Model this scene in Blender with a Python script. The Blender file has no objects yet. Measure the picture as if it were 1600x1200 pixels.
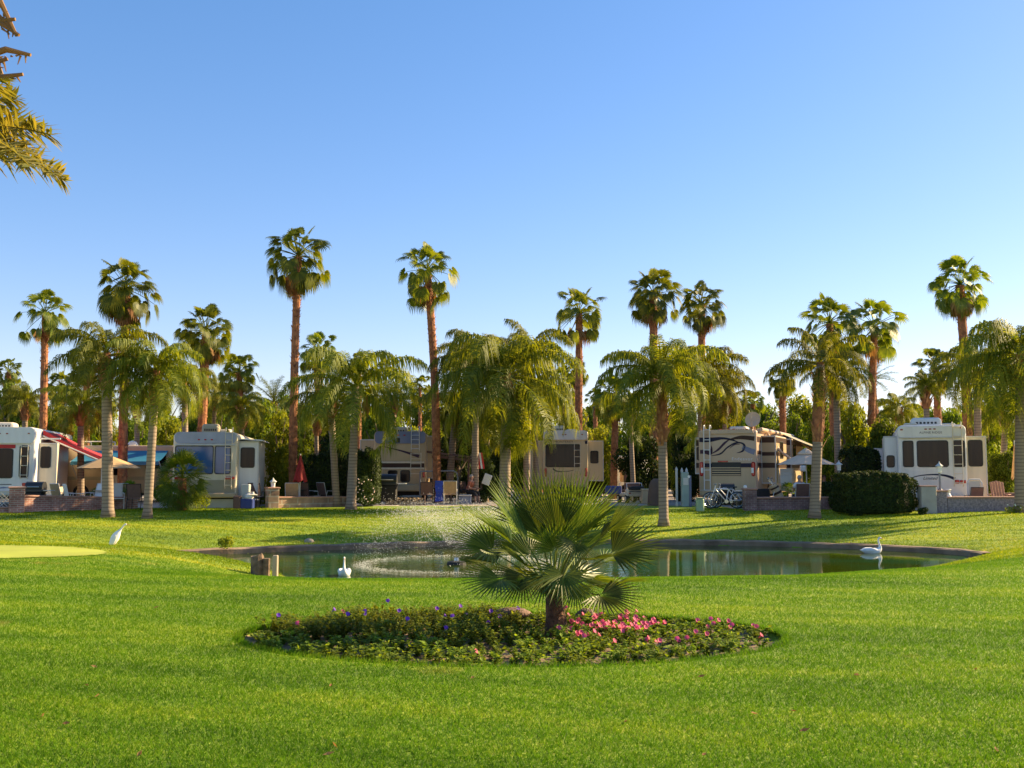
import bpy, math, random
import numpy as np
from mathutils import Vector, Matrix

# ------------------------------------------------------------------ camera, sky, sun, exposure
scene = bpy.context.scene
EYE = 1.6
PITCH = math.atan(135 / 1600)
cam_data = bpy.data.cameras.new('camera')
cam = bpy.data.objects.new('camera', cam_data)
scene.collection.objects.link(cam)
scene.camera = cam
cam.location = (0, 0, EYE)
cam.rotation_euler = (math.radians(90) + PITCH, 0, 0)
cam_data.lens = 36
cam_data.sensor_width = 36
cam_data.clip_end = 3000

SUN_AZ = math.radians(24)      # from +x towards +y
SUN_EL = math.radians(27)
world = bpy.data.worlds.new('World')
scene.world = world
world.use_nodes = True
wn = world.node_tree.nodes
wl = world.node_tree.links
bg = wn['Background']
sky = wn.new('ShaderNodeTexSky')
sky.sky_type = 'NISHITA'
sky.sun_disc = False
sky.sun_elevation = SUN_EL
sky.sun_rotation = math.radians(90) - SUN_AZ
sky.air_density = 1.0
sky.dust_density = 0.35
sky.ozone_density = 2.2
hs = wn.new('ShaderNodeHueSaturation')
hs.inputs['Saturation'].default_value = 1.32
hs.inputs['Value'].default_value = 1.0
wl.new(sky.outputs[0], hs.inputs['Color'])
gmn = wn.new('ShaderNodeGamma'); gmn.inputs['Gamma'].default_value = 0.78
wl.new(hs.outputs[0], gmn.inputs['Color']); tnt = wn.new('ShaderNodeMix'); tnt.data_type = 'RGBA'; tnt.blend_type = 'MULTIPLY'; tnt.inputs[0].default_value = 1
tnt.inputs[7].default_value = (1.12, .99, 1.12, 1)
wl.new(gmn.outputs[0], tnt.inputs[6]); wl.new(tnt.outputs[2], bg.inputs['Color'])
bg.inputs['Strength'].default_value = 0.099

sun_data = bpy.data.lights.new('sun', 'SUN')
sun_data.energy = 5.0
sun_data.angle = math.radians(0.5)
sun_data.color = (1.0, 0.77, 0.44)
sun = bpy.data.objects.new('sun', sun_data)
scene.collection.objects.link(sun)
sdir = Vector((math.cos(SUN_AZ) * math.cos(SUN_EL), math.sin(SUN_AZ) * math.cos(SUN_EL), math.sin(SUN_EL)))
sun.rotation_euler = sdir.to_track_quat('Z', 'Y').to_euler()

scene.view_settings.view_transform = 'Standard'
scene.view_settings.look = 'None'
scene.view_settings.gamma = 1
scene.view_settings.exposure = 1.43
scene.render.engine = 'CYCLES'
scene.cycles.max_bounces = 6
scene.cycles.transparent_max_bounces = 8
scene.cycles.use_denoising = True

# ------------------------------------------------------------------ pixel helpers (photo pixels, 1600x1200)
CP, SP = math.cos(PITCH), math.sin(PITCH)
def W(px, py, d):
    yc = 1600 * CP - (600 - py) * SP
    return Vector(((px - 800) * d / yc, d, EYE + d * (1600 * SP + (600 - py) * CP) / yc))
def X(px, d): return (px - 800) * d / 1606
def Z(py, d): return W(800, py, d).z

# ------------------------------------------------------------------ terrain
POND = np.array([(-10.4, 26.7), (-8.9, 27.7), (-7.1, 28.6), (-5.4, 29.6), (-3.8, 30.3), (-2, 31.1), (0, 31.7), (2.4, 32.0), (4.8, 31.9),
                 (7.3, 31.3), (9.5, 30.3), (11.2, 29.1), (12.2, 28.0), (12.3, 27.2),
                 (10.9, 25.4), (9.2, 23.3), (7.3, 21.2), (4, 19.5), (0.5, 18.9), (-2.5, 19.0), (-4.2, 19.7), (-4.8, 22.0), (-6.1, 24.6), (-8.2, 26.4)], dtype=float)
WATER = -0.68
def sdist(x, y):
    x = np.asarray(x, float); y = np.asarray(y, float)
    best = np.full(x.shape, 1e9)
    inside = np.zeros(x.shape, bool)
    n = len(POND)
    for i in range(n):
        ax, ay = POND[i]; bx, by = POND[(i + 1) % n]
        dx, dy = bx - ax, by - ay
        t = np.clip(((x - ax) * dx + (y - ay) * dy) / (dx * dx + dy * dy), 0, 1)
        best = np.minimum(best, (x - ax - t * dx) ** 2 + (y - ay - t * dy) ** 2)
        c = ((ay > y) != (by > y))
        xi = ax + (y - ay) / (by - ay + 1e-12) * (bx - ax)
        inside ^= (c & (x < xi))
    s = np.sqrt(best)
    return np.where(inside, -s, s)
def sstep(a, b, v):
    t = np.clip((v - a) / (b - a), 0, 1)
    return t * t * (3 - 2 * t)
BED = (0.0, 10.25, 2.68, 1.62)
def bed_r(x, y):
    return np.sqrt(((x - BED[0]) / BED[2]) ** 2 + ((y - BED[1]) / BED[3]) ** 2)
def terr(x, y):
    x = np.asarray(x, float); y = np.asarray(y, float)
    s = sdist(x, y)
    t = np.clip(s / 5.0, 0, 1)
    near = -0.64 + 0.64 * (1 - (1 - t) ** 2.3)
    t2 = np.clip((s - 0.25) / 11.0, 0, 1)
    far = -0.53 + 0.62 * np.sin(0.5 * np.pi * t2)
    fm = sstep(25.5, 29.5, y)
    z = near * (1 - fm) + far * fm
    z = np.where((s < 0.20) & (fm > 0.3), np.minimum(z, -0.85), z)
    z = np.where(s < 0, -0.66 - 0.7 * np.clip(-s / 1.5, 0, 1), z)
    z = z + 0.022 * np.sin(x * 0.55 + 1.3) * np.sin(y * 0.47) * sstep(1, 5, s) * (1 - sstep(36, 42, y))
    z = z - 0.085 * (1 - sstep(0.985, 1.01, bed_r(x, y)))
    return z
def tz(x, y): return float(terr(np.array([x]), np.array([y]))[0])
def G(px, d):
    x = X(px, d)
    return Vector((x, d, tz(x, d)))

# ------------------------------------------------------------------ mesh builder
class MB:
    def __init__(s): s.v = []; s.f = []; s.m = []
    def add(s, vs, fs, mi=0):
        o = len(s.v)
        s.v.extend([tuple(p) for p in vs])
        s.f.extend([tuple(i + o for i in f) for f in fs])
        s.m.extend([mi] * len(fs))
    def box(s, c, sz, mi=0, rz=0.0, rx=0.0, ry=0.0, bev=0.0):
        hx, hy, hz = sz[0] / 2, sz[1] / 2, sz[2] / 2
        b = min(bev, hx * .9, hy * .9, hz * .9)
        R = Matrix.Rotation(rz, 3, 'Z') @ Matrix.Rotation(ry, 3, 'Y') @ Matrix.Rotation(rx, 3, 'X')
        c = Vector(c)
        if b <= 0:
            vs = [c + R @ Vector((sx * hx, sy * hy, szz * hz)) for szz in (-1, 1) for sx, sy in ((-1, -1), (1, -1), (1, 1), (-1, 1))]
            s.add(vs, [(0, 3, 2, 1), (4, 5, 6, 7), (0, 1, 5, 4), (1, 2, 6, 5), (2, 3, 7, 6), (3, 0, 4, 7)], mi)
        else:
            vs = []
            for zz, ins in ((-hz, b), (-hz + b, 0), (hz - b, 0), (hz, b)):
                for sx, sy in ((-1, -1), (1, -1), (1, 1), (-1, 1)):
                    ax, ay = hx - ins, hy - ins
                    if (sx * sy) > 0:
                        pts = [(sx * ax, sy * (ay - b * (1 if ins == 0 else .3))), (sx * (ax - b * (1 if ins == 0 else .3)), sy * ay)]
                    else:
                        pts = [(sx * (ax - b * (1 if ins == 0 else .3)), sy * ay), (sx * ax, sy * (ay - b * (1 if ins == 0 else .3)))]
                    for p in pts: vs.append(c + R @ Vector((p[0], p[1], zz)))
            # order corners ccw
            fs = []
            n = 8
            for k in range(3):
                for i in range(n):
                    j = (i + 1) % n
                    fs.append((k * n + i, k * n + j, (k + 1) * n + j, (k + 1) * n + i))
            fs.append(tuple(reversed(range(n)))); fs.append(tuple(range(3 * n, 4 * n)))
            s.add(vs, fs, mi)
    def tube(s, pts, rad, n=8, mi=0, cap=True, sq=(1, 1)):
        pts = [Vector(p) for p in pts]
        if not hasattr(rad, '__len__'): rad = [rad] * len(pts)
        vs = []; prev = None
        for i, p in enumerate(pts):
            t = (pts[min(i + 1, len(pts) - 1)] - pts[max(i - 1, 0)])
            if t.length < 1e-9: t = Vector((0, 0, 1))
            t.normalize()
            if prev is None:
                ref = Vector((0, 0, 1)) if abs(t.z) < .9 else Vector((0, 1, 0))
                u = t.cross(ref).normalized()
            else:
                u = (prev - t * prev.dot(t))
                u = u.normalized() if u.length > 1e-6 else t.orthogonal().normalized()
            prev = u
            w = t.cross(u)
            r = rad[i]
            for k in range(n):
                a = 2 * math.pi * k / n
                vs.append(p + u * (math.cos(a) * r * sq[0]) + w * (math.sin(a) * r * sq[1]))
        fs = []
        for i in range(len(pts) - 1):
            for k in range(n):
                j = (k + 1) % n
                fs.append((i * n + k, i * n + j, (i + 1) * n + j, (i + 1) * n + k))
        if cap:
            fs.append(tuple(reversed(range(n)))); fs.append(tuple(range((len(pts) - 1) * n, len(pts) * n)))
        s.add(vs, fs, mi)
    def lathe(s, prof, c=(0, 0, 0), n=16, mi=0):
        c = Vector(c); vs = []; fs = []
        for r, z in prof:
            for k in range(n):
                a = 2 * math.pi * k / n
                vs.append(c + Vector((math.cos(a) * r, math.sin(a) * r, z)))
        for i in range(len(prof) - 1):
            for k in range(n):
                j = (k + 1) % n
                fs.append((i * n + k, i * n + j, (i + 1) * n + j, (i + 1) * n + k))
        fs.append(tuple(reversed(range(n)))); fs.append(tuple(range((len(prof) - 1) * n, len(prof) * n)))
        s.add(vs, fs, mi)
    def ball(s, c, r, n=8, mi=0, sc=(1, 1, 1)):
        c = Vector(c); vs = []; fs = []
        m = n // 2 + 1
        for i in range(1, m):
            th = math.pi * i / m
            for k in range(n):
                a = 2 * math.pi * k / n
                vs.append(c + Vector((math.sin(th) * math.cos(a) * r * sc[0], math.sin(th) * math.sin(a) * r * sc[1], math.cos(th) * r * sc[2])))
        for i in range(m - 2):
            for k in range(n):
                j = (k + 1) % n
                fs.append((i * n + k, (i + 1) * n + k, (i + 1) * n + j, i * n + j))
        fs.append(tuple(range(n))); fs.append(tuple(reversed(range((m - 2) * n, (m - 1) * n))))
        s.add(vs, fs, mi)
    def prism(s, poly, a0, a1, plane='xz', mi=0):
        """poly in 2D, extruded between a0 and a1 along the remaining axis"""
        def P(u, v, a):
            return (u, a, v) if plane == 'xz' else ((a, u, v) if plane == 'yz' else (u, v, a))
        n = len(poly)
        vs = [P(u, v, a0) for u, v in poly] + [P(u, v, a1) for u, v in poly]
        fs = [tuple(range(n)), tuple(reversed(range(n, 2 * n)))]
        for i in range(n):
            j = (i + 1) % n
            fs.append((i, i + n, j + n, j))
        s.add(vs, fs, mi)
    def strip(s, left, right, mi=0):
        n = len(left)
        s.add(list(left) + list(right), [(i, i + 1, n + i + 1, n + i) for i in range(n - 1)], mi)
    def mesh(s, name, mats, smooth=False):
        me = bpy.data.meshes.new(name)
        me.from_pydata(s.v, [], s.f)
        if not isinstance(mats, (list, tuple)): mats = [mats]
        for m in mats: me.materials.append(m)
        if len(mats) > 1: me.polygons.foreach_set('material_index', s.m)
        if smooth: me.polygons.foreach_set('use_smooth', [True] * len(s.f))
        me.update()
        return me
    def build(s, name, mats, parent=None, loc=(0, 0, 0), smooth=False, fix=True):
        me = s.mesh(name, mats, smooth)
        if fix:
            import bmesh
            bm = bmesh.new(); bm.from_mesh(me)
            bmesh.ops.recalc_face_normals(bm, faces=bm.faces); bm.to_mesh(me); bm.free()
        return link(name, me, parent, loc)
COL = scene.collection
def link(name, me, parent=None, loc=(0, 0, 0)):
    o = bpy.data.objects.new(name, me)
    COL.objects.link(o)
    o.location = loc
    if parent: o.parent = parent
    return o
def tag(o, label, cat, group=None):
    o['label'] = label; o['category'] = cat
    if group: o['group'] = group
    return o
def thing(name, label, cat, loc=(0, 0, 0), rz=0.0, group=None):
    o = bpy.data.objects.new(name, None)
    COL.objects.link(o)
    o.empty_display_size = .2
    o.location = loc; o.rotation_euler = (0, 0, rz)
    return tag(o, label, cat, group)
def struct(o, kind='structure', label=None):
    o['kind'] = kind
    if label: o['label'] = label
    return o
def copy_tree(o, parent=None, loc=None, rz=None, scale=None, label=None):
    c = o.copy(); COL.objects.link(c)
    if parent: c.parent = parent
    if loc is not None: c.location = loc
    if rz is not None: c.rotation_euler = (0, 0, rz)
    if scale is not None: c.scale = scale if hasattr(scale, '__len__') else (scale,) * 3
    if label: c['label'] = label
    for ch in list(o.children): copy_tree(ch, c)
    return c
def rrect(cx, cz, w, h, r=.06, k=4):
    pts = []
    r = min(r, w / 2.01, h / 2.01)
    for qx, qz, a0 in ((1, 1, 0), (-1, 1, 90), (-1, -1, 180), (1, -1, 270)):
        for i in range(k + 1):
            a = math.radians(a0 + 90 * i / k)
            pts.append((cx + qx * (w / 2 - r) + math.cos(a) * r, cz + qz * (h / 2 - r) + math.sin(a) * r))
    return pts

# ------------------------------------------------------------------ materials
def newmat(name):
    m = bpy.data.materials.new(name); m.use_nodes = True
    nt = m.node_tree
    return m, nt, nt.nodes['Principled BSDF'], nt.links
def vary(nt, L, col, amt=.15, scale=4, detail=6, coord='Object', col2=None, contrast=(0.3, 0.7)):
    tc = nt.nodes.new('ShaderNodeTexCoord')
    nz = nt.nodes.new('ShaderNodeTexNoise'); nz.inputs['Scale'].default_value = scale; nz.inputs['Detail'].default_value = detail
    L.new(tc.outputs[coord], nz.inputs['Vector'])
    r = nt.nodes.new('ShaderNodeValToRGB')
    r.color_ramp.elements[0].position = contrast[0]; r.color_ramp.elements[1].position = contrast[1]
    lo = [c * (1 - amt) for c in col]; hi = [min(1, c * (1 + amt)) for c in col]
    if col2: lo, hi = col, col2
    r.color_ramp.elements[0].color = (*lo, 1); r.color_ramp.elements[1].color = (*hi, 1)
    L.new(nz.outputs['Fac'], r.inputs['Fac'])
    return r.outputs['Color'], nz, tc
def bump(nt, L, b, height, strength=.3, dist=.02):
    bp = nt.nodes.new('ShaderNodeBump'); bp.inputs['Strength'].default_value = strength; bp.inputs['Distance'].default_value = dist
    L.new(height, bp.inputs['Height']); L.new(bp.outputs[0], b.inputs['Normal'])
def mat(name, col, rough=.6, amt=.12, scale=3, metal=0, bmp=0, spec=.5, col2=None, bscale=None, coat=0, streak=False):
    m, nt, b, L = newmat(name)
    c, nz, tc = vary(nt, L, col, amt, scale, col2=col2)
    if streak:
        mpp = nt.nodes.new('ShaderNodeMapping'); mpp.inputs['Scale'].default_value = (4, 4, .35)
        L.new(tc.outputs['Object'], mpp.inputs['Vector']); L.new(mpp.outputs[0], nz.inputs['Vector'])
    L.new(c, b.inputs['Base Color'])
    b.inputs['Roughness'].default_value = rough; b.inputs['Metallic'].default_value = metal
    b.inputs['Specular IOR Level'].default_value = spec
    b.inputs['Coat Weight'].default_value = coat
    if bmp:
        n2 = nt.nodes.new('ShaderNodeTexNoise'); n2.inputs['Scale'].default_value = bscale or scale * 6
        L.new(tc.outputs['Object'], n2.inputs['Vector'])
        bump(nt, L, b, n2.outputs['Fac'], bmp, .02)
    return m
def leafmat(name, col, col2, trans=.35, rough=.5, tcol=None, objvar=.25, spread_=.14):
    m, nt, b, L = newmat(name)
    N = nt.nodes
    geo = N.new('ShaderNodeNewGeometry')
    ramp = N.new('ShaderNodeValToRGB')
    ramp.color_ramp.elements[0].color = (*col, 1); ramp.color_ramp.elements[1].color = (*col2, 1)
    L.new(geo.outputs['Random Per Island'], ramp.inputs['Fac'])
    oi = N.new('ShaderNodeObjectInfo')
    mr = N.new('ShaderNodeMapRange'); mr.inputs['To Min'].default_value = 1 - objvar; mr.inputs['To Max'].default_value = 1 + objvar
    L.new(oi.outputs['Random'], mr.inputs['Value'])
    h = N.new('ShaderNodeHueSaturation')
    L.new(ramp.outputs[0], h.inputs['Color']); L.new(mr.outputs[0], h.inputs['Value'])
    mr2 = N.new('ShaderNodeMapRange'); mr2.inputs['To Min'].default_value = .487; mr2.inputs['To Max'].default_value = .51
    L.new(oi.outputs['Random'], mr2.inputs['Value']); L.new(mr2.outputs[0], h.inputs['Hue'])
    L.new(h.outputs[0], b.inputs['Base Color'])
    b.inputs['Roughness'].default_value = min(1, rough + spread_)
    b.inputs['Specular IOR Level'].default_value = .22
    tr = N.new('ShaderNodeBsdfTranslucent')
    mx = N.new('ShaderNodeMixShader'); mx.inputs[0].default_value = trans
    tm = N.new('ShaderNodeMix'); tm.data_type = 'RGBA'; tm.blend_type = 'MULTIPLY'; tm.inputs[0].default_value = 1
    L.new(h.outputs[0], tm.inputs[6]); tm.inputs[7].default_value = (*(tcol or (2.2, 1.9, .5)), 1)
    L.new(tm.outputs[2], tr.inputs['Color'])
    L.new(b.outputs[0], mx.inputs[1]); L.new(tr.outputs[0], mx.inputs[2])
    L.new(mx.outputs[0], N['Material Output'].inputs['Surface'])
    return m
def brickmat(name, c1, c2, mortar, scale=1.0, rough=.85):
    m, nt, b, L = newmat(name)
    N = nt.nodes
    tc = N.new('ShaderNodeTexCoord')
    sp = N.new('ShaderNodeSeparateXYZ'); L.new(tc.outputs['Object'], sp.inputs[0])
    ad = N.new('ShaderNodeMath'); ad.operation = 'ADD'; L.new(sp.outputs[0], ad.inputs[0]); L.new(sp.outputs[1], ad.inputs[1])
    cb = N.new('ShaderNodeCombineXYZ'); L.new(ad.outputs[0], cb.inputs[0]); L.new(sp.outputs[2], cb.inputs[1])
    br = N.new('ShaderNodeTexBrick'); L.new(cb.outputs[0], br.inputs['Vector'])
    br.inputs['Scale'].default_value = 1
    br.inputs['Brick Width'].default_value = .22 * scale; br.inputs['Row Height'].default_value = .075 * scale
    br.inputs['Mortar Size'].default_value = .009 * scale
    br.inputs['Color1'].default_value = (*c1, 1); br.inputs['Color2'].default_value = (*c2, 1); br.inputs['Mortar'].default_value = (*mortar, 1)
    nz = N.new('ShaderNodeTexNoise'); nz.inputs['Scale'].default_value = 2.5; L.new(tc.outputs['Object'], nz.inputs['Vector'])
    mx = N.new('ShaderNodeMix'); mx.data_type = 'RGBA'; mx.blend_type = 'OVERLAY'; mx.inputs[0].default_value = .45
    L.new(br.outputs['Color'], mx.inputs[6]); L.new(nz.outputs['Color'], mx.inputs[7])
    mx.blend_type = 'MULTIPLY'
    g = N.new('ShaderNodeValToRGB'); g.color_ramp.elements[0].color = (.55, .55, .55, 1); g.color_ramp.elements[1].color = (1.2, 1.2, 1.2, 1)
    g.color_ramp.elements[0].position = .3; g.color_ramp.elements[1].position = .7
    L.new(nz.outputs['Fac'], g.inputs['Fac']); L.new(g.outputs[0], mx.inputs[7]); mx.inputs[0].default_value = 1
    L.new(mx.outputs[2], b.inputs['Base Color']); b.inputs['Roughness'].default_value = rough
    bump(nt, L, b, br.outputs['Fac'], .5, -.01)
    return m

# grass: the lawn sheet and the blades share one patchy colour
def grass_nodes(nt, L, dark, mid, light, world=True):
    N = nt.nodes
    geo = N.new('ShaderNodeNewGeometry')
    n1 = N.new('ShaderNodeTexNoise'); n1.inputs['Scale'].default_value = .35; n1.inputs['Detail'].default_value = 5; n1.inputs['Roughness'].default_value = .6
    mp = N.new('ShaderNodeMapping'); mp.inputs['Scale'].default_value = (.5, 1.6, 1); mp.inputs['Rotation'].default_value = (0, 0, .12)
    L.new(geo.outputs['Position'], mp.inputs['Vector']); L.new(mp.outputs[0], n1.inputs['Vector'])
    n2 = N.new('ShaderNodeTexNoise'); n2.inputs['Scale'].default_value = 14; n2.inputs['Detail'].default_value = 4
    L.new(geo.outputs['Position'], n2.inputs['Vector'])
    mx = N.new('ShaderNodeMath'); mx.operation = 'MULTIPLY_ADD'; mx.inputs[1].default_value = .35
    L.new(n2.outputs['Fac'], mx.inputs[0]); 
    m2 = N.new('ShaderNodeMath'); m2.operation = 'MULTIPLY'; m2.inputs[1].default_value = .65
    L.new(n1.outputs['Fac'], m2.inputs[0]); L.new(m2.outputs[0], mx.inputs[2])
    wv = N.new('ShaderNodeTexWave'); wv.inputs['Scale'].default_value = .42; wv.inputs['Distortion'].default_value = 3.2; wv.inputs['Detail'].default_value = 2; wv.inputs['Detail Scale'].default_value = .35
    mp3 = N.new('ShaderNodeMapping'); mp3.inputs['Rotation'].default_value = (0, 0, 1.95)
    L.new(geo.outputs['Position'], mp3.inputs['Vector']); L.new(mp3.outputs[0], wv.inputs['Vector'])
    ml = N.new('ShaderNodeMath'); ml.operation = 'MULTIPLY_ADD'; ml.inputs[1].default_value = .07; L.new(wv.outputs['Fac'], ml.inputs[0]); L.new(mx.outputs[0], ml.inputs[2])
    mx = N.new('ShaderNodeMath'); mx.operation = 'SUBTRACT'; mx.inputs[1].default_value = .035; L.new(ml.outputs[0], mx.inputs[0])
    r = N.new('ShaderNodeValToRGB')
    r.color_ramp.elements[0].position = .36; r.color_ramp.elements[0].color = (*dark, 1)
    e = r.color_ramp.elements.new(.5); e.color = (*mid, 1)
    r.color_ramp.elements[-1].position = .66; r.color_ramp.elements[-1].color = (*light, 1)
    L.new(mx.outputs[0], r.inputs['Fac'])
    dn = N.new('ShaderNodeTexNoise'); dn.inputs['Scale'].default_value = .8; dn.inputs['Detail'].default_value = 4; L.new(geo.outputs['Position'], dn.inputs['Vector'])
    dr = N.new('ShaderNodeValToRGB'); dr.color_ramp.elements[0].position = .645; dr.color_ramp.elements[1].position = .74; dr.color_ramp.elements[1].color = (.75, .75, .75, 1); L.new(dn.outputs['Fac'], dr.inputs['Fac'])
    mr_ = N.new('ShaderNodeMixRGB'); mr_.inputs[2].default_value = (.30, .27, .04, 1); L.new(dr.outputs[0], mr_.inputs[0]); L.new(r.outputs[0], mr_.inputs[1])
    return mr_, geo, n2

# ================================================================== SETTING
def sheet(name, xs, ys, zf, material, keep=None):
    Xg, Yg = np.meshgrid(np.array(xs), np.array(ys))
    Zg = zf(Xg, Yg)
    nx, ny = len(xs), len(ys)
    v = np.stack([Xg.ravel(), Yg.ravel(), Zg.ravel()], 1)
    i = np.arange(nx * ny).reshape(ny, nx)
    f = np.stack([i[:-1, :-1].ravel(), i[:-1, 1:].ravel(), i[1:, 1:].ravel(), i[1:, :-1].ravel()], 1)
    if keep is not None:
        c = v[f].mean(1)
        f = f[keep(c[:, 0], c[:, 1])]
    me = bpy.data.meshes.new(name)
    me.vertices.add(len(v)); me.vertices.foreach_set('co', v.ravel())
    me.loops.add(len(f) * 4); me.loops.foreach_set('vertex_index', f.ravel())
    me.polygons.add(len(f)); me.polygons.foreach_set('loop_start', np.arange(len(f)) * 4)
    me.polygons.foreach_set('use_smooth', np.ones(len(f), bool))
    me.materials.append(material)
    me.update(calc_edges=True); me.validate()
    return link(name, me)
def dens(*segs):
    out = []
    for a, b, st in segs:
        out += list(np.arange(a, b, st))
    out.append(segs[-1][1])
    return out

GD, GM, GL = (.080, .145, .004), (.190, .265, .006), (.36, .37, .010)
m_lawn, nt, b, L = newmat('lawn_grass')
r, geo, n2 = grass_nodes(nt, L, GD, GM, GL)
# worn dry patches with a shape of their own
dry = nt.nodes.new('ShaderNodeTexNoise'); dry.inputs['Scale'].default_value = .55; dry.inputs['Detail'].default_value = 3
L.new(geo.outputs['Position'], dry.inputs['Vector'])
dr = nt.nodes.new('ShaderNodeValToRGB'); dr.color_ramp.elements[0].position = .66; dr.color_ramp.elements[1].position = .80
L.new(dry.outputs['Fac'], dr.inputs['Fac'])
mxd = nt.nodes.new('ShaderNodeMix'); mxd.data_type = 'RGBA'
L.new(dr.outputs[0], mxd.inputs[0]); L.new(r.outputs[0], mxd.inputs[6]); mxd.inputs[7].default_value = (.24, .22, .03, 1)
L.new(mxd.outputs[2], b.inputs['Base Color'])
b.inputs['Roughness'].default_value = .75
b.inputs['Sheen Weight'].default_value = .25; b.inputs['Sheen Tint'].default_value = (.55, .8, .05, 1)
n3 = nt.nodes.new('ShaderNodeTexNoise'); n3.inputs['Scale'].default_value = 38; n3.inputs['Detail'].default_value = 3
L.new(geo.outputs['Position'], n3.inputs['Vector'])
bump(nt, L, b, n3.outputs['Fac'], .9, .05)

xs = dens((-62, -24, 1.5), (-24, -3.4, .4), (-3.4, 3.4, .05), (3.4, 24, .4), (24, 62, 1.5))
ys = dens((-12, 3, 1), (3, 8.2, .25), (8.2, 12.2, .05), (12.2, 34, .25), (34, 44, .5))
lawn = struct(sheet('lawn', xs, ys, terr, m_lawn), label='mown bright green lawn sloping down to the pond')

m_bed = mat('bed_soil', (.10, .062, .035), .95, scale=9, col2=(.26, .18, .11), bmp=.8, bscale=30)
def bedz(x, y): 
    return terr(x, y) + .012 + .018 * np.sin(x * 9 + np.sin(y * 7)) * np.sin(y * 11) 
struct(sheet('flower_bed', np.arange(-2.7, 2.71, .05), np.arange(8.6, 11.9, .05), bedz, m_bed, keep=lambda x, y: bed_r(x, y) < .985), label='brown soil of the oval flower bed')

m_gravel = mat('desert_gravel', (.30, .23, .16), .95, scale=.8, col2=(.42, .33, .24), bmp=.5, bscale=25)
gz = lambda x, y: np.full(np.shape(x), .085)
gm = MB()
for x0, x1, y0, y1 in ((-700, 700, 44, 900), (-700, -62, -200, 44), (62, 700, -200, 44), (-62, 62, -200, -12)):
    gm.add([(x0, y0, .085), (x1, y0, .085), (x1, y1, .085), (x0, y1, .085)], [(0, 1, 2, 3)])
struct(gm.build('ground', m_gravel), label='flat gravel ground of the camping lots')

m_conc = mat('pad_concrete', (.36, .31, .26), .9, scale=1.2, col2=(.46, .41, .34), bmp=.25, bscale=40)
def pad(x0, x1, y0, y1, z=.105):
    p = MB(); p.box(((x0 + x1) / 2, (y0 + y1) / 2, z - .15), (x1 - x0, y1 - y0, .3), bev=.01)
    struct(p.build('concrete_pad', m_conc), label='pale concrete lot pad')
pad(-24, -10.6, 41.6, 60); pad(-9.6, -4.9, 43.7, 60); pad(-4.7, 8.6, 45.2, 66, .11); pad(8.8, 13.6, 40.9, 58); pad(15.1, 26, 37.6, 58, .14)
rd = MB(); rd.add([(-90, 66.5, .115), (90, 66.5, .115), (90, 73, .115), (-90, 73, .115)], [(0, 1, 2, 3)])
struct(rd.build('road', mat('road_asphalt', (.05, .05, .052), .9, scale=3, bmp=.3)), label='asphalt lane behind the lots')

# putting green
m_green, nt, b, L = newmat('putting_green_turf')
c, nz, tc = vary(nt, L, (.36, .40, .03), .14, .9)
L.new(c, b.inputs['Base Color']); b.inputs['Roughness'].default_value = .8
PG = (-12.9, 20.2, 4.9, 2.3)
struct(sheet('putting_green', np.arange(-18, -7.9, .1), np.arange(17.6, 22.8, .1), lambda x, y: terr(x, y) + .014, m_green,
             keep=lambda x, y: (((x - PG[0]) / PG[2]) ** 2 + ((y - PG[1]) / PG[3]) ** 2) < 1), label='pale smooth oval putting green')

# water
m_wat, nt, b, L = newmat('pond_water')
tc = nt.nodes.new('ShaderNodeTexCoord')
nz = nt.nodes.new('ShaderNodeTexNoise'); nz.inputs['Scale'].default_value = .35; nz.inputs['Detail'].default_value = 2
L.new(tc.outputs['Object'], nz.inputs['Vector'])
rr = nt.nodes.new('ShaderNodeValToRGB'); rr.color_ramp.elements[0].color = (.036, .056, .003, 1); rr.color_ramp.elements[1].color = (.022, .080, .030, 1)  # greens also carry the grassy bank's reflection as base colour
rr.color_ramp.elements[0].position = .4; rr.color_ramp.elements[1].position = .62
L.new(nz.outputs['Fac'], rr.inputs['Fac']); L.new(rr.outputs[0], b.inputs['Base Color'])
b.inputs['Roughness'].default_value = .05; b.inputs['IOR'].default_value = 1.25
mp = nt.nodes.new('ShaderNodeMapping'); mp.inputs['Scale'].default_value = (1.0, 2.2, 1)
L.new(tc.outputs['Object'], mp.inputs['Vector'])
w1 = nt.nodes.new('ShaderNodeTexNoise'); w1.inputs['Scale'].default_value = 2.6; w1.inputs['Detail'].default_value = 3
L.new(mp.outputs[0], w1.inputs['Vector'])
# the fountain stirs the water round it
FX, FY = -1.35, 25.2
vd = nt.nodes.new('ShaderNodeVectorMath'); vd.operation = 'DISTANCE'; vd.inputs[1].default_value = (FX, FY, WATER)
L.new(tc.outputs['Object'], vd.inputs[0])
mr = nt.nodes.new('ShaderNodeMapRange'); mr.inputs['From Min'].default_value = 1.5; mr.inputs['From Max'].default_value = 7
mr.inputs['To Min'].default_value = .20; mr.inputs['To Max'].default_value = .022
L.new(vd.outputs['Value'], mr.inputs['Value'])
bp = nt.nodes.new('ShaderNodeBump'); bp.inputs['Distance'].default_value = .05
L.new(mr.outputs[0], bp.inputs['Strength']); L.new(w1.outputs['Fac'], bp.inputs['Height']); L.new(bp.outputs[0], b.inputs['Normal'])
wm = MB(); cen = POND.mean(0); pp = [(cen[0] + (x - cen[0]) * 1.035, cen[1] + (y - cen[1]) * 1.03, WATER) for x, y in POND]
wm.add(pp, [tuple(range(len(pp)))])
struct(wm.build('pond_water', m_wat, fix=False), label='still green pond with rippled reflections')

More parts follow.
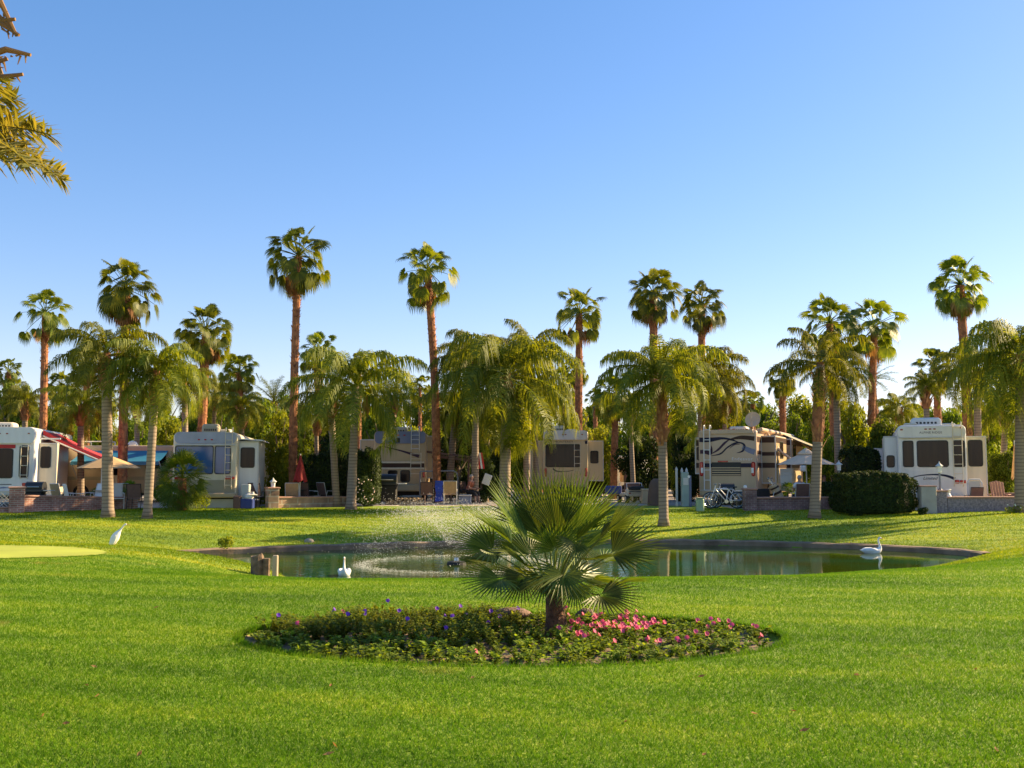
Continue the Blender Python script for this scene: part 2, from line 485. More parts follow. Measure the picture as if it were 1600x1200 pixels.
# curb round the far shore
m_curb = mat('curb_stone', (.15, .095, .055), .95, scale=1.7, col2=(.33, .23, .14), bmp=.6, bscale=14)
cp = [Vector((-11.0, 26.1, 0))] + [Vector((x, y, 0)) for x, y in POND[:14]] + [Vector((12.1, 26.6, 0))]
def resample(pts, step):
    out = [pts[0]]; acc = 0
    for a, bb in zip(pts, pts[1:]):
        Ls = (bb - a).length; n = max(1, int(round(Ls / step)))
        for i in range(1, n + 1): out.append(a.lerp(bb, i / n))
    return out
cpt = resample(cp, .45)
for _ in range(3):
    cpt = [cpt[0]] + [(cpt[i - 1] + cpt[i] * 2 + cpt[i + 1]) / 4 for i in range(1, len(cpt) - 1)] + [cpt[-1]]
cb = MB(); rnd = random.Random(4)
sec = [(-.02, -1.1), (-.03, -.55), (0.0, -.54), (.05, -.52), (.22, -.515), (.27, -.53), (.27, -1.1)]
vs = []
for i, p in enumerate(cpt):
    t = (cpt[min(i + 1, len(cpt) - 1)] - cpt[max(i - 1, 0)]).normalized()
    nrm = Vector((-t.y, t.x, 0))
    jz = rnd.uniform(-.012, .012); jn = rnd.uniform(-.015, .015)
    for k, (u, z) in enumerate(sec):
        g = .03 if (i % 3 == 0 and 0 < k < 6) else 0
        vs.append(p + nrm * (u + jn + (g if k < 3 else 0)) + Vector((0, 0, z + jz - g * .5)))
ns = len(sec)
cb.add(vs, [(i * ns + k, i * ns + k + 1, (i + 1) * ns + k + 1, (i + 1) * ns + k) for i in range(len(cpt) - 1) for k in range(ns - 1)])
struct(cb.build('pond_curb', m_curb), label='tan stone curb along the far shore of the pond')

# ------------------------------------------------------------------ grass blades (near lawn), one stuff object
def blade_mat(name, c1, c2, c3):
  m_blade, nt, b, L = newmat(name)
  r, geo, n2 = grass_nodes(nt, L, c1, c2, c3)
  isl = nt.nodes.new('ShaderNodeValToRGB')
  els = isl.color_ramp.elements
  els[0].position = 0; els[0].color = (.6, .7, .7, 1)
  els[1].position = .90; els[1].color = (1.15, 1.1, 1, 1)
  e = els.new(.93); e.color = (1.9, 1.35, 2.5, 1)
  L.new(geo.outputs['Random Per Island'], isl.inputs['Fac'])
  mm = nt.nodes.new('ShaderNodeMix'); mm.data_type = 'RGBA'; mm.blend_type = 'MULTIPLY'; mm.inputs[0].default_value = 1
  L.new(r.outputs[0], mm.inputs[6]); L.new(isl.outputs[0], mm.inputs[7]); L.new(mm.outputs[2], b.inputs['Base Color'])
  b.inputs['Roughness'].default_value = .7; b.inputs['Specular IOR Level'].default_value = .15
  tr = nt.nodes.new('ShaderNodeBsdfTranslucent'); L.new(mm.outputs[2], tr.inputs['Color'])
  ms = nt.nodes.new('ShaderNodeMixShader'); ms.inputs[0].default_value = .45
  L.new(b.outputs[0], ms.inputs[1]); L.new(tr.outputs[0], ms.inputs[2]); L.new(ms.outputs[0], nt.nodes['Material Output'].inputs['Surface'])
  return m_blade
m_blade = blade_mat('grass_blade', (.072, .175, .004), (.122, .258, .006), (.22, .34, .012))
m_blade2 = blade_mat('bank_grass_blade', (.10, .17, .005), (.22, .31, .007), (.42, .43, .014))
def blades(n, y0, y1, name, size=1.0, label='', pw=1.6, seed=1, hs=1.0, bm=None):
    rg = np.random.default_rng(seed)
    # pdf over y ~ width(y) / y^pw
    yy = np.linspace(y0, y1, 400); w = (yy * 1.02 + .6) / yy ** pw
    cdf = np.cumsum(w); cdf /= cdf[-1]
    y = np.interp(rg.random(n), cdf, yy)
    x = (rg.random(n) - .5) * (y * 1.06 + .8)
    s = sdist(x, y)
    k = (s > np.where(y > 25, .3, .05)) & (bed_r(x, y) > .992) & ~((((x - PG[0]) / PG[2]) ** 2 + ((y - PG[1]) / PG[3]) ** 2) < 1)
    x, y = x[k], y[k]; n = len(x)
    z = terr(x, y)
    a = rg.random(n) * 2 * np.pi
    sc = size * (.75 + .5 * (y / 6) ** .6)
    h = hs * (.012 + .017 * rg.random(n)) * (1 + .35 * (sc - 1)); wd = .0018 * sc * (1 + rg.random(n))
    lean = .4 + rg.random(n) * .9; la = rg.random(n) * 2 * np.pi
    tip = np.stack([x + np.cos(la) * h * lean, y + np.sin(la) * h * lean, z + h], 1)
    dx, dy = np.cos(a) * wd, np.sin(a) * wd
    p0 = np.stack([x - dx, y - dy, z - .004], 1); p1 = np.stack([x + dx, y + dy, z - .004], 1)
    v = np.stack([p0, p1, tip], 1).reshape(-1, 3)
    me = bpy.data.meshes.new(name)
    me.vertices.add(len(v)); me.vertices.foreach_set('co', v.ravel())
    me.loops.add(len(v)); me.loops.foreach_set('vertex_index', np.arange(len(v)))
    me.polygons.add(n); me.polygons.foreach_set('loop_start', np.arange(n) * 3)
    me.materials.append(bm or m_blade); me.update(calc_edges=True)
    o = link(name, me); struct(o, 'stuff', label); return o
blades(720000, 4.4, 20.5, 'grass', 1.0, 'short grass blades of the near lawn', 1.55, 1)
blades(260000, 20.5, 41, 'bank_grass', 1.7, 'grass tufts of the far bank', .6, 2, 1.0, m_blade2)
# longer rim of grass round the bed edge
def rim():
    rg = np.random.default_rng(9); n = 9000
    a = rg.random(n) * 2 * np.pi; rr_ = .985 + .03 * rg.random(n)
    x = BED[0] + np.cos(a) * BED[2] * rr_; y = BED[1] + np.sin(a) * BED[3] * rr_
    z = np.full(n, 0.0) + terr(BED[0] + np.cos(a) * BED[2] * 1.02, BED[1] + np.sin(a) * BED[3] * 1.02) - .03
    h = .04 + .04 * rg.random(n); la = a + np.pi + rg.normal(0, .8, n); wd = .005
    tip = np.stack([x + np.cos(la) * h * .5, y + np.sin(la) * h * .5, z + h], 1)
    b_ = rg.random(n) * 6.28
    p0 = np.stack([x - np.cos(b_) * wd, y - np.sin(b_) * wd, z], 1); p1 = np.stack([x + np.cos(b_) * wd, y + np.sin(b_) * wd, z], 1)
    v = np.stack([p0, p1, tip], 1).reshape(-1, 3)
    me = bpy.data.meshes.new('grass_edge'); me.from_pydata(v.tolist(), [], [(3 * i, 3 * i + 1, 3 * i + 2) for i in range(n)])
    me.materials.append(m_blade)
    struct(link('grass_edge', me), 'stuff', 'longer grass hanging over the rim of the flower bed')
rim()

# ================================================================== PALMS AND TREES
m_fan = leafmat('fan_leaf', (.050, .085, .007), (.150, .175, .014), .38, .34)
m_fanb = leafmat('fan_leaf_young', (.06, .12, .012), (.15, .20, .02), .38, .38)
m_dead = leafmat('dead_frond', (.20, .10, .035), (.36, .22, .09), .25, .7, (1.4, 1, .5))
m_queen = leafmat('queen_leaf', (.058, .092, .008), (.205, .220, .022), .42, .42)
m_date = leafmat('date_leaf', (.05, .085, .03), (.13, .16, .05), .3, .45)
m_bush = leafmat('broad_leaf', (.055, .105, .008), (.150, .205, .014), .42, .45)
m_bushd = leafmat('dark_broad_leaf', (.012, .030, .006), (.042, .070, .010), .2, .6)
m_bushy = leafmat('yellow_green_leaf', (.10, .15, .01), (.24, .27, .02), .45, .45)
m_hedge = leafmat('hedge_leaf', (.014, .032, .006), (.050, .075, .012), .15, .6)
m_trunkr = mat('red_brown_palm_bark', (.17, .055, .022), .9, scale=5, col2=(.46, .19, .075), bmp=.9, bscale=16)
m_boot = mat('palm_boot', (.22, .085, .035), .85, scale=6, col2=(.52, .26, .12))
m_bark = mat('tree_bark', (.12, .085, .055), .9, scale=5, col2=(.26, .19, .13), bmp=.6)
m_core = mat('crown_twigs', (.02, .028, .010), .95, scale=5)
m_ringbark, nt, b, L = newmat('queen_palm_bark')
tc = nt.nodes.new('ShaderNodeTexCoord')
sp = nt.nodes.new('ShaderNodeSeparateXYZ'); L.new(tc.outputs['Object'], sp.inputs[0])
nzz = nt.nodes.new('ShaderNodeTexNoise'); nzz.inputs['Scale'].default_value = 1.4; L.new(tc.outputs['Object'], nzz.inputs['Vector'])
ma = nt.nodes.new('ShaderNodeMath'); ma.operation = 'MULTIPLY_ADD'; ma.inputs[1].default_value = .12; L.new(nzz.outputs['Fac'], ma.inputs[0]); L.new(sp.outputs[2], ma.inputs[2])
wv = nt.nodes.new('ShaderNodeMath'); wv.operation = 'MULTIPLY'; wv.inputs[1].default_value = 52; L.new(ma.outputs[0], wv.inputs[0])
sn = nt.nodes.new('ShaderNodeMath'); sn.operation = 'SINE'; L.new(wv.outputs[0], sn.inputs[0])
rp = nt.nodes.new('ShaderNodeValToRGB'); rp.color_ramp.elements[0].position = .0; rp.color_ramp.elements[0].color = (.30, .22, .155, 1)
rp.color_ramp.elements[1].position = 1; rp.color_ramp.elements[1].color = (.16, .11, .075, 1)
e = rp.color_ramp.elements.new(.8); e.color = (.27, .20, .14, 1)
mr1 = nt.nodes.new('ShaderNodeMapRange'); mr1.inputs['From Min'].default_value = -1; L.new(sn.outputs[0], mr1.inputs['Value']); L.new(mr1.outputs[0], rp.inputs['Fac'])
L.new(rp.outputs[0], b.inputs['Base Color']); b.inputs['Roughness'].default_value = .85
bump(nt, L, b, mr1.outputs[0], .35, -.01)

def basis(axis, up=Vector((0, 0, 1))):
    a = axis.normalized(); s = a.cross(up)
    if s.length < 1e-4: s = Vector((1, 0, 0))
    s.normalize(); n = s.cross(a).normalized()
    return a, s, n
def fan_leaf(mb, base, axis, Lp, R, rng, nseg=20, spread=135, droop=.35, curl=.25, w=.055, mi=0, up=Vector((0, 0, 1)), stem=.02, stiff=False, smi=None, hang=0, roll=0):
    """petiole from base along axis then an arc of narrow segments"""
    a, s, n = basis(axis, up)
    pts = []
    for i in range(5):
        t = i / 4
        pts.append(base + a * (Lp * t) + Vector((0, 0, -curl * Lp * t * t)))
    for i in range(4):
        w0 = stem * (1 - .5 * i / 4); w1 = stem * (1 - .5 * (i + 1) / 4)
        mb.add([pts[i] - s * w0, pts[i] + s * w0, pts[i + 1] + s * w1, pts[i + 1] - s * w1], [(0, 1, 2, 3)], mi if smi is None else smi)
        mb.add([pts[i] - n * w0, pts[i] + n * w0, pts[i + 1] + n * w1, pts[i + 1] - n * w1], [(0, 1, 2, 3)], mi if smi is None else smi)
    hub = pts[-1]
    a2 = (pts[-1] - pts[-2]).normalized()
    if hang: a2 = (Matrix.Rotation(-math.radians(hang), 3, s) @ a2).normalized(); n = s.cross(a2)
    a, s, n = basis(a2, n)
    if roll: Rl = Matrix.Rotation(rng.uniform(-roll, roll), 3, a); s = Rl @ s; n = Rl @ n
    for k in range(nseg):
        u = (k + .5) / nseg * 2 - 1
        th = math.radians(spread) * u
        d = a * math.cos(th) + s * math.sin(th)
        d = (d + n * (.10 + .12 * abs(u)) * (1 if not stiff else .8)).normalized()
        sd = (s * math.cos(th) - a * math.sin(th)).normalized()
        L_ = R * (1 - .28 * abs(u) ** 2) * rng.uniform(.9, 1.06)
        ww = w * rng.uniform(.85, 1.1)
        g = Vector((0, 0, -1))
        p1 = hub + d * (L_ * .12); 
        p2 = hub + d * (L_ * .52) + g * (droop * L_ * .10)
        p3 = hub + d * (L_ * .80) + g * (droop * L_ * .34)
        p4 = hub + d * (L_ * (.98 - .15 * droop)) + g * (droop * L_ * (.72 + rng.uniform(-.15, .2)))
        f = n * (ww * .45)
        if stiff:
            mb.add([p1, p2 - sd * ww + f, p3 - sd * ww * .7 + f * .6, p4, p3 + sd * ww * .7 + f * .6, p2 + sd * ww + f, p2, p3],
                   [(0, 6, 1), (0, 5, 6), (1, 6, 7, 2), (6, 5, 4, 7), (2, 7, 3), (7, 4, 3)], mi)
        else:
            mb.add([p1 - sd * ww * .3, p1 + sd * ww * .3, p2 + sd * ww + f, p2 - sd * ww + f, p3 + sd * ww * .6, p3 - sd * ww * .6, p4],
                   [(0, 1, 2, 3), (3, 2, 4, 5), (5, 4, 6)], mi)

def fan_crown(seed, nf=44, R=.56, Lp=.98, dead=5, low=-52):
    rng = random.Random(seed); mb = MB()
    for i in range(nf):
        t = (i + .5) / nf
        el = math.radians(84 - (84 - low) * t ** .95 + rng.uniform(-13, 13))
        az = i * 2.39996 + rng.uniform(-.4, .4)
        ax = Vector((math.cos(az) * math.cos(el), math.sin(az) * math.cos(el), math.sin(el)))
        fan_leaf(mb, Vector((0, 0, -.12 * t)), ax, Lp * rng.uniform(.62, 1.18) * (1 if t > .08 else .8), R * rng.uniform(.88, 1.1) * (1 if t > .08 else .9), rng,
                 23, rng.uniform(85, 125), .30 + .45 * t, .08 + .2 * t, .030, 0, stem=.018, smi=0, hang=(rng.uniform(0, 28) + 34 * min(1, t * 1.3)) * min(1, t * 4), roll=.9)
    for i in range(dead):
        az = rng.uniform(0, 6.28); el = math.radians(rng.uniform(-78, -50))
        ax = Vector((math.cos(az) * math.cos(el), math.sin(az) * math.cos(el), math.sin(el)))
        fan_leaf(mb, Vector((0, 0, -.25)), ax, .6, .55, rng, 12, 70, 1, .1, .05, 1)
    return mb.mesh('fan_crown', [m_fan, m_dead])
FAN = [fan_crown(11, 44), fan_crown(12, 50, dead=8), fan_crown(13, 32, dead=3, low=-45), fan_crown(14, 56, dead=12, low=-72), fan_crown(15, 38, dead=8)]

def pinnate(mb, base, az, el, Lr, rng, nl=60, ll=.5, arch=1.0, hang=1.0, w=.02, mi=0, rach=.03, stiff=False, smi=None):
    h = Vector((math.cos(az), math.sin(az), 0)); side = Vector((-h.y, h.x, 0))
    pts = []; ang = el; p = Vector(base); n = 14; st = Lr / n
    pts.append(p.copy())
    for i in range(n):
        p = p + (h * math.cos(ang) + Vector((0, 0, 1)) * math.sin(ang)) * st
        pts.append(p.copy()); ang -= arch * (2.1 / n) * (.35 + 1.3 * i / n)
    for i in range(n):
        w0 = rach * (1 - i / n) + .006; w1 = rach * (1 - (i + 1) / n) + .006
        mb.add([pts[i] - side * w0, pts[i] + side * w0, pts[i + 1] + side * w1, pts[i + 1] - side * w1], [(0, 1, 2, 3)], mi if smi is None else smi)
        mb.add([pts[i] + Vector((0, 0, -w0)), pts[i] + Vector((0, 0, w0)), pts[i + 1] + Vector((0, 0, w1)), pts[i + 1] + Vector((0, 0, -w1))], [(0, 1, 2, 3)], mi if smi is None else smi)
    for k in range(nl):
        t = .14 + .86 * (k + rng.random()) / nl
        f = t * n; i = min(int(f), n - 1); q = pts[i].lerp(pts[i + 1], f - i)
        tg = (pts[i + 1] - pts[i]).normalized()
        for sg in (-1, 1):
            up = rng.uniform(-.6, .8)
            d = (side * sg + tg * rng.uniform(.35, .8) + Vector((0, 0, up))).normalized()
            l = ll * (math.sin(math.pi * min(1, t * .93 + .06)) ** .6 * .75 + .25) * rng.uniform(.8, 1.15)
            g = Vector((0, 0, -1))
            if stiff:
                a_, b_, c_ = q, q + d * l * .5, q + d * l + g * l * .08
            else:
                a_ = q; b_ = q + d * l * .38 + g * (l * .10 * hang); c_ = q + d * l * (.62 + .1 * rng.random()) + g * (l * .80 * hang)
            wv = tg * w
            mb.add([a_ - wv * .6, a_ + wv * .6, b_ + wv, b_ - wv, c_], [(0, 1, 2, 3), (3, 2, 4)], mi)
def queen_crown(seed, nf=30, Lr=2.9, ll=.66, nl=90, w=.019, low=-30):
    rng = random.Random(seed); mb = MB()
    for i in range(nf):
        t = (i + .5) / nf
        el = math.radians(80 - (80 - low) * t + rng.uniform(-8, 8)); az = i * 2.39996 + rng.uniform(-.3, .3)
        pinnate(mb, (0, 0, -.2 * t), az, el, Lr * rng.uniform(.85, 1.1) * (.8 if t < .15 else 1), rng, nl, ll, .80 + .5 * rng.random(), 1.0, w, 0, .035)
    # a hanging orange flower stalk
    for j in range(2):
        az = rng.uniform(0, 6.28); q = Vector((math.cos(az) * .35, math.sin(az) * .35, -.35))
        for k in range(26):
            d = Vector((rng.gauss(0, .12), rng.gauss(0, .12), -rng.uniform(.5, .9)))
            mb.add([q + Vector((.008, 0, 0)), q - Vector((.008, 0, 0)), q + d * .6 + Vector((rng.gauss(0, .05), 0, 0)), q + d], [(0, 1, 2), (1, 3, 2)], 1)
    return mb.mesh('queen_crown', [m_queen, m_dead])
QUEEN = [queen_crown(21), queen_crown(22, 22, 3.0, .72), queen_crown(23, 16, 2.8, .62, low=-18), queen_crown(24, 30, 3.0, .80, low=-55), queen_crown(25, 18, 2.7, .74, low=-40)]
def date_crown(seed, nf=34, Lr=2.6):
    rng = random.Random(seed); mb = MB()
    for i in range(nf):
        t = (i + .5) / nf
        el = math.radians(82 - 115 * t + rng.uniform(-7, 7)); az = i * 2.39996
        pinnate(mb, (0, 0, 0), az, el, Lr * rng.uniform(.9, 1.05), rng, 46, .42, .38, .2, .013, 0, .035, True)
    return mb.mesh('date_crown', [m_date])
DATE = [date_crown(31), date_crown(32, 28, 2.5)]

def palm_trunk(base, top, r0, r1, boots=True, seed=0, bow=0.0, ring=False):
    """local coordinates: base at the origin"""
    rng = random.Random(seed); mb = MB()
    d = Vector(top) - Vector(base); H = d.length
    n = max(10, int(H / .28)); pts = []; rad = []
    for i in range(n + 1):
        t = i / n
        p = d * t + Vector((math.sin(math.pi * t) * bow, 0, 0))
        pts.append(p)
        rr = r0 + (r1 - r0) * t
        if t < .06: rr *= 1 + (.06 - t) * 5
        rr *= rng.uniform(.96, 1.04) if boots else 1
        rad.append(rr)
    mb.tube(pts, rad, 10, 0)
    if boots:
        nb = int(H * 26)
        for i in range(nb):
            t = rng.random() ** .8; f = t * n; k = min(int(f), n - 1); p = pts[k].lerp(pts[k + 1], f - k); rr = rad[k]
            a = rng.uniform(0, 6.28); o = Vector((math.cos(a), math.sin(a), 0)); s = Vector((-o.y, o.x, 0))
            q = p + o * rr * .9; l = rng.uniform(.07, .15)
            mb.add([q - s * .045, q + s * .045, q + s * .025 + o * l * .7 + Vector((0, 0, l)), q - s * .025 + o * l * .7 + Vector((0, 0, l))], [(0, 1, 2, 3)], 1)
    return mb
def fan_palm(pxb, pxc, pyc, d, rpx, label, seed, v=0, r0=.20, r1=.15, bow=0, grp='tall fan palms behind the motorhomes', yb=None, dy=0):
    base = G(pxb, d); c = W(pxc, pyc - 5, d + dy)
    R = rpx / 1600 * d; sc = R / 1.28
    root = thing('fan_palm', label, 'palm tree', base, 0, grp)
    top = c - base - Vector((0, 0, .15 * sc))
    palm_trunk((0, 0, 0), top, r0, r1, True, seed, bow).build('trunk', [m_trunkr, m_boot], root, smooth=False, fix=False)
    o = link('crown', FAN[v % len(FAN)], root, top + Vector((0, 0, .12 * sc))); o.scale = (sc,) * 3; o.rotation_euler = (0, 0, seed * 1.7)
    return root
def queen_palm(pxb, pxc, pyc, d, rpx, label, seed, v=0, r0=.17, r1=.13, boots=True, grp='feathery queen palms', bl=.9, bow=0):
    base = G(pxb, d); c = W(pxc, pyc, d)
    sc = rpx / 1600 * d / 2.22
    root = thing('queen_palm', label, 'palm tree', base, 0, grp)
    top = c - base + Vector((0, 0, .05 * sc))
    mb = palm_trunk((0, 0, 0), top, r0, r1, False, seed, bow)
    mb.build('trunk', m_ringbark, root, smooth=True, fix=False)
    if boots:
        rng = random.Random(seed); bm_ = MB(); dr = top.normalized()
        st = top - dr * bl
        bm_.tube([st, st + dr * bl * .25, st + dr * bl * .6, top + dr * .1], [r1 * 1.02, r1 * 1.5, r1 * 1.45, r1 * .9], 10, 0)
        for i in range(46):
            t = rng.random(); a = rng.uniform(0, 6.28); o = Vector((math.cos(a), math.sin(a), 0)); s = Vector((-o.y, o.x, 0))
            q = st + dr * bl * t * .85 + o * r1 * 1.25; l = rng.uniform(.22, .5)
            bm_.add([q - s * .06, q + s * .06, q + s * .03 + o * l * .32 + Vector((0, 0, l * .6)), q + s * .01 + o * l * .6 + Vector((0, 0, l)), q - s * .03 + o * l * .32 + Vector((0, 0, l * .6))],
                    [(0, 1, 2, 4), (4, 2, 3)], 1)
        bm_.build('leaf_bases', [m_trunkr, m_boot], root, fix=False)
    o = link('crown', QUEEN[v % len(QUEEN)], root, top + Vector((0, 0, .1))); o.scale = (sc,) * 3; o.rotation_euler = (0, 0, seed * 2.3)
    return root

# broad-leaved crowns: many leaf faces in uneven clumps
def leaf_cloud(seed, clumps, n, leaf, material, name='crown', core=True):
    rg = np.random.default_rng(seed)
    cl = np.array(clumps, float)  # x y z r
    wt = cl[:, 3] ** 2; wt /= wt.sum()
    idx = rg.choice(len(cl), n, p=wt)
    u = rg.normal(size=(n, 3)); u /= np.linalg.norm(u, axis=1)[:, None]
    rad = (1 - .45 * rg.random(n) ** 2) * (1 + .12 * np.sin(u[:, 0] * 7 + idx) * np.sin(u[:, 2] * 6 + u[:, 1] * 5))
    c = cl[idx, :3] + u * (cl[idx, 3] * rad)[:, None] * np.array([1, 1, .85])
    nrm = u + rg.normal(size=(n, 3)) * .7; nrm /= np.linalg.norm(nrm, axis=1)[:, None]
    t1 = np.cross(nrm, rg.normal(size=(n, 3))); t1 /= np.linalg.norm(t1, axis=1)[:, None]
    t2 = np.cross(nrm, t1)
    s = leaf * (.6 + .8 * rg.random(n))[:, None]
    p = np.stack([c - t1 * s, c - t2 * s * .45, c + t1 * s, c + t2 * s * .45], 1).reshape(-1, 3)
    me = bpy.data.meshes.new(name)
    me.vertices.add(len(p)); me.vertices.foreach_set('co', p.ravel())
    me.loops.add(len(p)); me.loops.foreach_set('vertex_index', np.arange(len(p)))
    me.polygons.add(n); me.polygons.foreach_set('loop_start', np.arange(n) * 4)
    me.materials.append(material); me.update(calc_edges=True)
    return me
def clumpset(seed, n, rx, ry, z0, z1, r):
    rg = random.Random(seed); out = []
    for i in range(n):
        t = (i + .5) / n; z = z0 + (z1 - z0) * rg.random()
        k = math.sin(math.pi * (.27 + .60 * (z - z0) / (z1 - z0 + 1e-6))) 
        a = rg.uniform(0, 6.28); q = math.sqrt(rg.random()) * k
        out.append((math.cos(a) * rx * q, math.sin(a) * ry * q, z, r * rg.uniform(.6, 1.2)))
    return out
TREE = {}
for k, (mt, sd) in {'mid': (m_bush, 3), 'dark': (m_bushd, 5), 'yellow': (m_bushy, 7), 'mid2': (m_bush, 9), 'yellow2': (m_bushy, 13)}.items():
    # unit tree: 4 m tall, 4 m wide
    TREE[k] = leaf_cloud(sd, clumpset(sd, 34, 1.5, 1.45, .35, 3.4, .66), 15000, .09, mt)
def tree(px, pyt, d, wpx, kind, label, seed, name='leafy_tree', grp='leafy trees behind the lots', pyb=None):
    base = G(px, d) if d < 44 else Vector((X(px, d), d, .085))
    H = Z(pyt, d) - base.z; Wd = wpx / 1600 * d
    root = thing(name, label, 'tree', base, 0, grp)
    rng = random.Random(seed); tb = MB(); r = max(.06, H * .025)
    tb.tube([(0, 0, -.1), (0.03, 0, H * .2), (-.03, .02, H * .45), (.02, 0, H * .8)], [r * 1.5, r, r * .8, r * .3], 7)
    for i in range(5):
        a = i * 1.3 + rng.random(); h0 = H * (.22 + .08 * i)
        tb.tube([(0, 0, h0), (math.cos(a) * Wd * .15, math.sin(a) * Wd * .15, h0 + H * .12), (math.cos(a) * Wd * .3, math.sin(a) * Wd * .3, h0 + H * .3)], [r * .6, r * .4, r * .12], 5)
    tb.build('trunk', m_bark, root, fix=False)
    o = link('crown', TREE[kind], root); o.scale = (Wd / 4.1, Wd / 4.1, H / 4.05); o.rotation_euler = (0, 0, seed * 1.1)
    return root
def hedge(px0, px1, pyt, d, dep, mt, label, seed, n=9000, leaf=.05, round_=.25, zb=None, name='hedge', grp=None):
    x0, x1 = X(px0, d), X(px1, d); zg = tz((x0 + x1) / 2, d) if zb is None else zb
    H = Z(pyt, d) - zg; w = x1 - x0
    root = thing(name, label, 'hedge', ((x0 + x1) / 2, d + dep / 2, zg), 0, grp)
    rg = np.random.default_rng(seed)
    # leaves over a rounded box
    u = (rg.random((n, 3)) - .5) * 2
    ax = rg.choice(3, n, p=[.2, .4, .4]); sg = np.where(rg.random(n) < .5, -1, 1)
    sg = np.where(ax == 2, 1, sg)
    u[np.arange(n), ax] = sg
    q = np.abs(u) ** 6; nr = (q.sum(1)) ** (1 / 6.) ; u = u / nr[:, None] * (1 + round_ * 0)
    bumpy = 1 + .035 * np.sin(u[:, 0] * 9 * w + seed) + .03 * np.sin(u[:, 2] * 8 + u[:, 0] * 5) + rg.normal(0, .018, n)
    c = np.stack([u[:, 0] * w / 2, u[:, 1] * dep / 2, (u[:, 2] + 1) / 2 * H], 1) * bumpy[:, None]
    nrm = np.stack([u[:, 0] ** 5, u[:, 1] ** 5, u[:, 2] ** 5], 1) + rg.normal(size=(n, 3)) * .55; nrm /= np.linalg.norm(nrm, axis=1)[:, None]
    t1 = np.cross(nrm, rg.normal(size=(n, 3))); t1 /= np.linalg.norm(t1, axis=1)[:, None]; t2 = np.cross(nrm, t1)
    s = leaf * (.6 + .8 * rg.random(n))[:, None]
    p = np.stack([c - t1 * s, c - t2 * s * .5, c + t1 * s, c + t2 * s * .5], 1).reshape(-1, 3)
    p[:, 2] = np.maximum(p[:, 2], 0)
    me = bpy.data.meshes.new('foliage'); me.vertices.add(len(p)); me.vertices.foreach_set('co', p.ravel())
    me.loops.add(len(p)); me.loops.foreach_set('vertex_index', np.arange(len(p)))
    me.polygons.add(n); me.polygons.foreach_set('loop_start', np.arange(n) * 4); me.materials.append(mt); me.update(calc_edges=True)
    link('foliage', me, root)
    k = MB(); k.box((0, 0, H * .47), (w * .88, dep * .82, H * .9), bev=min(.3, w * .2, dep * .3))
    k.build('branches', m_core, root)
    return root

# ------------------------------------------------------------------ the palms, left to right
fan_palm(67, 71, 492, 53, 41, 'fan palm with sparse ragged crown, leftmost of the tall red trunks', 1, 2, .21, .17)
fan_palm(192, 197, 452, 46, 52, 'fan palm whose crown stands above the two grey queen palms at left', 2, 0, .22, .18)
fan_palm(134, 136, 566, 52, 34, 'fan palm trunk seen between the leftmost fan palm and the queen palm', 3, 4, .2, .16)
fan_palm(312, 322, 520, 50, 43, 'fan palm above the roof of the tan and blue motorhome', 4, 3, .24, .2)
fan_palm(380, 374, 584, 54, 31, 'shorter fan palm behind the white slide out of the tan motorhome', 5, 1, .2, .16)
fan_palm(458, 466, 402, 45, 52, 'tallest fan palm in the photo with a full round crown', 6, 1, .19, .16, bow=-.05)
fan_palm(497, 496, 552, 55, 34, 'fan palm with its crown right of the tallest palm trunk', 7, 0)
fan_palm(683, 668, 424, 48, 47, 'tall leaning fan palm with a browning lower frond', 8, 4, .2, .17, bow=.12)
fan_palm(903, 905, 490, 57, 45, 'fan palm rising behind the roof of the cream trailer', 9, 2, .22, .19)
fan_palm(1021, 1021, 462, 55, 44, 'fan palm, left one of the close pair above the central queen palm', 10, 0, .24, .21)
fan_palm(1097, 1096, 478, 58, 38, 'fan palm, right one of the close pair above the central queen palm', 11, 1, .22, .2)
fan_palm(1306, 1296, 506, 50, 48, 'fan palm tangled behind the queen palm with orange flower stalk', 12, 4, .2, .17)
fan_palm(1356, 1366, 512, 50, 49, 'fan palm with long bare petioles, right of the tangled crowns', 13, 2, .21, .17)
fan_palm(1512, 1499, 446, 46, 44, 'tall fan palm behind the white fifth wheel trailer', 14, 3, .22, .19, bow=.1)
fan_palm(1224, 1222, 597, 62, 25, 'small fan palm standing clear against the sky right of the satellite dish', 15, 0, .22, .19)
fan_palm(1178, 1176, 634, 68, 21, 'small fan palm just behind the satellite dish', 16, 1)
fan_palm(14, 14, 584, 66, 23, 'small far fan palm at the left edge', 17, 1)
fan_palm(880, 878, 604, 66, 27, 'fan palm half hidden left of the trailer palm trunk', 18, 3)
fan_palm(897, 897, 584, 72, 22, 'far fan palm crown overlapping the trunk of the trailer palm', 18, 1)
fan_palm(931, 930, 626, 76, 17, 'tiny far fan palm between the cream trailer and the dark ficus', 19, 2)
fan_palm(1470, 1462, 578, 48, 33, 'dark fan palm above the left corner of the white fifth wheel', 20, 3)
fan_palm(1388, 1388, 642, 74, 18, 'far fan palm just left of the white fifth wheel roof', 21, 1)
fan_palm(657, 656, 608, 74, 22, 'thin trunked far fan palm left of the leaning palm', 22, 2, .12, .1)
fan_palm(97, 96, 606, 62, 26, 'fan palm above the red awning', 23, 0)
fan_palm(560, 562, 566, 78, 14, 'far fan palm tip above the drooping queen palm', 24, 1)
fan_palm(1086, 1120, 612, 62, 36, 'fan palm leaning behind the brown motorhome', 25, 4)
fan_palm(958, 962, 618, 54, 40, 'shaded fan palm left of the ficus', 26, 0)
fan_palm(1600, 1604, 560, 55, 34, 'fan palm cut by the right edge', 27, 1)
fan_palm(845, 848, 620, 70, 30, 'fan palm behind the big queen palm', 28, 4)

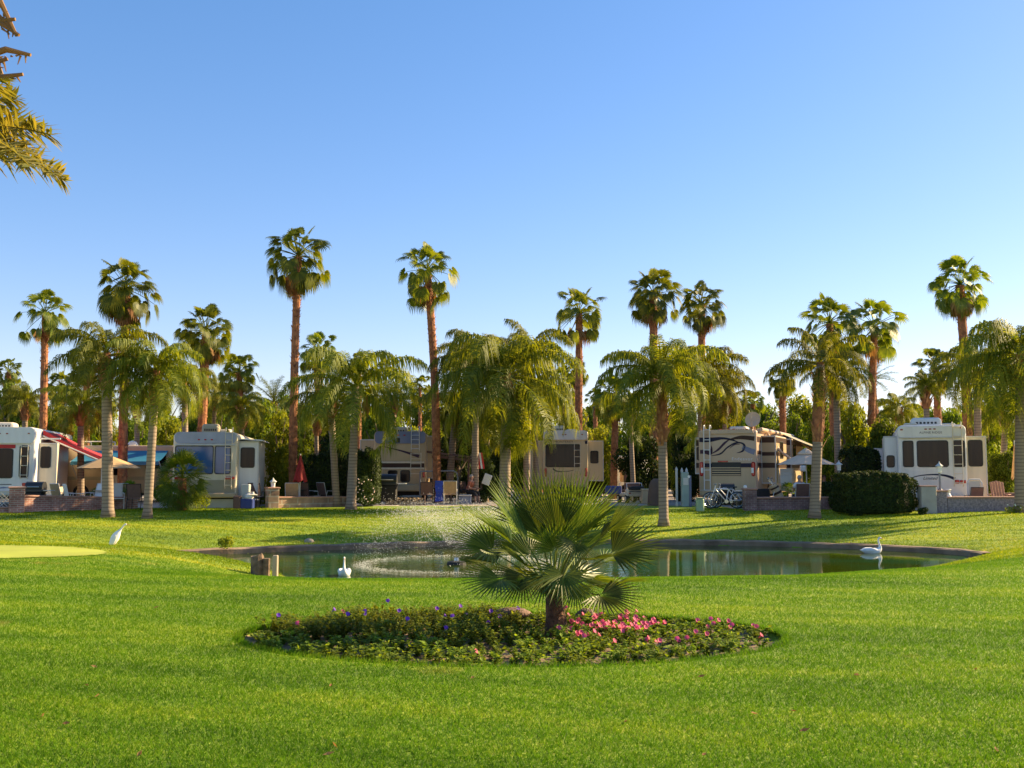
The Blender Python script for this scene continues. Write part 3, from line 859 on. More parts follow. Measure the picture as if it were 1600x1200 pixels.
queen_palm(171, 166, 558, 34.5, 82, 'queen palm with pale ringed trunk, left one of the front pair at left', 31, 1, .20, .15, bl=1.2)
queen_palm(232, 244, 585, 34.5, 78, 'queen palm with pale ringed trunk, right one of the front pair at left', 32, 0, .155, .13, bl=1.1)
queen_palm(549, 556, 606, 40, 104, 'wide drooping queen palm by the clipped hedge', 33, 1, .20, .12, boots=False)
queen_palm(527, 516, 622, 43, 62, 'queen palm behind the wide drooping one, dark curved trunk', 34, 2, .16, .13)
queen_palm(788, 792, 590, 41, 108, 'big full queen palm right behind the bed palm', 35, 3, .24, .17, bl=1.3)
queen_palm(742, 744, 566, 47, 72, 'queen palm crown at the upper left of the big full one', 36, 0, .17, .14)
queen_palm(822, 826, 556, 49, 68, 'queen palm crown peeking above the big full one on its right', 37, 2, .17, .14)
queen_palm(700, 712, 640, 50, 50, 'low queen palm over the brown and blue motorhome', 38, 1, .19, .15)
queen_palm(1036, 1034, 594, 35, 96, 'central queen palm with tall mass of woven leaf bases', 39, 0, .17, .13, bl=2.3)
queen_palm(1085, 1098, 590, 57, 76, 'queen palm with a thin pale trunk behind the central one', 40, 0, .14, .12, boots=False)
queen_palm(1128, 1134, 628, 60, 44, 'queen palm over the roof of the brown motorhome', 41, 2, .15, .13)
queen_palm(1271, 1282, 572, 36.5, 78, 'queen palm with brown fibrous trunk top and orange flower stalk', 42, 2, .20, .15, bl=3.0)
queen_palm(1310, 1306, 590, 44, 52, 'queen palm crown right of the fibrous trunk', 43, 0, .16, .14)
queen_palm(1592, 1594, 560, 36.5, 100, 'large dark queen palm cut by the right edge', 44, 3, .2, .15)
queen_palm(1528, 1526, 578, 44, 66, 'queen palm behind the tall fan palm above the white trailer', 45, 1, .17, .14)
queen_palm(1562, 1572, 640, 46, 54, 'low bright queen palm at the right edge', 46, 1, .15, .12)
queen_palm(1452, 1446, 608, 45, 38, 'small queen palm left of the tall fan palm at right', 47, 2, .14, .12)
queen_palm(128, 126, 636, 46, 50, 'queen palm low behind the red awning', 48, 0, .16, .13)
queen_palm(292, 288, 600, 47, 50, 'queen palm behind the left motorhome roof', 49, 1, .16, .13)
queen_palm(36, 40, 632, 54, 46, 'yellowish queen palm above the leftmost trailer', 50, 2, .16, .13)
queen_palm(378, 378, 640, 45, 40, 'queen palm beside the tan motorhome slide out', 51, 0, .13, .11)
queen_palm(497, 494, 652, 47, 30, 'slender queen palm with orange stalk behind the red umbrella', 52, 1, .11, .09)
queen_palm(990, 984, 640, 50, 44, 'queen palm fronds hanging in front of the ficus', 53, 2, .13, .1)

queen_palm(758, 762, 640, 49, 70, 'low queen palm filling the gap left of the big full one', 55, 4, .15, .12)
queen_palm(838, 836, 632, 52, 56, 'low queen palm right of the big full one', 56, 1, .15, .12)
queen_palm(612, 616, 622, 54, 46, 'queen palm behind the shaded motorhome roof', 57, 2, .15, .12)
queen_palm(1408, 1404, 640, 56, 40, 'queen palm left behind the white trailer', 58, 4, .15, .12)
queen_palm(215, 214, 628, 52, 44, 'queen palm in the gap between the front pair', 59, 2, .15, .12)
queen_palm(330, 336, 618, 56, 50, 'queen palm right behind the red trunk above the tan motorhome', 60, 4, .15, .12)
def date_palm(px, pxc, pyc, d, rpx, label, seed, v=0):
    base = Vector((X(px, d), d, .085)); c = W(pxc, pyc, d); sc = rpx / 1600 * d / 2.5
    root = thing('date_palm', label, 'palm tree', base, 0, 'date palms among the lots')
    top = c - base
    palm_trunk((0, 0, 0), top, .25, .22, True, seed).build('trunk', [m_trunkr, m_boot], root, fix=False)
    o = link('crown', DATE[v], root, top); o.scale = (sc,) * 3; o.rotation_euler = (0, 0, seed)
date_palm(738, 736, 566, 58, 56, 'date palm with stiff pale fronds left of the big queen palm', 1, 0)
date_palm(1378, 1362, 592, 60, 44, 'date palm with stiff fronds showing right of a fan palm trunk', 2, 1)
date_palm(430, 428, 628, 60, 50, 'date palm with thin feathery fronds left of the tallest palm', 3, 1)

# ------------------------------------------------------------------ broad-leaved trees behind
TR = [
 (20, 600, 62, 90, 'mid', 'bushy tree behind the leftmost trailer'),
 (78, 628, 58, 80, 'yellow', 'yellow green tree beside the leftmost red trunk'),
 (118, 640, 54, 90, 'mid2', 'mid green tree behind the red awning'),
 (160, 622, 66, 70, 'yellow2', 'yellow green tree left of the front queen palms'),
 (216, 664, 70, 90, 'mid', 'low far tree between the two front queen palms'),
 (262, 655, 60, 80, 'yellow', 'yellow green tree above the tan motorhome roof'),
 (340, 640, 64, 80, 'mid2', 'mid green tree behind the tan motorhome'),
 (412, 626, 52, 90, 'mid', 'leafy tree just right of the tan motorhome slide out'),
 (436, 648, 46, 74, 'yellow2', 'bright leafy tree left of the red umbrella'),
 (470, 668, 56, 70, 'mid', 'tree behind the tallest palm trunk'),
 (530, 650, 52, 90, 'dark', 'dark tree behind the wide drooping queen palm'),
 (598, 640, 60, 90, 'mid2', 'mid green tree above the hedge'),
 (640, 672, 76, 70, 'yellow', 'far yellow green tree left of the leaning palm'),
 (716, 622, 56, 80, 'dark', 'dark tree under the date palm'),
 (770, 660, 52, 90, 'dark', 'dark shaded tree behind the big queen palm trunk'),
 (830, 640, 60, 80, 'mid', 'mid green tree behind the cream trailer'),
 (900, 640, 66, 80, 'yellow2', 'bright tree over the cream trailer roof'),
 (936, 668, 60, 56, 'yellow', 'bright round tree right of the cream trailer'),
 (990, 700, 72, 90, 'mid2', 'far tree seen past the ficus'),
 (1060, 640, 60, 80, 'mid', 'tree between the close pair of fan palms'),
 (1130, 626, 62, 90, 'yellow2', 'yellow green tree behind the brown motorhome'),
 (1172, 655, 72, 60, 'mid', 'far tree behind the satellite dish'),
 (1240, 642, 70, 56, 'mid2', 'round tree right of the satellite dish'),
 (1212, 664, 78, 70, 'mid', 'low far tree behind the grey umbrella'),
 (1290, 632, 54, 90, 'mid', 'tree behind the fibrous trunk'),
 (1336, 628, 50, 92, 'yellow', 'bright tree above the clipped hedges'),
 (1382, 650, 48, 84, 'mid2', 'tree touching the left side of the white fifth wheel'),
 (1430, 640, 66, 66, 'yellow2', 'far light tree above the white fifth wheel'),
 (1478, 640, 60, 80, 'mid', 'tree behind the white fifth wheel roof'),
 (1548, 634, 50, 90, 'yellow', 'bright tree right of the white fifth wheel'),
 (1596, 660, 56, 80, 'mid2', 'grey green tree at the right edge'),
 (1570, 712, 44, 60, 'mid', 'small bush behind the wooden chair'),
]
for i, (px, py, d, w, k, lab) in enumerate(TR): tree(px, py - 14, d, w, k, lab, i)
# a second, farther row closes the gaps
for i, px in enumerate(range(-60, 1700, 42)):
    r_ = random.Random(i * 3 + 1)
    tree(px + r_.uniform(-14, 14), r_.uniform(602, 648), 84 + r_.uniform(0, 10), 100, r_.choice(['mid', 'mid2', 'yellow', 'yellow2']),
         'far tree in the last row at the back of the lots', i + 50, grp='far trees at the back of the lots')
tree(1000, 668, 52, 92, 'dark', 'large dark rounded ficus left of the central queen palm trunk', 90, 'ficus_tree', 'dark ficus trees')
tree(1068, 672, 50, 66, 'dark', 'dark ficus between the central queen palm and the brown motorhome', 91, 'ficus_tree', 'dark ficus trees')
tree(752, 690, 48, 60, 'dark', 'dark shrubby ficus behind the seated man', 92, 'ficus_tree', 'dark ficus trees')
tree(1305, 668, 46, 70, 'mid2', 'leafy shrub behind the lantern and the grey umbrella', 93, 'shrub', 'shrubs by the patios')
tree(470, 705, 48, 50, 'dark', 'dark shrub behind the red umbrella', 94, 'shrub', 'shrubs by the patios')

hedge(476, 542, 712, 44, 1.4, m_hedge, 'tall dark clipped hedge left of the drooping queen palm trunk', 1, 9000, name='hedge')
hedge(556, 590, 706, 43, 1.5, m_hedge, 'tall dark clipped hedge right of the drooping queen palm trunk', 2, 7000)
hedge(1318, 1434, 741, 37, 1.7, m_hedge, 'low wide clipped hedge at the lawn edge', 3, 26000, .038)
hedge(1326, 1380, 703, 42, 1.6, m_hedge, 'round topped clipped hedge behind the low one', 4, 9000, zb=.09)
hedge(1290, 1322, 756, 40, 1.5, m_hedge, 'dark bush between the right brick wall and the low hedge', 5, 5000, .06)

# young fan palm bush by the tan motorhome
def bush_palm(px, py, d, rpx, label, seed):
    base = G(px, d); rng = random.Random(seed); R = rpx / 1600 * d
    root = thing('young_fan_palm', label, 'palm tree', base)
    mb = MB(); H = Z(py, d) - base.z
    tb = MB(); tb.tube([(0, 0, -.1), (0, 0, H * .9)], [.2, .16], 9); tb.build('trunk', m_trunkr, root)
    for i in range(80):
        t = (i + .5) / 80; el = math.radians(88 - 150 * t ** .9 + rng.uniform(-8, 8)); az = i * 2.39996
        ax = Vector((math.cos(az) * math.cos(el), math.sin(az) * math.cos(el), math.sin(el)))
        fan_leaf(mb, Vector((0, 0, H * (.98 - .18 * t))), ax, R * rng.uniform(.45, .72), R * .48, rng, 16, 100, .25, .12, .022, 0, stem=.012, hang=rng.uniform(0, 16), roll=.9)
    mb.build('crown', [m_fanb], root, fix=False)
bush_palm(285, 742, 39, 46, 'bushy young fan palm in front of the tan motorhome', 5)

# near date palm, only fronds reach into the photo at the upper left
m_near = leafmat('golden_date_leaf', (.12, .14, .03), (.32, .28, .08), .35, .5)
def near_palm():
    D = 7.0
    c = W(-150, 215, D); base = Vector((c.x - .25, D + .2, tz(c.x, D)))
    root = thing('date_palm', 'near date palm whose frond tips enter the photo at the upper left corner', 'palm tree', base)
    palm_trunk((0, 0, 0), c - base, .2, .17, True, 77).build('trunk', [m_trunkr, m_boot], root, fix=False)
    rng = random.Random(8)
    loc = c - base
    def fr(px, py, dyy, ln, arch, el, name='frond', m=None, nl=105):
        tgt = W(px - 14, py, D + dyy); v = tgt - c
        az = math.atan2(v.y, v.x)
        arch *= .6; el = math.atan2(v.z, math.hypot(v.x, v.y)) + .88 * arch
        mb = MB(); pinnate(mb, (0, 0, 0), az, el, v.length * ln, rng, nl, .30, arch, .3, .011, 0, .014, True)
        mb.build(name, [m or m_near], root, loc, fix=False)
    fr(108, 296, .3, 1.04, .62, .12); fr(88, 222, -.1, 1.03, .45, .28); fr(44, 160, .2, 1.0, .4, .62); fr(60, 285, -.5, 1.0, .7, .0); fr(80, 212, .6, 1.0, .5, .25); fr(96, 290, -.2, 1.0, .6, .1); fr(20, 130, -.2, 1., .4, .6)
    for i in range(16):
        az = rng.uniform(1.6, 4.6); mb = MB(); pinnate(mb, (0, 0, 0), az, rng.uniform(-.5, 1.3), 1.2, rng, 50, .25, .5, .3, .008, 0, .014, True)
        mb.build('frond', [m_date], root, loc, fix=False)
    # dry stalks above
    for (x0, y0, x1, y1) in ((-60, 20, 30, 55), (-40, -60, 26, 56), (-80, 60, 24, 30), (-30, 90, 48, 86), (-60, 150, 36, 116), (-50, 130, 12, 92), (-70, -20, 18, 44), (-40, 30, 6, 125)):
        p0 = W(x0, y0, D) - base; p1 = W(x1, y1, D) - base; m = (p0 + p1) / 2 + Vector((0, 0, .05))
        mb = MB(); mb.tube([p0, m, p1], [.026, .022, .012], 6)
        for k in range(7):
            q = p0.lerp(p1, .3 + .1 * k); mb.tube([q, q + Vector((rng.uniform(-.02, .08), 0, rng.uniform(-.08, .03)))], [.009, .003], 4)
        mb.build('dry_stalk', m_dead, root, fix=False)
near_palm()

# ------------------------------------------------------------------ bed palm in the foreground, each leaf a part
m_bedleaf = leafmat('bed_palm_leaf', (.060, .100, .014), (.150, .190, .030), .20, .28, (2.2, 2.0, .45), objvar=.35)
m_stem = leafmat('leaf_stalk', (.13, .17, .03), (.20, .24, .05), .15, .4)
m_fibre = mat('palm_fibre', (.055, .026, .016), .95, scale=14, col2=(.20, .095, .05), bmp=1, bscale=40)
def bed_palm():
    D = 10.75; base = Vector((X(868, D), D, tz(X(868, D), D)))
    root = thing('fan_palm', 'young fan palm with stiff pointed leaves in the middle of the flower bed', 'palm tree', base)
    rng = random.Random(3); tb = MB()
    tb.tube([(0, 0, -.05), (0, 0, .06), (.0, 0, .18), (-.02, 0, .32), (-.03, 0, .48)], [.125, .12, .105, .09, .06], 14)
    for i in range(240):
        a = rng.uniform(0, 6.28); z = rng.uniform(0, .4); o = Vector((math.cos(a), math.sin(a), 0)); s = Vector((-o.y, o.x, 0))
        r = .120 - .09 * (z / .4) ** 1.5 * .6; q = o * r * .92 + Vector((0, 0, z)); l = rng.uniform(.03, .09)
        tb.add([q - s * .018, q + s * .018, q + s * rng.uniform(-.01, .01) + o * l * .45 + Vector((0, 0, l * rng.uniform(-.6, 1)))], [(0, 1, 2)])
    tb.build('trunk', m_fibre, root, fix=False)
    C0 = Vector((-.03, 0, .40))
    def leaf(hpx, hpy, dy, tpx, tpy, tdy, spread, R=None, droop=.05, n=25, side=1):
        hub = W(hpx, hpy, D + dy) - base; tip = W(tpx, tpy, D + tdy) - base
        ax = hub - C0; Lp = ax.length
        mb = MB()
        # petiole
        mid = C0.lerp(hub, .55) + Vector((0, 0, .04))
        mb.tube([C0, mid, hub], [.014, .010, .007], 6, 1)
        a = (tip - hub); R = (R or a.length) * 1.07; a.normalize()
        up = Vector((0, 0, 1)) if abs(a.z) < .8 else Vector((0, -1, .3))
        up = up + Vector((rng.gauss(0, .25), rng.gauss(0, .25) - .25 * side, 0))
        a_, s, nn = basis(a, up)
        for k in range(n):
            u = (k + .5) / n * 2 - 1; th = math.radians(spread) * u
            d = (a_ * math.cos(th) + s * math.sin(th) + nn * (.10 + .16 * abs(u))).normalized()
            sd = (s * math.cos(th) - a_ * math.sin(th)).normalized()
            L_ = R * (1 - .22 * abs(u) ** 2.2) * rng.uniform(.92, 1.05); ww = .0125 * (R / .62) * min(1.2, spread / 85 * 25 / n)
            g = Vector((0, 0, -1)); f = nn * (ww * .9)
            p1 = hub + d * .015; pm = hub + d * L_ * .42; p3 = hub + d * L_ * .72 + g * L_ * droop * .4; p4 = hub + d * L_ + g * L_ * droop * rng.uniform(.4, 1.8)
            ww *= 1.35
            mb.add([p1, pm - sd * ww + f, p3 - sd * ww * .55 + f * .5, p4, p3 + sd * ww * .55 + f * .5, pm + sd * ww + f, pm, p3],
                   [(0, 6, 1), (0, 5, 6), (1, 6, 7, 2), (6, 5, 4, 7), (2, 7, 3), (7, 4, 3)], 0)
        mb.build('leaf', [m_bedleaf, m_stem], root, fix=False)
    # hub px, py, depth; tip px, py, depth; spread
    leaf(822, 846, -.25, 752, 752, -.35, 62, .76)
    leaf(800, 850, .1, 722, 800, .15, 70, .70)
    leaf(770, 862, -.15, 700, 842, -.25, 92, .52)
    leaf(776, 880, .15, 718, 872, .3, 80, .5)
    leaf(782, 905, -.35, 742, 925, -.55, 88, .46)
    leaf(880, 896, -.45, 868, 950, -.75, 108, .42)
    leaf(900, 846, -.30, 975, 792, -.45, 60, .62)
    leaf(898, 848, -.42, 888, 900, -.8, 80, .30)
    leaf(956, 866, -.15, 1040, 846, -.2, 80, .60)
    leaf(944, 878, .25, 1020, 880, .4, 80, .52)
    leaf(938, 930, -.35, 1004, 962, -.6, 96, .46)
    leaf(925, 905, -.05, 985, 925, -.1, 75, .45)
    leaf(846, 838, -.1, 800, 750, .0, 46, .76)
    leaf(858, 832, .1, 838, 742, .15, 40, .72)
    leaf(872, 838, -.12, 862, 748, -.15, 42, .70)
    leaf(884, 836, .05, 896, 744, .1, 40, .72)
    leaf(896, 838, -.15, 930, 756, -.2, 46, .70)
    leaf(912, 838, .15, 962, 768, .25, 50, .68)
    leaf(936, 842, .1, 1010, 796, .15, 52, .68)
    leaf(950, 830, -.2, 1016, 792, -.35, 44, .50)
    leaf(868, 860, -.35, 850, 792, -.6, 70, .42)
    leaf(828, 868, .35, 776, 830, .7, 80, .6)
    leaf(905, 862, .4, 950, 812, .8, 80, .6)
    leaf(866, 856, .45, 866, 776, .8, 80, .6)
    leaf(846, 900, .35, 800, 910, .8, 80, .5)
    leaf(900, 905, .4, 950, 900, .8, 80, .5)
    leaf(826, 888, -.3, 790, 868, -.55, 85, .42)
    leaf(918, 876, -.42, 962, 876, -.75, 80, .36)
    leaf(852, 902, -.40, 836, 962, -.62, 85, .34)
    leaf(898, 912, -.40, 902, 975, -.6, 80, .34)
    leaf(818, 900, -.2, 790, 938, -.35, 80, .40)
    leaf(960, 912, .2, 1020, 912, .35, 75, .42)
bed_palm()

# ------------------------------------------------------------------ bedding plants
m_pet = leafmat('petunia_leaf', (.08, .14, .014), (.21, .28, .03), .35, .6)
m_petd = leafmat('tall_bedding_leaf', (.07, .11, .013), (.22, .25, .03), .38, .6)
m_pink = leafmat('pink_petal', (.62, .07, .17), (.80, .16, .28), .3, .5, (1.2, 1, 1), 0)
m_purple = leafmat('purple_petal', (.14, .04, .42), (.28, .09, .58), .3, .5, (1.2, 1, 1.2), 0)
m_whitep = leafmat('white_petal', (.75, .75, .6), (.8, .8, .7), .3, .5, (1, 1, 1), 0)
def plant_mesh(seed, h, r, n, leaf, material, stems=5):
    rng = random.Random(seed); mb = MB()
    for s_ in range(stems):
        a = rng.uniform(0, 6.28); rr = r * rng.uniform(.2, 1); tip = Vector((math.cos(a) * rr, math.sin(a) * rr, h * rng.uniform(.6, 1.1)))
        b0 = Vector((0, 0, 0)); mb.tube([b0, tip * .5 + Vector((0, 0, .01)), tip], [.004, .003, .002], 4)
        for k in range(n // stems):
            t = rng.uniform(.15, 1.05); q = tip * t; d = Vector((rng.gauss(0, 1), rng.gauss(0, 1), rng.uniform(-.1, .9))).normalized()
            s = d.cross(Vector((0, 0, 1))).normalized() * leaf * .42; l = leaf * rng.uniform(.7, 1.3)
            mb.add([q, q + d * l * .5 + s, q + d * l + Vector((0, 0, -l * .2)), q + d * l * .5 - s], [(0, 1, 2, 3)])
    return mb.mesh('foliage', [material])
LOW = [plant_mesh(i, .13, .12, 150, .040, m_pet, 7) for i in range(4)]
TALL = [plant_mesh(20 + i, .20, .15, 230, .036, m_petd, 10) for i in range(4)]
def flower_mesh(seed, material, r=.03):
    rng = random.Random(seed); mb = MB(); c = Vector((0, 0, 0)); nrm = Vector((rng.gauss(0, .4), -1, .9)).normalized()
    a, s, n = basis(nrm); ring = []
    for k in range(10):
        an = k * .628; q = r * (1 if k % 2 else .86); ring.append(s * math.cos(an) * q + n * math.sin(an) * q + nrm * .012)
    mb.add([c] + ring, [(0, k + 1, (k + 1) % 10 + 1) for k in range(10)])
    mb.tube([c, -nrm * .03 + Vector((0, 0, -.01))], [.006, .003], 5)
    return mb.mesh('flower', [material], True)
FLP = [flower_mesh(i, m_pink, .026) for i in range(3)]; FLV = [flower_mesh(i, m_purple, .025) for i in range(3)]; FLW = [flower_mesh(1, m_whitep, .03)]
rng = random.Random(12)
def bedpoint(px, py):
    """flower bed point for photo pixel"""
    d = (EYE + .06) / ((py - 735) / 1606)
    return X(px, d), d
def plant(x, y, kind, fl=None, nfl=0, sc=1, label='', grp='', fz=.11):
    z = float(bedz(np.array([x]), np.array([y]))[0]) - .01
    t = thing('bedding_plant', label, 'plant', (x, y, z), rng.uniform(0, 6.28), grp)
    me = rng.choice(LOW if kind == 'low' else TALL)
    o = link('foliage', me, t); o.scale = (sc, sc, sc)
    for k in range(nfl):
        a = rng.uniform(0, 6.28); r = rng.uniform(.01, .12) * sc
        f = link('flower', rng.choice(fl), t, (math.cos(a) * r, math.sin(a) * r, fz * sc * rng.uniform(.8, 1.15)))
        f.rotation_euler = (0, 0, rng.gauss(0, .5) - t.rotation_euler.z)
n_ = 0
pts = []
tries = 0
while len(pts) < 285 and tries < 12000:
    tries += 1
    x = rng.uniform(-2.62, 2.55); y = rng.uniform(8.75, 11.75)
    if bed_r(x, y) > .93: continue
    if (x - .45) ** 2 + (y - 10.75) ** 2 < .05: continue
    left = x < -.1
    md = .125 if left else .145
    if any((x - a) ** 2 + (y - b) ** 2 < md * md for a, b in pts): continue
    if x > 1.6 and y < 9.9 and rng.random() < .4: continue
    if x > 2.05 and rng.random() < .5: continue
    if (y - BED[1]) / BED[3] < -.5 and rng.random() < .45: continue
    pts.append((x, y))
for x, y in pts:
    front = (y - BED[1]) / BED[3] < -.28 - .1 * x
    px = 800 + x / y * 1606
    if x < .1 and not front:
        edge = y > 10.9
        nf = 1 if rng.random() < (.28 if edge else .12) else 0
        s = rng.uniform(.75, 1.15) * (1.0 if x > -2.2 else 1.1)
        plant(x, y, 'tall', FLV if rng.random() < .85 else FLP, nf, s,
              'tall bushy bedding plant with purple flower in the left half of the bed' if nf else 'tall leafy bedding plant in the left half of the bed',
              'tall bedding plants in the left half of the bed', .215)
    else:
        pinkz = .4 < x < 2.4 and y > 9.7
        pr = .75 if (.6 < x < 1.45 and 10.1 < y < 11.3) else (.45 if pinkz else .03)
        nf = 0
        if rng.random() < pr: nf = rng.randint(3, 6) if pr > .5 else rng.randint(1, 3)
        plant(x, y, 'low', FLP, nf, rng.uniform(.75, 1.2),
              'low petunia plant with pink blooms in the right half of the bed' if nf else 'low green bedding plant without blooms near the front of the bed',
              'low petunias in the flower bed', .135)
# rocks in the bed
m_rock = mat('brown_rock', (.10, .055, .04), .9, scale=6, col2=(.24, .15, .11), bmp=.7)
def rock(x, y, sx, sy, sz, label, seed, mt=None, z=None):
    rg = random.Random(seed); mb = MB(); mb.ball((0, 0, 0), 1, 14, sc=(sx, sy, sz))
    mb.v = [(a * rg.uniform(.9, 1.1), b_ * rg.uniform(.9, 1.1), max(c, -sz * .5) * rg.uniform(.88, 1.08)) for a, b_, c in mb.v]
    o = mb.build('rock', mt or m_rock, None, (x, y, (tz(x, y) if z is None else z) + sz * .4), smooth=True)
    tag(o, label, 'rock')
x, y = bedpoint(800, 975); rock(x, y + .35, .21, .12, .07, 'long flat brown rock in the flower bed left of the palm trunk', 1, z=-.0)
x, y = bedpoint(918, 972); rock(x, y + .4, .12, .1, .12, 'dark upright rock behind the palm trunk in the bed', 2)
rock(X(482, 29.9), 30.15, .15, .11, .10, 'small pale rock sitting on the pond curb', 3, mat('pale_rock', (.35, .28, .2), .9, bmp=.5), z=-.51)
# fallen leaves on the lawn
for i, (px, py, lab) in enumerate(((1248, 1141, 'dry curled leaf at the lower right of the lawn'), (520, 1178, 'dry leaf at the bottom left of the lawn'), (1092, 995 + 60, 'small dry leaf in front of the flower bed'), (250, 822 + 130, 'dry leaf on the lawn left of the bed'))):
    d = EYE / ((py - 735) / 1606); x = X(px, d); mb = MB()
    mb.add([(-.035, 0, .0), (-.01, .02, .012), (.035, .004, .018), (.0, -.022, .006), (0, 0, .0)], [(0, 4, 1), (1, 4, 2), (2, 4, 3), (3, 4, 0)])
    tag(mb.build('fallen_leaf', m_dead, None, (x, d, tz(x, d) + .03)), lab, 'leaf')

rng = random.Random(77)
for i in range(16):
    py = rng.uniform(1040, 1190); px = rng.uniform(20, 1580); d = EYE / ((py - 735) / 1606); x = X(px, d); mb = MB(); s_ = rng.uniform(.5, .9)
    mb.add([(-.035 * s_, 0, .0), (-.01 * s_, .02 * s_, .012), (.035 * s_, .004, .014), (.0, -.022 * s_, .006), (0, 0, .0)], [(0, 4, 1), (1, 4, 2), (2, 4, 3), (3, 4, 0)])
    o = mb.build('fallen_leaf', m_dead, None, (x, d, tz(x, d) + .018)); o.rotation_euler = (rng.uniform(-.5, .5), rng.uniform(-.5, .5), rng.uniform(0, 6)); tag(o, 'tiny dry leaf scrap lying in the grass of the near lawn', 'leaf', 'dry leaf scraps on the near lawn')

# ================================================================== CAMPERS
m_white = mat('white_gelcoat', (.76, .74, .70), .32, .07, 1.2, coat=.2, streak=True)
m_cream = mat('cream_paint', (.68, .53, .30), .35, .08, 1.2, coat=.15, streak=True)
m_ivory = mat('ivory_paint', (.74, .64, .47), .32, .08, 1.2, coat=.15, streak=True)
m_sand = mat('sand_paint', (.60, .43, .29), .35, .04, 1.2, spec=.35)
m_tanp = mat('tan_paint', (.52, .38, .22), .4, .05, 1.2, coat=.15, streak=True)
m_brown = mat('brown_paint', (.055, .025, .018), .4, .08, 2, spec=.25)
m_bluep = mat('slate_blue_paint', (.14, .17, .28), .35, .06, 1.5, coat=.3)
m_navy = mat('navy_paint', (.018, .018, .045), .4, .05, 2, spec=.2)
m_purple_p = mat('plum_paint', (.06, .03, .055), .4, .05, 2, spec=.2)
m_grayp = mat('warm_grey_paint', (.38, .32, .20), .5, .06, 1.5)
m_redp = mat('red_canvas', (.55, .03, .03), .7, .1, 3)
m_glass = mat('dark_window_glass', (.008, .006, .010), .10, .1, 1.6, spec=.28, col2=(.026, .016, .012), streak=True)
m_bglass = mat('blue_window_glass', (.03, .11, .27), .10, .15, 1, spec=.8)  # blue base colour; on the windscreen it stands in for reflected sky
m_frame = mat('window_frame_black', (.015, .015, .015), .5, .1, 4)
m_frw = mat('window_frame_pale', (.6, .58, .54), .4, .05, 4)
m_alu = mat('aluminium', (.72, .70, .66), .32, .06, 6, metal=.6)
m_rubber = mat('rubber', (.018, .018, .018), .8, .2, 8)
m_chrome = mat('steel', (.5, .5, .5), .25, .05, 6, metal=.9)
m_redl = mat('red_lens', (.45, .012, .012), .25, .1, 5, coat=.5)
m_amber = mat('amber_lens', (.35, .06, .01), .3, .1, 5)
m_wlens = mat('clear_lens', (.8, .8, .78), .2, .03, 5)
m_black = mat('black_metal', (.02, .02, .022), .45, .15, 6)
m_under = mat('chassis', (.025, .022, .02), .9, .2, 4)
m_text = mat('dark_lettering', (.06, .05, .05), .5, .05, 4)
m_textw = mat('silver_lettering', (.75, .74, .76), .3, .05, 4)
m_skirt = mat('vinyl_skirt', (.62, .58, .5), .7, .08, 2)
m_rail = mat('grey_handrail', (.25, .25, .26), .5, .1, 5)

def body_shell(w, z0, z1, L, r=.22, crown=.04, rtop=None):
    """rounded coach body: cross section in xz swept along y (rear at y = 0), rear edges eased"""
    mb = MB(); prof = []
    rb = .06; rt = r
    for cx, cz, rr, a0 in ((w / 2 - rb, z0 + rb, rb, -90), (w / 2 - rt, z1 - rt, rt, 0), (-w / 2 + rt, z1 - rt, rt, 90), (-w / 2 + rb, z0 + rb, rb, 180)):
        for k in range(6):
            a = math.radians(a0 + 90 * k / 5); prof.append((cx + rr * math.cos(a), cz + rr * math.sin(a)))
    n = len(prof); zc = (z0 + z1) / 2; rings = []
    for y, ins in ((0, .07), (.02, .03), (.07, 0), (L - .3, 0), (L - .08, .06), (L, .18)):
        fx = (w - 2 * ins) / w; fz = (z1 - z0 - 2 * ins) / (z1 - z0)
        rings.append([(x * fx, y, zc + (z - zc) * fz) for x, z in prof])
    vs = [p for rg_ in rings for p in rg_]; fs = []
    for i in range(len(rings) - 1):
        for k in range(n):
            j = (k + 1) % n; fs.append((i * n + k, (i + 1) * n + k, (i + 1) * n + j, i * n + j))
    fs.append(tuple(range(n))); fs.append(tuple(reversed(range((len(rings) - 1) * n, len(rings) * n))))
    mb.add(vs, fs); return mb
def smooth_angle(o):
    for p in o.data.polygons: p.use_smooth = True
    try: o.data.set_sharp_from_angle(angle=math.radians(35))
    except Exception: pass
def window(parent, cx, cz, w, h, y=0.0, axis='y', at=None, glass=None, frame=None, r=.06, bars=0, label=None):
    """a window on the face y = const (axis 'y') or x = const (axis 'x'); frame with its pane as child"""
    fr = frame or m_frame; mb = MB()
    outer = rrect(cx, cz, w + .07, h + .07, r + .03); inner = rrect(cx, cz, w, h, r)
    def P(u, v, d): return (u, d, v) if axis == 'y' else (d, u, v)
    s = -1 if axis == 'y' else (1 if at is None or at > 0 else -1)
    base = y if axis == 'y' else at
    d0, d1 = base - s * .01, base + s * .02
    n = len(outer)
    vs = [P(u, v, d0) for u, v in outer] + [P(u, v, d1) for u, v in outer] + [P(u, v, d1) for u, v in inner] + [P(u, v, d0) for u, v in inner]
    fs = []
    for i in range(n):
        j = (i + 1) % n
        fs += [(i, j, n + j, n + i), (n + i, n + j, 2 * n + j, 2 * n + i), (2 * n + i, 2 * n + j, 3 * n + j, 3 * n + i)]
    mb.add(vs, fs)
    for b_ in range(bars):
        u = cx - w / 2 + w * (b_ + 1) / (bars + 1)
        c = P(u, cz, base + s * .012); sz = (.03, .014, h) if axis == 'y' else (.014, .03, h)
        mb.box(c, sz)
    f = mb.build('window', fr, parent)
    if label: f['label'] = label
    p = MB(); p.add([P(u, v, base + s * .008) for u, v in inner], [tuple(range(n))]); p.build('pane', glass or m_glass, f)
    return f
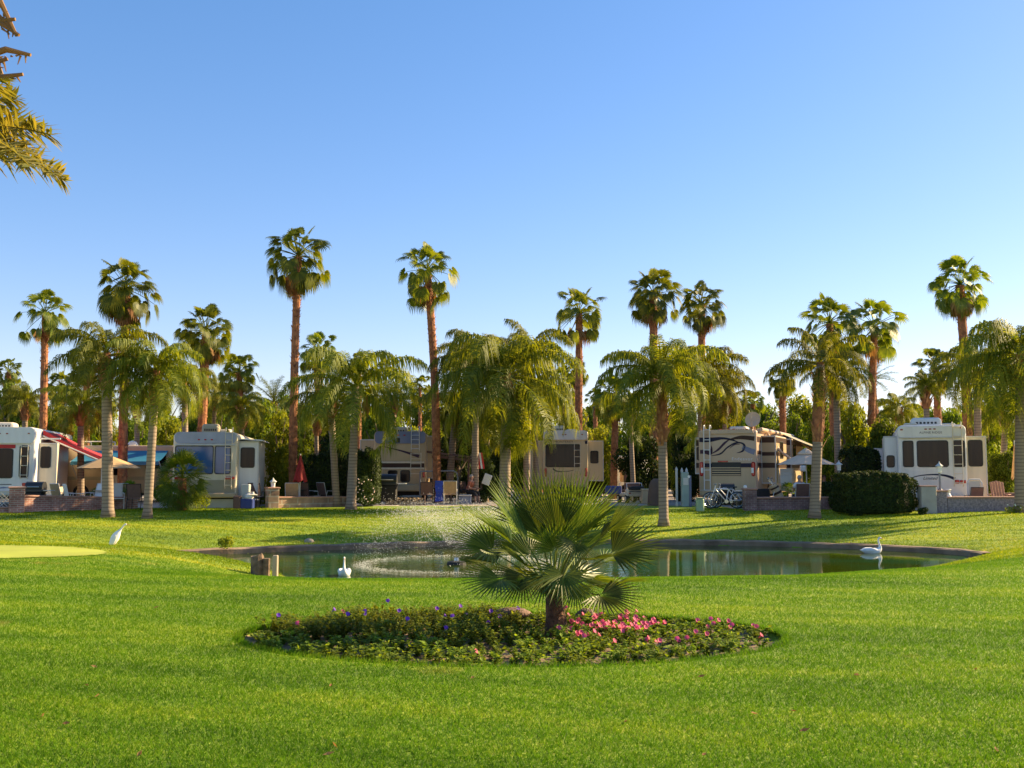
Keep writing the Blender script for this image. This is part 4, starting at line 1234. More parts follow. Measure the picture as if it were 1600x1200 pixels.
def ladder(parent, cx, z0, z1, y=-.12, w=.36, n=6, m=None, hook=True, name='ladder', r=.016):
    mb = MB()
    for sx in (-1, 1):
        x = cx + sx * w / 2
        pts = [(x, y + .1, z0), (x, y, z0 + .08), (x, y, z1 - .05)]
        if hook: pts += [(x, y + .03, z1 + .06), (x, y + .14, z1 + .1), (x, y + .28, z1 + .06), (x, y + .3, z1 - .02)]
        mb.tube(pts, r, 6)
    for i in range(n):
        z = z0 + .15 + (z1 - z0 - .25) * i / (n - 1); mb.tube([(cx - w / 2, y, z), (cx + w / 2, y, z)], r * .9, 6)
    return mb.build(name, m or m_alu, parent)
def small(parent, name, c, sz, m, bev=.015, axis=None):
    mb = MB(); mb.box(c, sz, bev=bev); return mb.build(name, m, parent)
def aircon(parent, c, w=1.0, L=.9, h=.28, m=None):
    mb = MB(); x, y, z = c
    for (a, zz) in ((1, 0), (1, h * .55), (.88, h * .9), (.7, h)):
        pass
    prof = [(1.0, 0), (1.0, h * .5), (.95, h * .8), (.82, h)]
    vs = []
    for f, zz in prof:
        for u, v in rrect(0, 0, w * f, L * f, .12 * f, 3): vs.append((x + u, y + v, z + zz))
    n = len(vs) // 4; fs = []
    for i in range(3):
        for k in range(n):
            j = (k + 1) % n; fs.append((i * n + k, i * n + j, (i + 1) * n + j, (i + 1) * n + k))
    fs.append(tuple(range(3 * n, 4 * n))); mb.add(vs, fs)
    o = mb.build('roof_air_conditioner', m or m_ivory, parent)
    g = MB()
    for i in range(6): g.box((x - w * .3 + i * w * .12, y - L / 2 - .004, z + h * .3), (w * .07, .012, h * .25))
    g.build('vent', m_frame, o)
    return o
def ribbon(parent, pts, wid, m, y=-.006, name='stripe', axis='y', at=None, res=8):
    """painted swoosh: a thin shaped strip laid on the panel"""
    P = [Vector((p[0], p[1])) for p in pts]; out = []; ww = []
    n = len(P)
    for i in range(n - 1):
        p0, p1, p2, p3 = P[max(i - 1, 0)], P[i], P[i + 1], P[min(i + 2, n - 1)]
        for k in range(res):
            t = k / res
            q = .5 * ((2 * p1) + (-p0 + p2) * t + (2 * p0 - 5 * p1 + 4 * p2 - p3) * t * t + (-p0 + 3 * p1 - 3 * p2 + p3) * t ** 3)
            out.append(q); ww.append(wid[i] + (wid[i + 1] - wid[i]) * t)
    out.append(P[-1]); ww.append(wid[-1])
    L_, R_ = [], []
    for i, q in enumerate(out):
        t = (out[min(i + 1, len(out) - 1)] - out[max(i - 1, 0)]); t = t.normalized() if t.length > 1e-6 else Vector((1, 0)); nn = Vector((-t.y, t.x)) * ww[i] / 2
        for lst, v in ((L_, q + nn), (R_, q - nn)): lst.append((v.x, y, v.y) if axis == 'y' else (at, v.x, v.y))
    mb = MB(); mb.strip(L_, R_); return mb.build(name, m, parent)
def lettering(parent, text, loc, size, m, rot=(math.pi / 2, 0, 0), shear=0, spacing=1.0, name='lettering'):
    cu = bpy.data.curves.new(name, 'FONT'); cu.body = text; cu.size = size; cu.shear = shear; cu.extrude = .002; cu.align_x = 'CENTER'; cu.space_character = spacing
    t = bpy.data.objects.new('tmp', cu); COL.objects.link(t)
    dg = bpy.context.evaluated_depsgraph_get(); me = bpy.data.meshes.new_from_object(t.evaluated_get(dg))
    bpy.data.objects.remove(t); me.materials.clear(); me.materials.append(m)
    o = link(name, me, parent, loc); o.rotation_euler = rot; return o
def wheel(parent, c, r=.42, w=.26, axis='x', m=None):
    mb = MB(); prof = [(r * .62, -w / 2), (r * .93, -w / 2), (r, -w * .3), (r, w * .3), (r * .93, w / 2), (r * .62, w / 2)]
    n = 20; vs = []; fs = []
    for rr, a in prof:
        for k in range(n):
            t = 2 * math.pi * k / n
            vs.append((c[0] + a, c[1] + rr * math.cos(t), c[2] + rr * math.sin(t)) if axis == 'x' else (c[0] + rr * math.cos(t), c[1] + a, c[2] + rr * math.sin(t)))
    for i in range(len(prof)):
        ii = (i + 1) % len(prof)
        for k in range(n):
            j = (k + 1) % n; fs.append((i * n + k, i * n + j, ii * n + j, ii * n + k))
    mb.add(vs, fs); o = mb.build('wheel', m_rubber, parent)
    h = MB(); e = (w * .55, 0, 0) if axis == 'x' else (0, w * .55, 0)
    h.tube([Vector(c) - Vector(e), Vector(c) + Vector(e)], [r * .6, r * .6], 12); h.build('rim', m or m_alu, o)
def slideout(parent, x0, x1, y0, y1, z0, z1, m, win=None, side=False, roof=None):
    mb = MB(); mb.box(((x0 + x1) / 2, (y0 + y1) / 2, (z0 + z1) / 2), (x1 - x0, y1 - y0, z1 - z0), bev=.035)
    o = mb.build('slide_out', m, parent)
    t = MB(); 
    for xx in (x0 + .02, x1 - .02): t.box((xx, y0 - .006, (z0 + z1) / 2), (.045, .03, z1 - z0 - .01))
    t.box(((x0 + x1) / 2, y0 - .006, z1 - .03), (x1 - x0 - .09, .03, .05)); t.box(((x0 + x1) / 2, y0 - .006, z0 + .03), (x1 - x0 - .09, .03, .05))
    t.build('trim', m_frw, o)
    if win: window(o, *win, y=y0)
    return o

# ---- white fifth wheel at the right (d = 40)
def rv_white():
    D = 40; s = 1600 / D; px0 = 1457
    base = Vector((X(px0, D), D, .14)); zz = lambda py: Z(py, D) - base.z; xx = lambda px: (px - px0) / s
    t = thing('fifth_wheel_trailer', 'white fifth wheel trailer with a wide dark rear window and slide outs on both sides', 'camper', base, math.radians(-19), 'campers parked on the lots')
    b = body_shell(2.5, .45, zz(664), 9.5, .20).build('body', m_white, t); smooth_angle(b)
    cap = MB(); cap.prism(rrect(0, (zz(666) + zz(684)) / 2, 2.46, zz(666) - zz(684), .2), -.10, .1)
    c_ = cap.build('rear_cap', m_white, t); smooth_angle(c_)
    small(t, 'trim', (0, -.115, zz(684) + .005), (2.36, .03, .05), m_frw)
    window(t, 0.03, zz(709), 1.08, zz(690) - zz(729), 0, r=.07, bars=0)
    window(t, -.86, zz(709), .34, zz(690) - zz(729), 0, r=.05); window(t, .98, zz(709), .36, zz(690) - zz(729), 0, r=.05)
    ladder(t, .92, zz(760), zz(664), -.17, .32, 7, m_ivory)
    for px in (-.08, .08, .24): small(t, 'clearance_light', (px - .12, -.115, zz(670.5)), (.09, .03, .045), m_amber, .008)
    small(t, 'clearance_light', (-1.08, -.115, zz(671)), (.1, .03, .05), m_amber, .008); small(t, 'clearance_light', (1.06, -.115, zz(669)), (.06, .03, .05), m_amber, .008)
    for x_ in (-1.02, 1.0):
        small(t, 'tail_light', (x_ - (.13 if x_ > 0 else -.13), -.02, zz(752.5)), (.16, .05, .14), m_redl, .02); small(t, 'tail_light', (x_ + (.08 if x_ > 0 else -.08), -.02, zz(752.5)), (.22, .05, .12), m_redl, .02)
    ribbon(t, [(-1.2, zz(741)), (-.9, zz(748))], [.03, .10], m_navy); ribbon(t, [(-.85, zz(748)), (-.5, zz(743.5)), (0, zz(741.5)), (.45, zz(743)), (.8, zz(748))], [.02, .035, .05, .08, .11], m_navy)
    lettering(t, 'ALPINE RIDGE', (-.02, -.105, zz(677.5)), .12, m_text, spacing=1.1)
    lettering(t, 'Limited', (-.1, -.008, zz(749.5)), .17, m_text, shear=.4)
    small(t, 'bumper', (0, -.12, .46), (2.3, .16, .14), m_frw)
    aircon(t, (-.12, 1.3, zz(662) - .02), 1.15, .95, .30, m_white)
    v = MB(); v.box((-.72, .8, zz(662) + .01), (.5, .5, .1), bev=.04); v.build('roof_vent', m_ivory, t)
    v = MB(); v.box((.7, 2.3, zz(662) + .03), (.7, .5, .14), bev=.04); v.build('roof_vent', m_ivory, t)
    slideout(t, 1.22, 2.02, .7, 3.9, zz(781), zz(681), m_ivory, (1.62, zz(708), .46, zz(689) - zz(728)))
    slideout(t, -1.75, -1.22, .7, 4.0, zz(768), zz(680), m_white, (-1.5, zz(720.5), .24, zz(712) - zz(729)))
    slideout(t, -2.1, -1.22, 4.6, 7.5, zz(764), zz(696), m_white, (-1.92, zz(718), .06, .7))
    slideout(t, 1.22, 2.05, 5, 8, zz(775), zz(700), m_white)
    for y in (3.2, 4.2):
        for x_ in (-1.12, 1.12): wheel(t, (x_, y, .38), .38)
    u = MB(); u.box((0, 4.7, .42), (2.2, 9, .2)); u.build('chassis', m_under, t)
rv_white()

# ---- brown motorhome (d = 44), turned so its right side shows
def rv_brown():
    D = 44.2; px0 = 1137; s = 36.2
    base = Vector((X(px0, D), D, .105)); zz = lambda py: (735 - py) / s + EYE - base.z; xx = lambda px: (px - px0) / (s * .945)
    t = thing('motorhome', 'cream and brown motorhome with dark swoosh stripes and a rear ladder', 'motorhome', base, math.radians(-23), 'campers parked on the lots')
    w = 2.5; top = zz(672)
    b = body_shell(w, .42, top, 11, .12).build('body', m_sand, t); smooth_angle(b)
    lo = MB(); lo.prism(rrect(0, (zz(731) + .35) / 2 + .0, w - .12, zz(731) - .35, .05), -.035, .02); lo.build('rear_engine_panel', m_tanp, t)
    up = MB(); up.prism([(-w / 2 + .1, top - .16), (w / 2 - .1, top - .16), (w / 2 - .16, top + .01), (-w / 2 + .16, top + .01)], -.07, .2); up.build('rear_cap', m_sand, t)
    X_ = lambda f: (f - .5) * (w - .08)   # f across the rear face
    # swooshes from the photograph, drawn on the real panel
    R_ = lambda pts, wd, m: ribbon(t, [(X_((px - 1093) / 87), zz(py)) for px, py in pts], wd, m, y=-.008)
    R_([(1093, 687), (1110, 687), (1128, 685), (1142, 687), (1158, 693)], [.20, .20, .10, .08, .01], m_navy)
    R_([(1140, 687), (1158, 684), (1178.5, 686)], [.04, .16, .20], m_brown)
    R_([(1110, 710), (1122, 703), (1132, 693), (1140, 687)], [.01, .09, .10, .03], m_purple_p)
    R_([(1112, 712), (1126, 709), (1136, 700), (1148, 693), (1158, 692.5), (1163, 697), (1160, 705), (1151, 708)], [.02, .07, .06, .07, .06, .10, .08, .01], m_navy)
    R_([(1094, 706), (1103, 706), (1110, 708), (1112, 701), (1111.5, 696)], [.16, .18, .16, .08, .01], m_purple_p)
    R_([(1160, 699), (1170, 704), (1178.5, 707)], [.16, .22, .24], m_bluep)
    R_([(1140, 701), (1148, 695), (1156, 694.5)], [.01, .05, .02], m_purple_p)
    ribbon(t, [(-w / 2 + .07, zz(727)), (w / 2 - .07, zz(727))], [.17, .17], m_navy, y=-.040)
    lettering(t, 'Endeavor', (X_((1159 - 1093) / 87), -.009, zz(719.5)), .19, m_textw, spacing=1.25)
    small(t, 'brake_light', (-.2, -.012, zz(721)), (.44, .03, .06), m_redl, .02)
    g = MB(); g.box((-.05, -.04, zz(733)), (1.25, .02, zz(722.5) - zz(743.5))); gr = g.build('grille', m_frame, t)
    f_ = MB()
    for i in range(4): f_.box((-.05, -.058, zz(731 + i * 3.6)), (1.22, .03, .045))
    f_.build('louvre', m_tanp, gr)
    ladder(t, -.85, zz(787), zz(668), -.16, .26, 8, m_white, r=.022)
    for x_ in (-1.12, 1.1):
        mb = MB(); mb.box((x_, -.03, zz(733)), (.17, .1, .62), bev=.05); k = mb.build('tail_light', m_redl, t)
        mb = MB(); mb.box((x_ - .03 * (1 if x_ > 0 else -1), -.086, zz(735)), (.1, .02, .22), bev=.005); mb.build('lens', m_wlens, k)
    for x_ in (-.9, -.3, .1, .3, .85): small(t, 'clearance_light', (x_, -.03, top + .02), (.11, .08, .05), m_redl, .01)
    small(t, 'bumper', (0, -.1, .52), (w - .1, .2, .3), m_tanp, .05)
    # right side: stripes, slide outs, awning
    hx = w / 2
    ribbon(t, [(.1, zz(687)), (10.8, zz(687))], [.24, .24], m_brown, axis='x', at=hx + .004); ribbon(t, [(.1, zz(707)), (10.8, zz(709))], [.16, .16], m_brown, axis='x', at=hx + .004)
    ribbon(t, [(.1, zz(727)), (10.8, zz(727))], [.22, .22], m_brown, axis='x', at=hx + .004)
    sl = slideout(t, hx - .02, hx + .62, 1.2, 4.4, zz(756), zz(680), m_tanp)
    for z_, h_ in ((687, .24), (709, .16), (727, .22)):
        ribbon(sl, [(hx + .0, zz(z_)), (hx + .60, zz(z_))], [h_, h_], m_brown, y=1.196); ribbon(sl, [(1.24, zz(z_)), (4.36, zz(z_))], [h_, h_], m_brown, axis='x', at=hx + .624)
    window(sl, 2.8, zz(702), .9, .7, axis='x', at=hx + .62)
    sl = slideout(t, hx - .02, hx + .62, 6.0, 10.2, zz(756), zz(680), m_tanp)
    for z_, h_ in ((687, .24), (727, .22)):
        ribbon(sl, [(hx + .0, zz(z_)), (hx + .60, zz(z_))], [h_, h_], m_brown, y=5.996); ribbon(sl, [(6.04, zz(z_)), (10.16, zz(z_))], [h_, h_], m_brown, axis='x', at=hx + .624)
    window(sl, 7, zz(702), .9, .7, axis='x', at=hx + .62)
    window(t, 5.2, zz(704), .6, .7, axis='x', at=hx)
    mb = MB(); mb.tube([(hx + .1, .5, top + .02), (hx + .1, 10.4, top + .02)], .09, 10); mb.box((hx, 5.4, top - .02), (.16, 9.8, .16), bev=.03); mb.build('awning_roll', m_sand, t)
    mb = MB(); mb.tube([(hx + .12, 2.2, top - .1), (hx + .7, 1.9, top - .9), (hx + 1.25, 1.7, top - 1.3)], [.05, .06, .05], 6); mb.tube([(hx + .12, 9.6, top - .1), (hx + 1.6, 9.4, top - .9)], .05, 6); mb.build('awning_arm', m_sand, t)
    aw = MB(); aw.add([(hx + .1, 6.6, top + .04), (hx + .1, 10.3, top + .04), (hx + 1.9, 10.2, top - .78), (hx + 1.9, 6.8, top - .78), (hx + .1, 6.6, top + .02), (hx + .1, 10.3, top + .02), (hx + 1.9, 10.2, top - .80), (hx + 1.9, 6.8, top - .80)], [(0, 1, 2, 3), (7, 6, 5, 4), (3, 2, 6, 7), (0, 3, 7, 4), (1, 2, 6, 5)]); aw.build('awning', m_grayp, t)
    sl = slideout(t, -hx - .36, -hx + .02, .9, 4.4, zz(741), zz(682), m_sand, (-hx - .17, zz(708), .17, .55))
    for z_, h_ in ((691, .26), (727, .22)): ribbon(sl, [(-hx - .35, zz(z_)), (-hx - .02, zz(z_))], [h_, h_], m_brown, y=.896)
    aircon(t, (.2, 1.9, top - .01), .8, .95, .22)
    aircon(t, (.1, 6.5, top - .01), .8, .95, .22)
    # satellite dish on a short mast
    d = MB(); c = Vector((1.02, .5, top + .46)); ax = Vector((-.15, -1, .25)).normalized(); a_, s_, n_ = basis(ax)
    vs = [c - a_ * .06]; 
    for q, dd in ((.17, .045), (.34, 0)):
        for k in range(18): an = k * math.pi / 9; vs.append(c + (s_ * math.cos(an) + n_ * math.sin(an)) * q - a_ * dd)
    fs = [(0, 1 + k, 1 + (k + 1) % 18) for k in range(18)] + [(1 + k, 19 + k, 19 + (k + 1) % 18, 1 + (k + 1) % 18) for k in range(18)]
    d.add(vs, fs); d.tube([c - a_ * .05, c - a_ * .12 + Vector((0, 0, -.2)), Vector((1.02, .52, top))], .03, 6); d.tube([c + n_ * -.3, c + a_ * .3 - n_ * .05], .012, 5); d.box(c + a_ * .3, (.06, .06, .06))
    d.build('satellite_dish', m_sand, t)
    for y in (2.9, 8.8):
        for x_ in (-hx + .13, hx - .13): wheel(t, (x_, y, .46), .46)
    u = MB(); u.box((0, 5.5, .4), (2.2, 10.4, .2)); u.build('chassis', m_under, t)
rv_brown()

# ---- tan motorhome with blue windows (d = 41)
def rv_tan():
    D = 41; px0 = 320; s = 1600 / D
    base = Vector((X(px0, D), D, .105)); zz = lambda py: Z(py, D) - base.z; top = zz(675)
    t = thing('motorhome', 'tan motorhome with blue tinted rear windows, ladder and a white slide out', 'motorhome', base, math.radians(9), 'campers parked on the lots')
    w = 2.48
    b = body_shell(w, .42, top, 10, .22).build('body', m_ivory, t); smooth_angle(b)
    c_ = MB(); c_.prism(rrect(0, (top + zz(693)) / 2 - .0, w - .12, top - zz(693), .18), -.07, .2); o = c_.build('rear_cap', mat('blue_grey_cap', (.36, .38, .46), .35), t); smooth_angle(o)
    small(t, 'trim', (0, -.085, zz(695)), (w - .16, .03, .07), m_frw)
    window(t, -.42, zz(718.5), 1.42, zz(698) - zz(740), 0, glass=m_bglass, r=.06); window(t, .68, zz(718.5), .56, zz(698) - zz(740), 0, glass=m_bglass, r=.06)
    lo = MB(); lo.prism([(-w / 2 + .07, zz(770)), (w / 2 - .07, zz(770)), (w / 2 - .07, zz(750)), (-w / 2 + .07, zz(750))], -.02, .05); lo.build('lower_panel', m_grayp, t)
    ladder(t, .92, zz(764), zz(672), -.15, .26, 8, m_ivory)
    for x_ in (-.25, 0, .25): small(t, 'clearance_light', (x_, -.085, zz(687)), (.08, .03, .05), m_redl, .008)
    small(t, 'tail_light', (.98, -.03, zz(747)), (.36, .06, .11), m_redl, .02); small(t, 'tail_light', (-.98, -.03, zz(747)), (.36, .06, .11), m_redl, .02)
    small(t, 'bumper', (0, -.14, zz(774)), (w, .22, .2), m_tanp, .04)
    lp = small(t, 'licence_plate', (-.1, -.26, zz(774)), (.3, .012, .14), mat('plate_amber', (.5, .35, .12), .4), .005)
    sk = MB(); sk.box((0, .02, zz(787)), (w - .1, .04, .36), bev=.01); sk.build('skirt', m_skirt, t)
    aircon(t, (.12, .7, top), .68, .7, .34, m_grayp); aircon(t, (.1, 5, top), .8, .9, .3)
    sl = slideout(t, w / 2 - .02, w / 2 + .78, .75, 3.8, zz(780), zz(688), m_white, (w / 2 + .34, zz(714.5), .5, zz(700) - zz(730)))
    cv = MB(); cv.add([(w / 2, .6, zz(686)), (w / 2 + .95, .66, zz(688)), (w / 2 + .95, 4, zz(688)), (w / 2, 4, zz(686)), (w / 2, .6, zz(684)), (w / 2 + .9, .66, zz(686)), (w / 2 + .9, 4, zz(686)), (w / 2, 4, zz(684))],
           [(3, 2, 1, 0), (4, 5, 6, 7), (0, 1, 5, 4), (1, 2, 6, 5)]); cv.build('slide_topper', m_white, t)
    slideout(t, w / 2 - .02, w / 2 + .95, 5.5, 9, zz(775), zz(690), m_white)
    for x_ in (-w / 2 + .15, w / 2 - .15):
        wheel(t, (x_, 3, .44), .44)
    u = MB(); u.box((0, 5, .4), (2.2, 9.4, .2)); u.build('chassis', m_under, t)
rv_tan()

# ---- leftmost fifth wheel with the red awning (d = 42)
def rv_left():
    D = 42; px0 = 2; s = 1600 / D
    base = Vector((X(px0, D), D, .105)); zz = lambda py: Z(py, D) - base.z; top = zz(667)
    t = thing('fifth_wheel_trailer', 'white trailer cut by the left edge, with red stripe and red side awning', 'camper', base, math.radians(14), 'campers parked on the lots')
    w = 2.5
    b = body_shell(w, .45, top, 9, .2).build('body', m_white, t); smooth_angle(b)
    cap = MB(); cap.prism(rrect(0, (top + zz(693)) / 2, w - .06, top - zz(693) - .02, .2), -.10, .1); smooth_angle(cap.build('rear_cap', m_white, t))
    small(t, 'stripe', (-.3, -.02, zz(697.5)), (1.6, .03, .15), m_redp)
    window(t, -.18, zz(724), 1.15, zz(702) - zz(746), 0, r=.07); window(t, .84, zz(721), .30, zz(697) - zz(745), 0, r=.05)
    ladder(t, .86, zz(748), zz(694), -.1, .26, 4, m_ivory, hook=False)
    for x_ in (-.1, .18): small(t, 'clearance_light', (x_, -.115, zz(677.5)), (.08, .03, .045), m_amber, .008)
    small(t, 'clearance_light', (1.0, -.115, zz(677)), (.08, .03, .045), m_amber, .008)
    for x_ in (.88, 1.08, -.95): small(t, 'tail_light', (x_, -.02, zz(757)), (.15, .05, .13), m_redl, .02)
    ribbon(t, [(-1.1, zz(757)), (.4, zz(757))], [.03, .03], m_text); ribbon(t, [(-.3, zz(764)), (.1, zz(762)), (.45, zz(763))], [.02, .06, .01], m_bluep)
    small(t, 'bumper', (0, -.12, zz(770)), (w - .1, .2, .16), m_frw)
    aircon(t, (-.15, .8, top - .01), 1.0, .9, .22, m_ivory)
    slideout(t, w / 2 - .02, w / 2 + .72, .7, 3.4, zz(775), zz(691), m_ivory, (w / 2 + .28, zz(714), .34, zz(698) - zz(730)))
    vs = MB(); vs.box((w / 2 + .35, .9, zz(684)), (.9, .1, .06)); vs.build('slide_topper', m_white, t)
    # awning over the door side
    aw = MB(); x0, x1 = w / 2 + .05, w / 2 + 2.75; z0_, z1_ = top - .12, top - 1.38; y0, y1 = 1.2, 5.4; n = 8; L_, R_ = [], []
    for i in range(n + 1):
        f = i / n; sag = -.10 * math.sin(math.pi * f); L_.append((x0 + (x1 - x0) * f, y0, z0_ + (z1_ - z0_) * f + sag)); R_.append((x0 + (x1 - x0) * f, y1, z0_ + (z1_ - z0_) * f + sag))
    aw.strip(L_, R_); aw.strip([(a, b_, c - .015) for a, b_, c in L_], [(a, b_, c - .015) for a, b_, c in R_])
    aw.strip([(a, y0, c + .05) for a, _, c in L_], [(a, y0, c - .16 + .03 * (i % 2)) for i, (a, _, c) in enumerate(L_)])
    aw.build('awning', m_redp, t)
    ar = MB(); ar.tube([(x0, y0 - .05, z0_ - .2), (x1, y0 - .05, z1_ - .16)], .035, 6); ar.tube([(x1 - .3, y0 - .05, z1_), (x1 - .3, y0 - .05, 0)], .035, 6); ar.tube([(x0, y1, z0_ - .2), (x1, y1, z1_)], .035, 6); ar.tube([(x1, y0, z1_), (x1, y1, z1_)], .05, 8)
    ar.tube([(x1, y1, z1_), (x1, y1, 0)], .03, 6); ar.build('awning_arm', m_frw, t)
    for y in (3.2, 4.2): wheel(t, (w / 2 - .12, y, .38), .38)
    u = MB(); u.box((0, 4.5, .42), (2.2, 8.6, .2)); u.build('chassis', m_under, t)
rv_left()

# ---- coach seen side-on behind the left palms (d = 50)
def rv_side():
    D = 50.5; px0 = 205; base = Vector((X(px0, D), D, .105)); zz = lambda py: Z(py, D) - base.z
    t = thing('motorhome', 'long tan motorhome seen side on behind the left palms, with a turquoise awning', 'motorhome', base, math.radians(88), 'campers parked on the lots')
    # local x points away from the camera, local y to the left of the photo
    w = 2.5; L = 5.6; top = zz(697)
    b = body_shell(w, .42, top, L, .14); b.v = [(x, y - L / 2, z) for x, y, z in b.v]; o = b.build('body', m_tanp, t); smooth_angle(o)
    hx = -w / 2
    ribbon(t, [(-L / 2 + .1, zz(747)), (L / 2 - .1, zz(747))], [.16, .16], m_grayp, axis='x', at=hx - .006)
    window(t, -1.7, zz(722), .9, .6, axis='x', at=hx); window(t, 1.6, zz(722), .8, .6, axis='x', at=hx)
    d = MB(); d.box((hx - .01, .15, zz(748)), (.05, .66, 1.9), bev=.02); d = d.build('door', m_ivory, t); window(d, .15, zz(735), .4, .4, axis='x', at=hx - .04)
    # awning, turquoise, rolled half out
    aw = MB(); n = 6; L_, R_ = [], []
    for i in range(n + 1):
        f = i / n; x_ = hx - .05 - 1.15 * f; z_ = zz(705) - .52 * f - .05 * math.sin(math.pi * f); L_.append((x_, -2.3, z_)); R_.append((x_, 1.9, z_))
    aw.strip(L_, R_); aw.strip([(a, b_, c - .015) for a, b_, c in L_], [(a, b_, c - .015) for a, b_, c in R_]); aw.strip([(L_[-1][0], -2.3, L_[-1][2] - .17), (L_[-1][0], 1.9, L_[-1][2] - .17)], [L_[-1], R_[-1]])
    aw.build('awning', mat('turquoise_canvas', (.03, .20, .34), .6, .1, 3), t)
    ar = MB()
    for y in (-2.3, 1.9): ar.tube([(hx - 1.2, y, L_[-1][2]), (hx - .05, y, zz(760))], .03, 6)
    ar.build('awning_arm', m_frw, t)
    rk = MB(); 
    for y in (1.0, 2.2): rk.tube([(hx + .2, y, top), (hx + .2, y, top + .2), (hx + 1.6, y, top + .2), (hx + 1.6, y, top)], .025, 5)
    rk.tube([(hx + .2, 1, top + .2), (hx + .2, 2.2, top + .2)], .025, 5); rk.build('roof_rack', m_alu, t)
    dm = MB(); dm.lathe([(.01, .28), (.17, .22), (.26, .08), (.26, 0)][::-1], (0.2, .05, top), 14); smooth_angle(dm.build('satellite_dome', m_white, t))
    for y in (-2.0, 1.9):
        for x_ in (hx + .12, -hx - .12): wheel(t, (x_, y, .42), .42)
    u = MB(); u.box((0, 0, .4), (2.2, L - .6, .2)); u.build('chassis', m_under, t)
rv_side()

# ---- brown and blue motorhome in the shade (d = 49)
def rv_shade():
    D = 49; px0 = 625; s = 1600 / D; base = Vector((X(px0, D), D, .105)); zz = lambda py: Z(py, D) - base.z; top = zz(674)
    t = thing('motorhome', 'shaded motorhome with blue upper and tan lower rear and two stacked ladders', 'motorhome', base, math.radians(3), 'campers parked on the lots')
    w = 2.5; b = body_shell(w, .5, top, 10, .2).build('body', m_tanp, t); smooth_angle(b)
    c_ = MB(); c_.prism(rrect(0, (top + zz(693)) / 2, w - .1, top - zz(693), .18), -.07, .2); smooth_angle(c_.build('rear_cap', m_bluep, t))
    ribbon(t, [(-.9, zz(697)), (0, zz(704)), (.9, zz(713))], [.02, .07, .16], m_purple_p)
    for py, m in ((722.5, m_ivory), (732, m_ivory)): small(t, 'trim', (0, -.015, zz(py)), (w - .2, .04, .08), m)
    small(t, 'stripe', (0, -.012, zz(727)), (w - .2, .02, .2), m_brown)
    window(t, -.35, zz(744), .4, .5, 0); window(t, .25, zz(744), .4, .5, 0)
    small(t, 'tail_light', (1.12, -.02, zz(741)), (.1, .06, .3), m_redl, .02); small(t, 'tail_light', (-1.12, -.02, zz(741)), (.1, .06, .3), m_redl, .02)
    small(t, 'bumper', (0, -.12, zz(762)), (w - .1, .25, .34), m_grayp, .05)
    small(t, 'vent', (-.1, -.08, zz(688)), (.18, .02, .22), m_frame)
    for x_ in (-.35, -.1, .2): small(t, 'clearance_light', (x_, -.08, zz(680)), (.1, .03, .05), m_redl, .008)
    ladder(t, .72, zz(706), zz(670), -.14, .38, 5, m_alu); ladder(t, .76, zz(745), zz(706), -.22, .48, 5, m_ivory, hook=False)
    slideout(t, w / 2 - .02, w / 2 + .3, .6, 4, zz(748), zz(680), m_tanp)
    aircon(t, (-.2, 1.3, top - .01), 1.0, .9, .26, m_tanp)
    slideout(t, -w / 2 - .9, -w / 2 + .02, 2.5, 6, zz(760), zz(684), m_tanp)
    for x_ in (-w / 2 + .15, w / 2 - .15): wheel(t, (x_, 2.6, .45), .45)
    u = MB(); u.box((0, 5, .42), (2.2, 9.4, .25)); u.build('chassis', m_under, t)
rv_shade()

# ---- white front-facing coach with a blue windscreen (d = 57)
def rv_front():
    D = 57; px0 = 708; base = Vector((X(px0, D), D, .105)); zz = lambda py: Z(py, D) - base.z; top = zz(703)
    t = thing('motorhome', 'white motorhome facing the pond with a windscreen coloured blue like reflected sky', 'motorhome', base, 0, 'campers parked on the lots')
    w = 2.5; b = body_shell(w, .45, top, 9, .16).build('body', m_white, t); smooth_angle(b)
    arch = MB(); arch.prism([(-.95, zz(722)), (.95, zz(722)), (.9, zz(716)), (.6, zz(712)), (0, zz(710)), (-.6, zz(712)), (-.9, zz(716))], -.02, .02); arch.build('visor', m_navy, t)
    window(t, -.1, zz(731), .95, zz(722) - zz(741), 0, glass=m_bglass, bars=1); window(t, .85, zz(731), .45, zz(722) - zz(741), 0, glass=m_bglass)
    for x_ in (-.95, .95): small(t, 'headlight', (x_, -.02, .95), (.3, .06, .16), m_wlens, .03)
    small(t, 'bumper', (0, -.12, .55), (w, .22, .25), m_frame, .04)
    for x_ in (-w / 2 + .15, w / 2 - .15): wheel(t, (x_, 1.4, .44), .44)
rv_front()

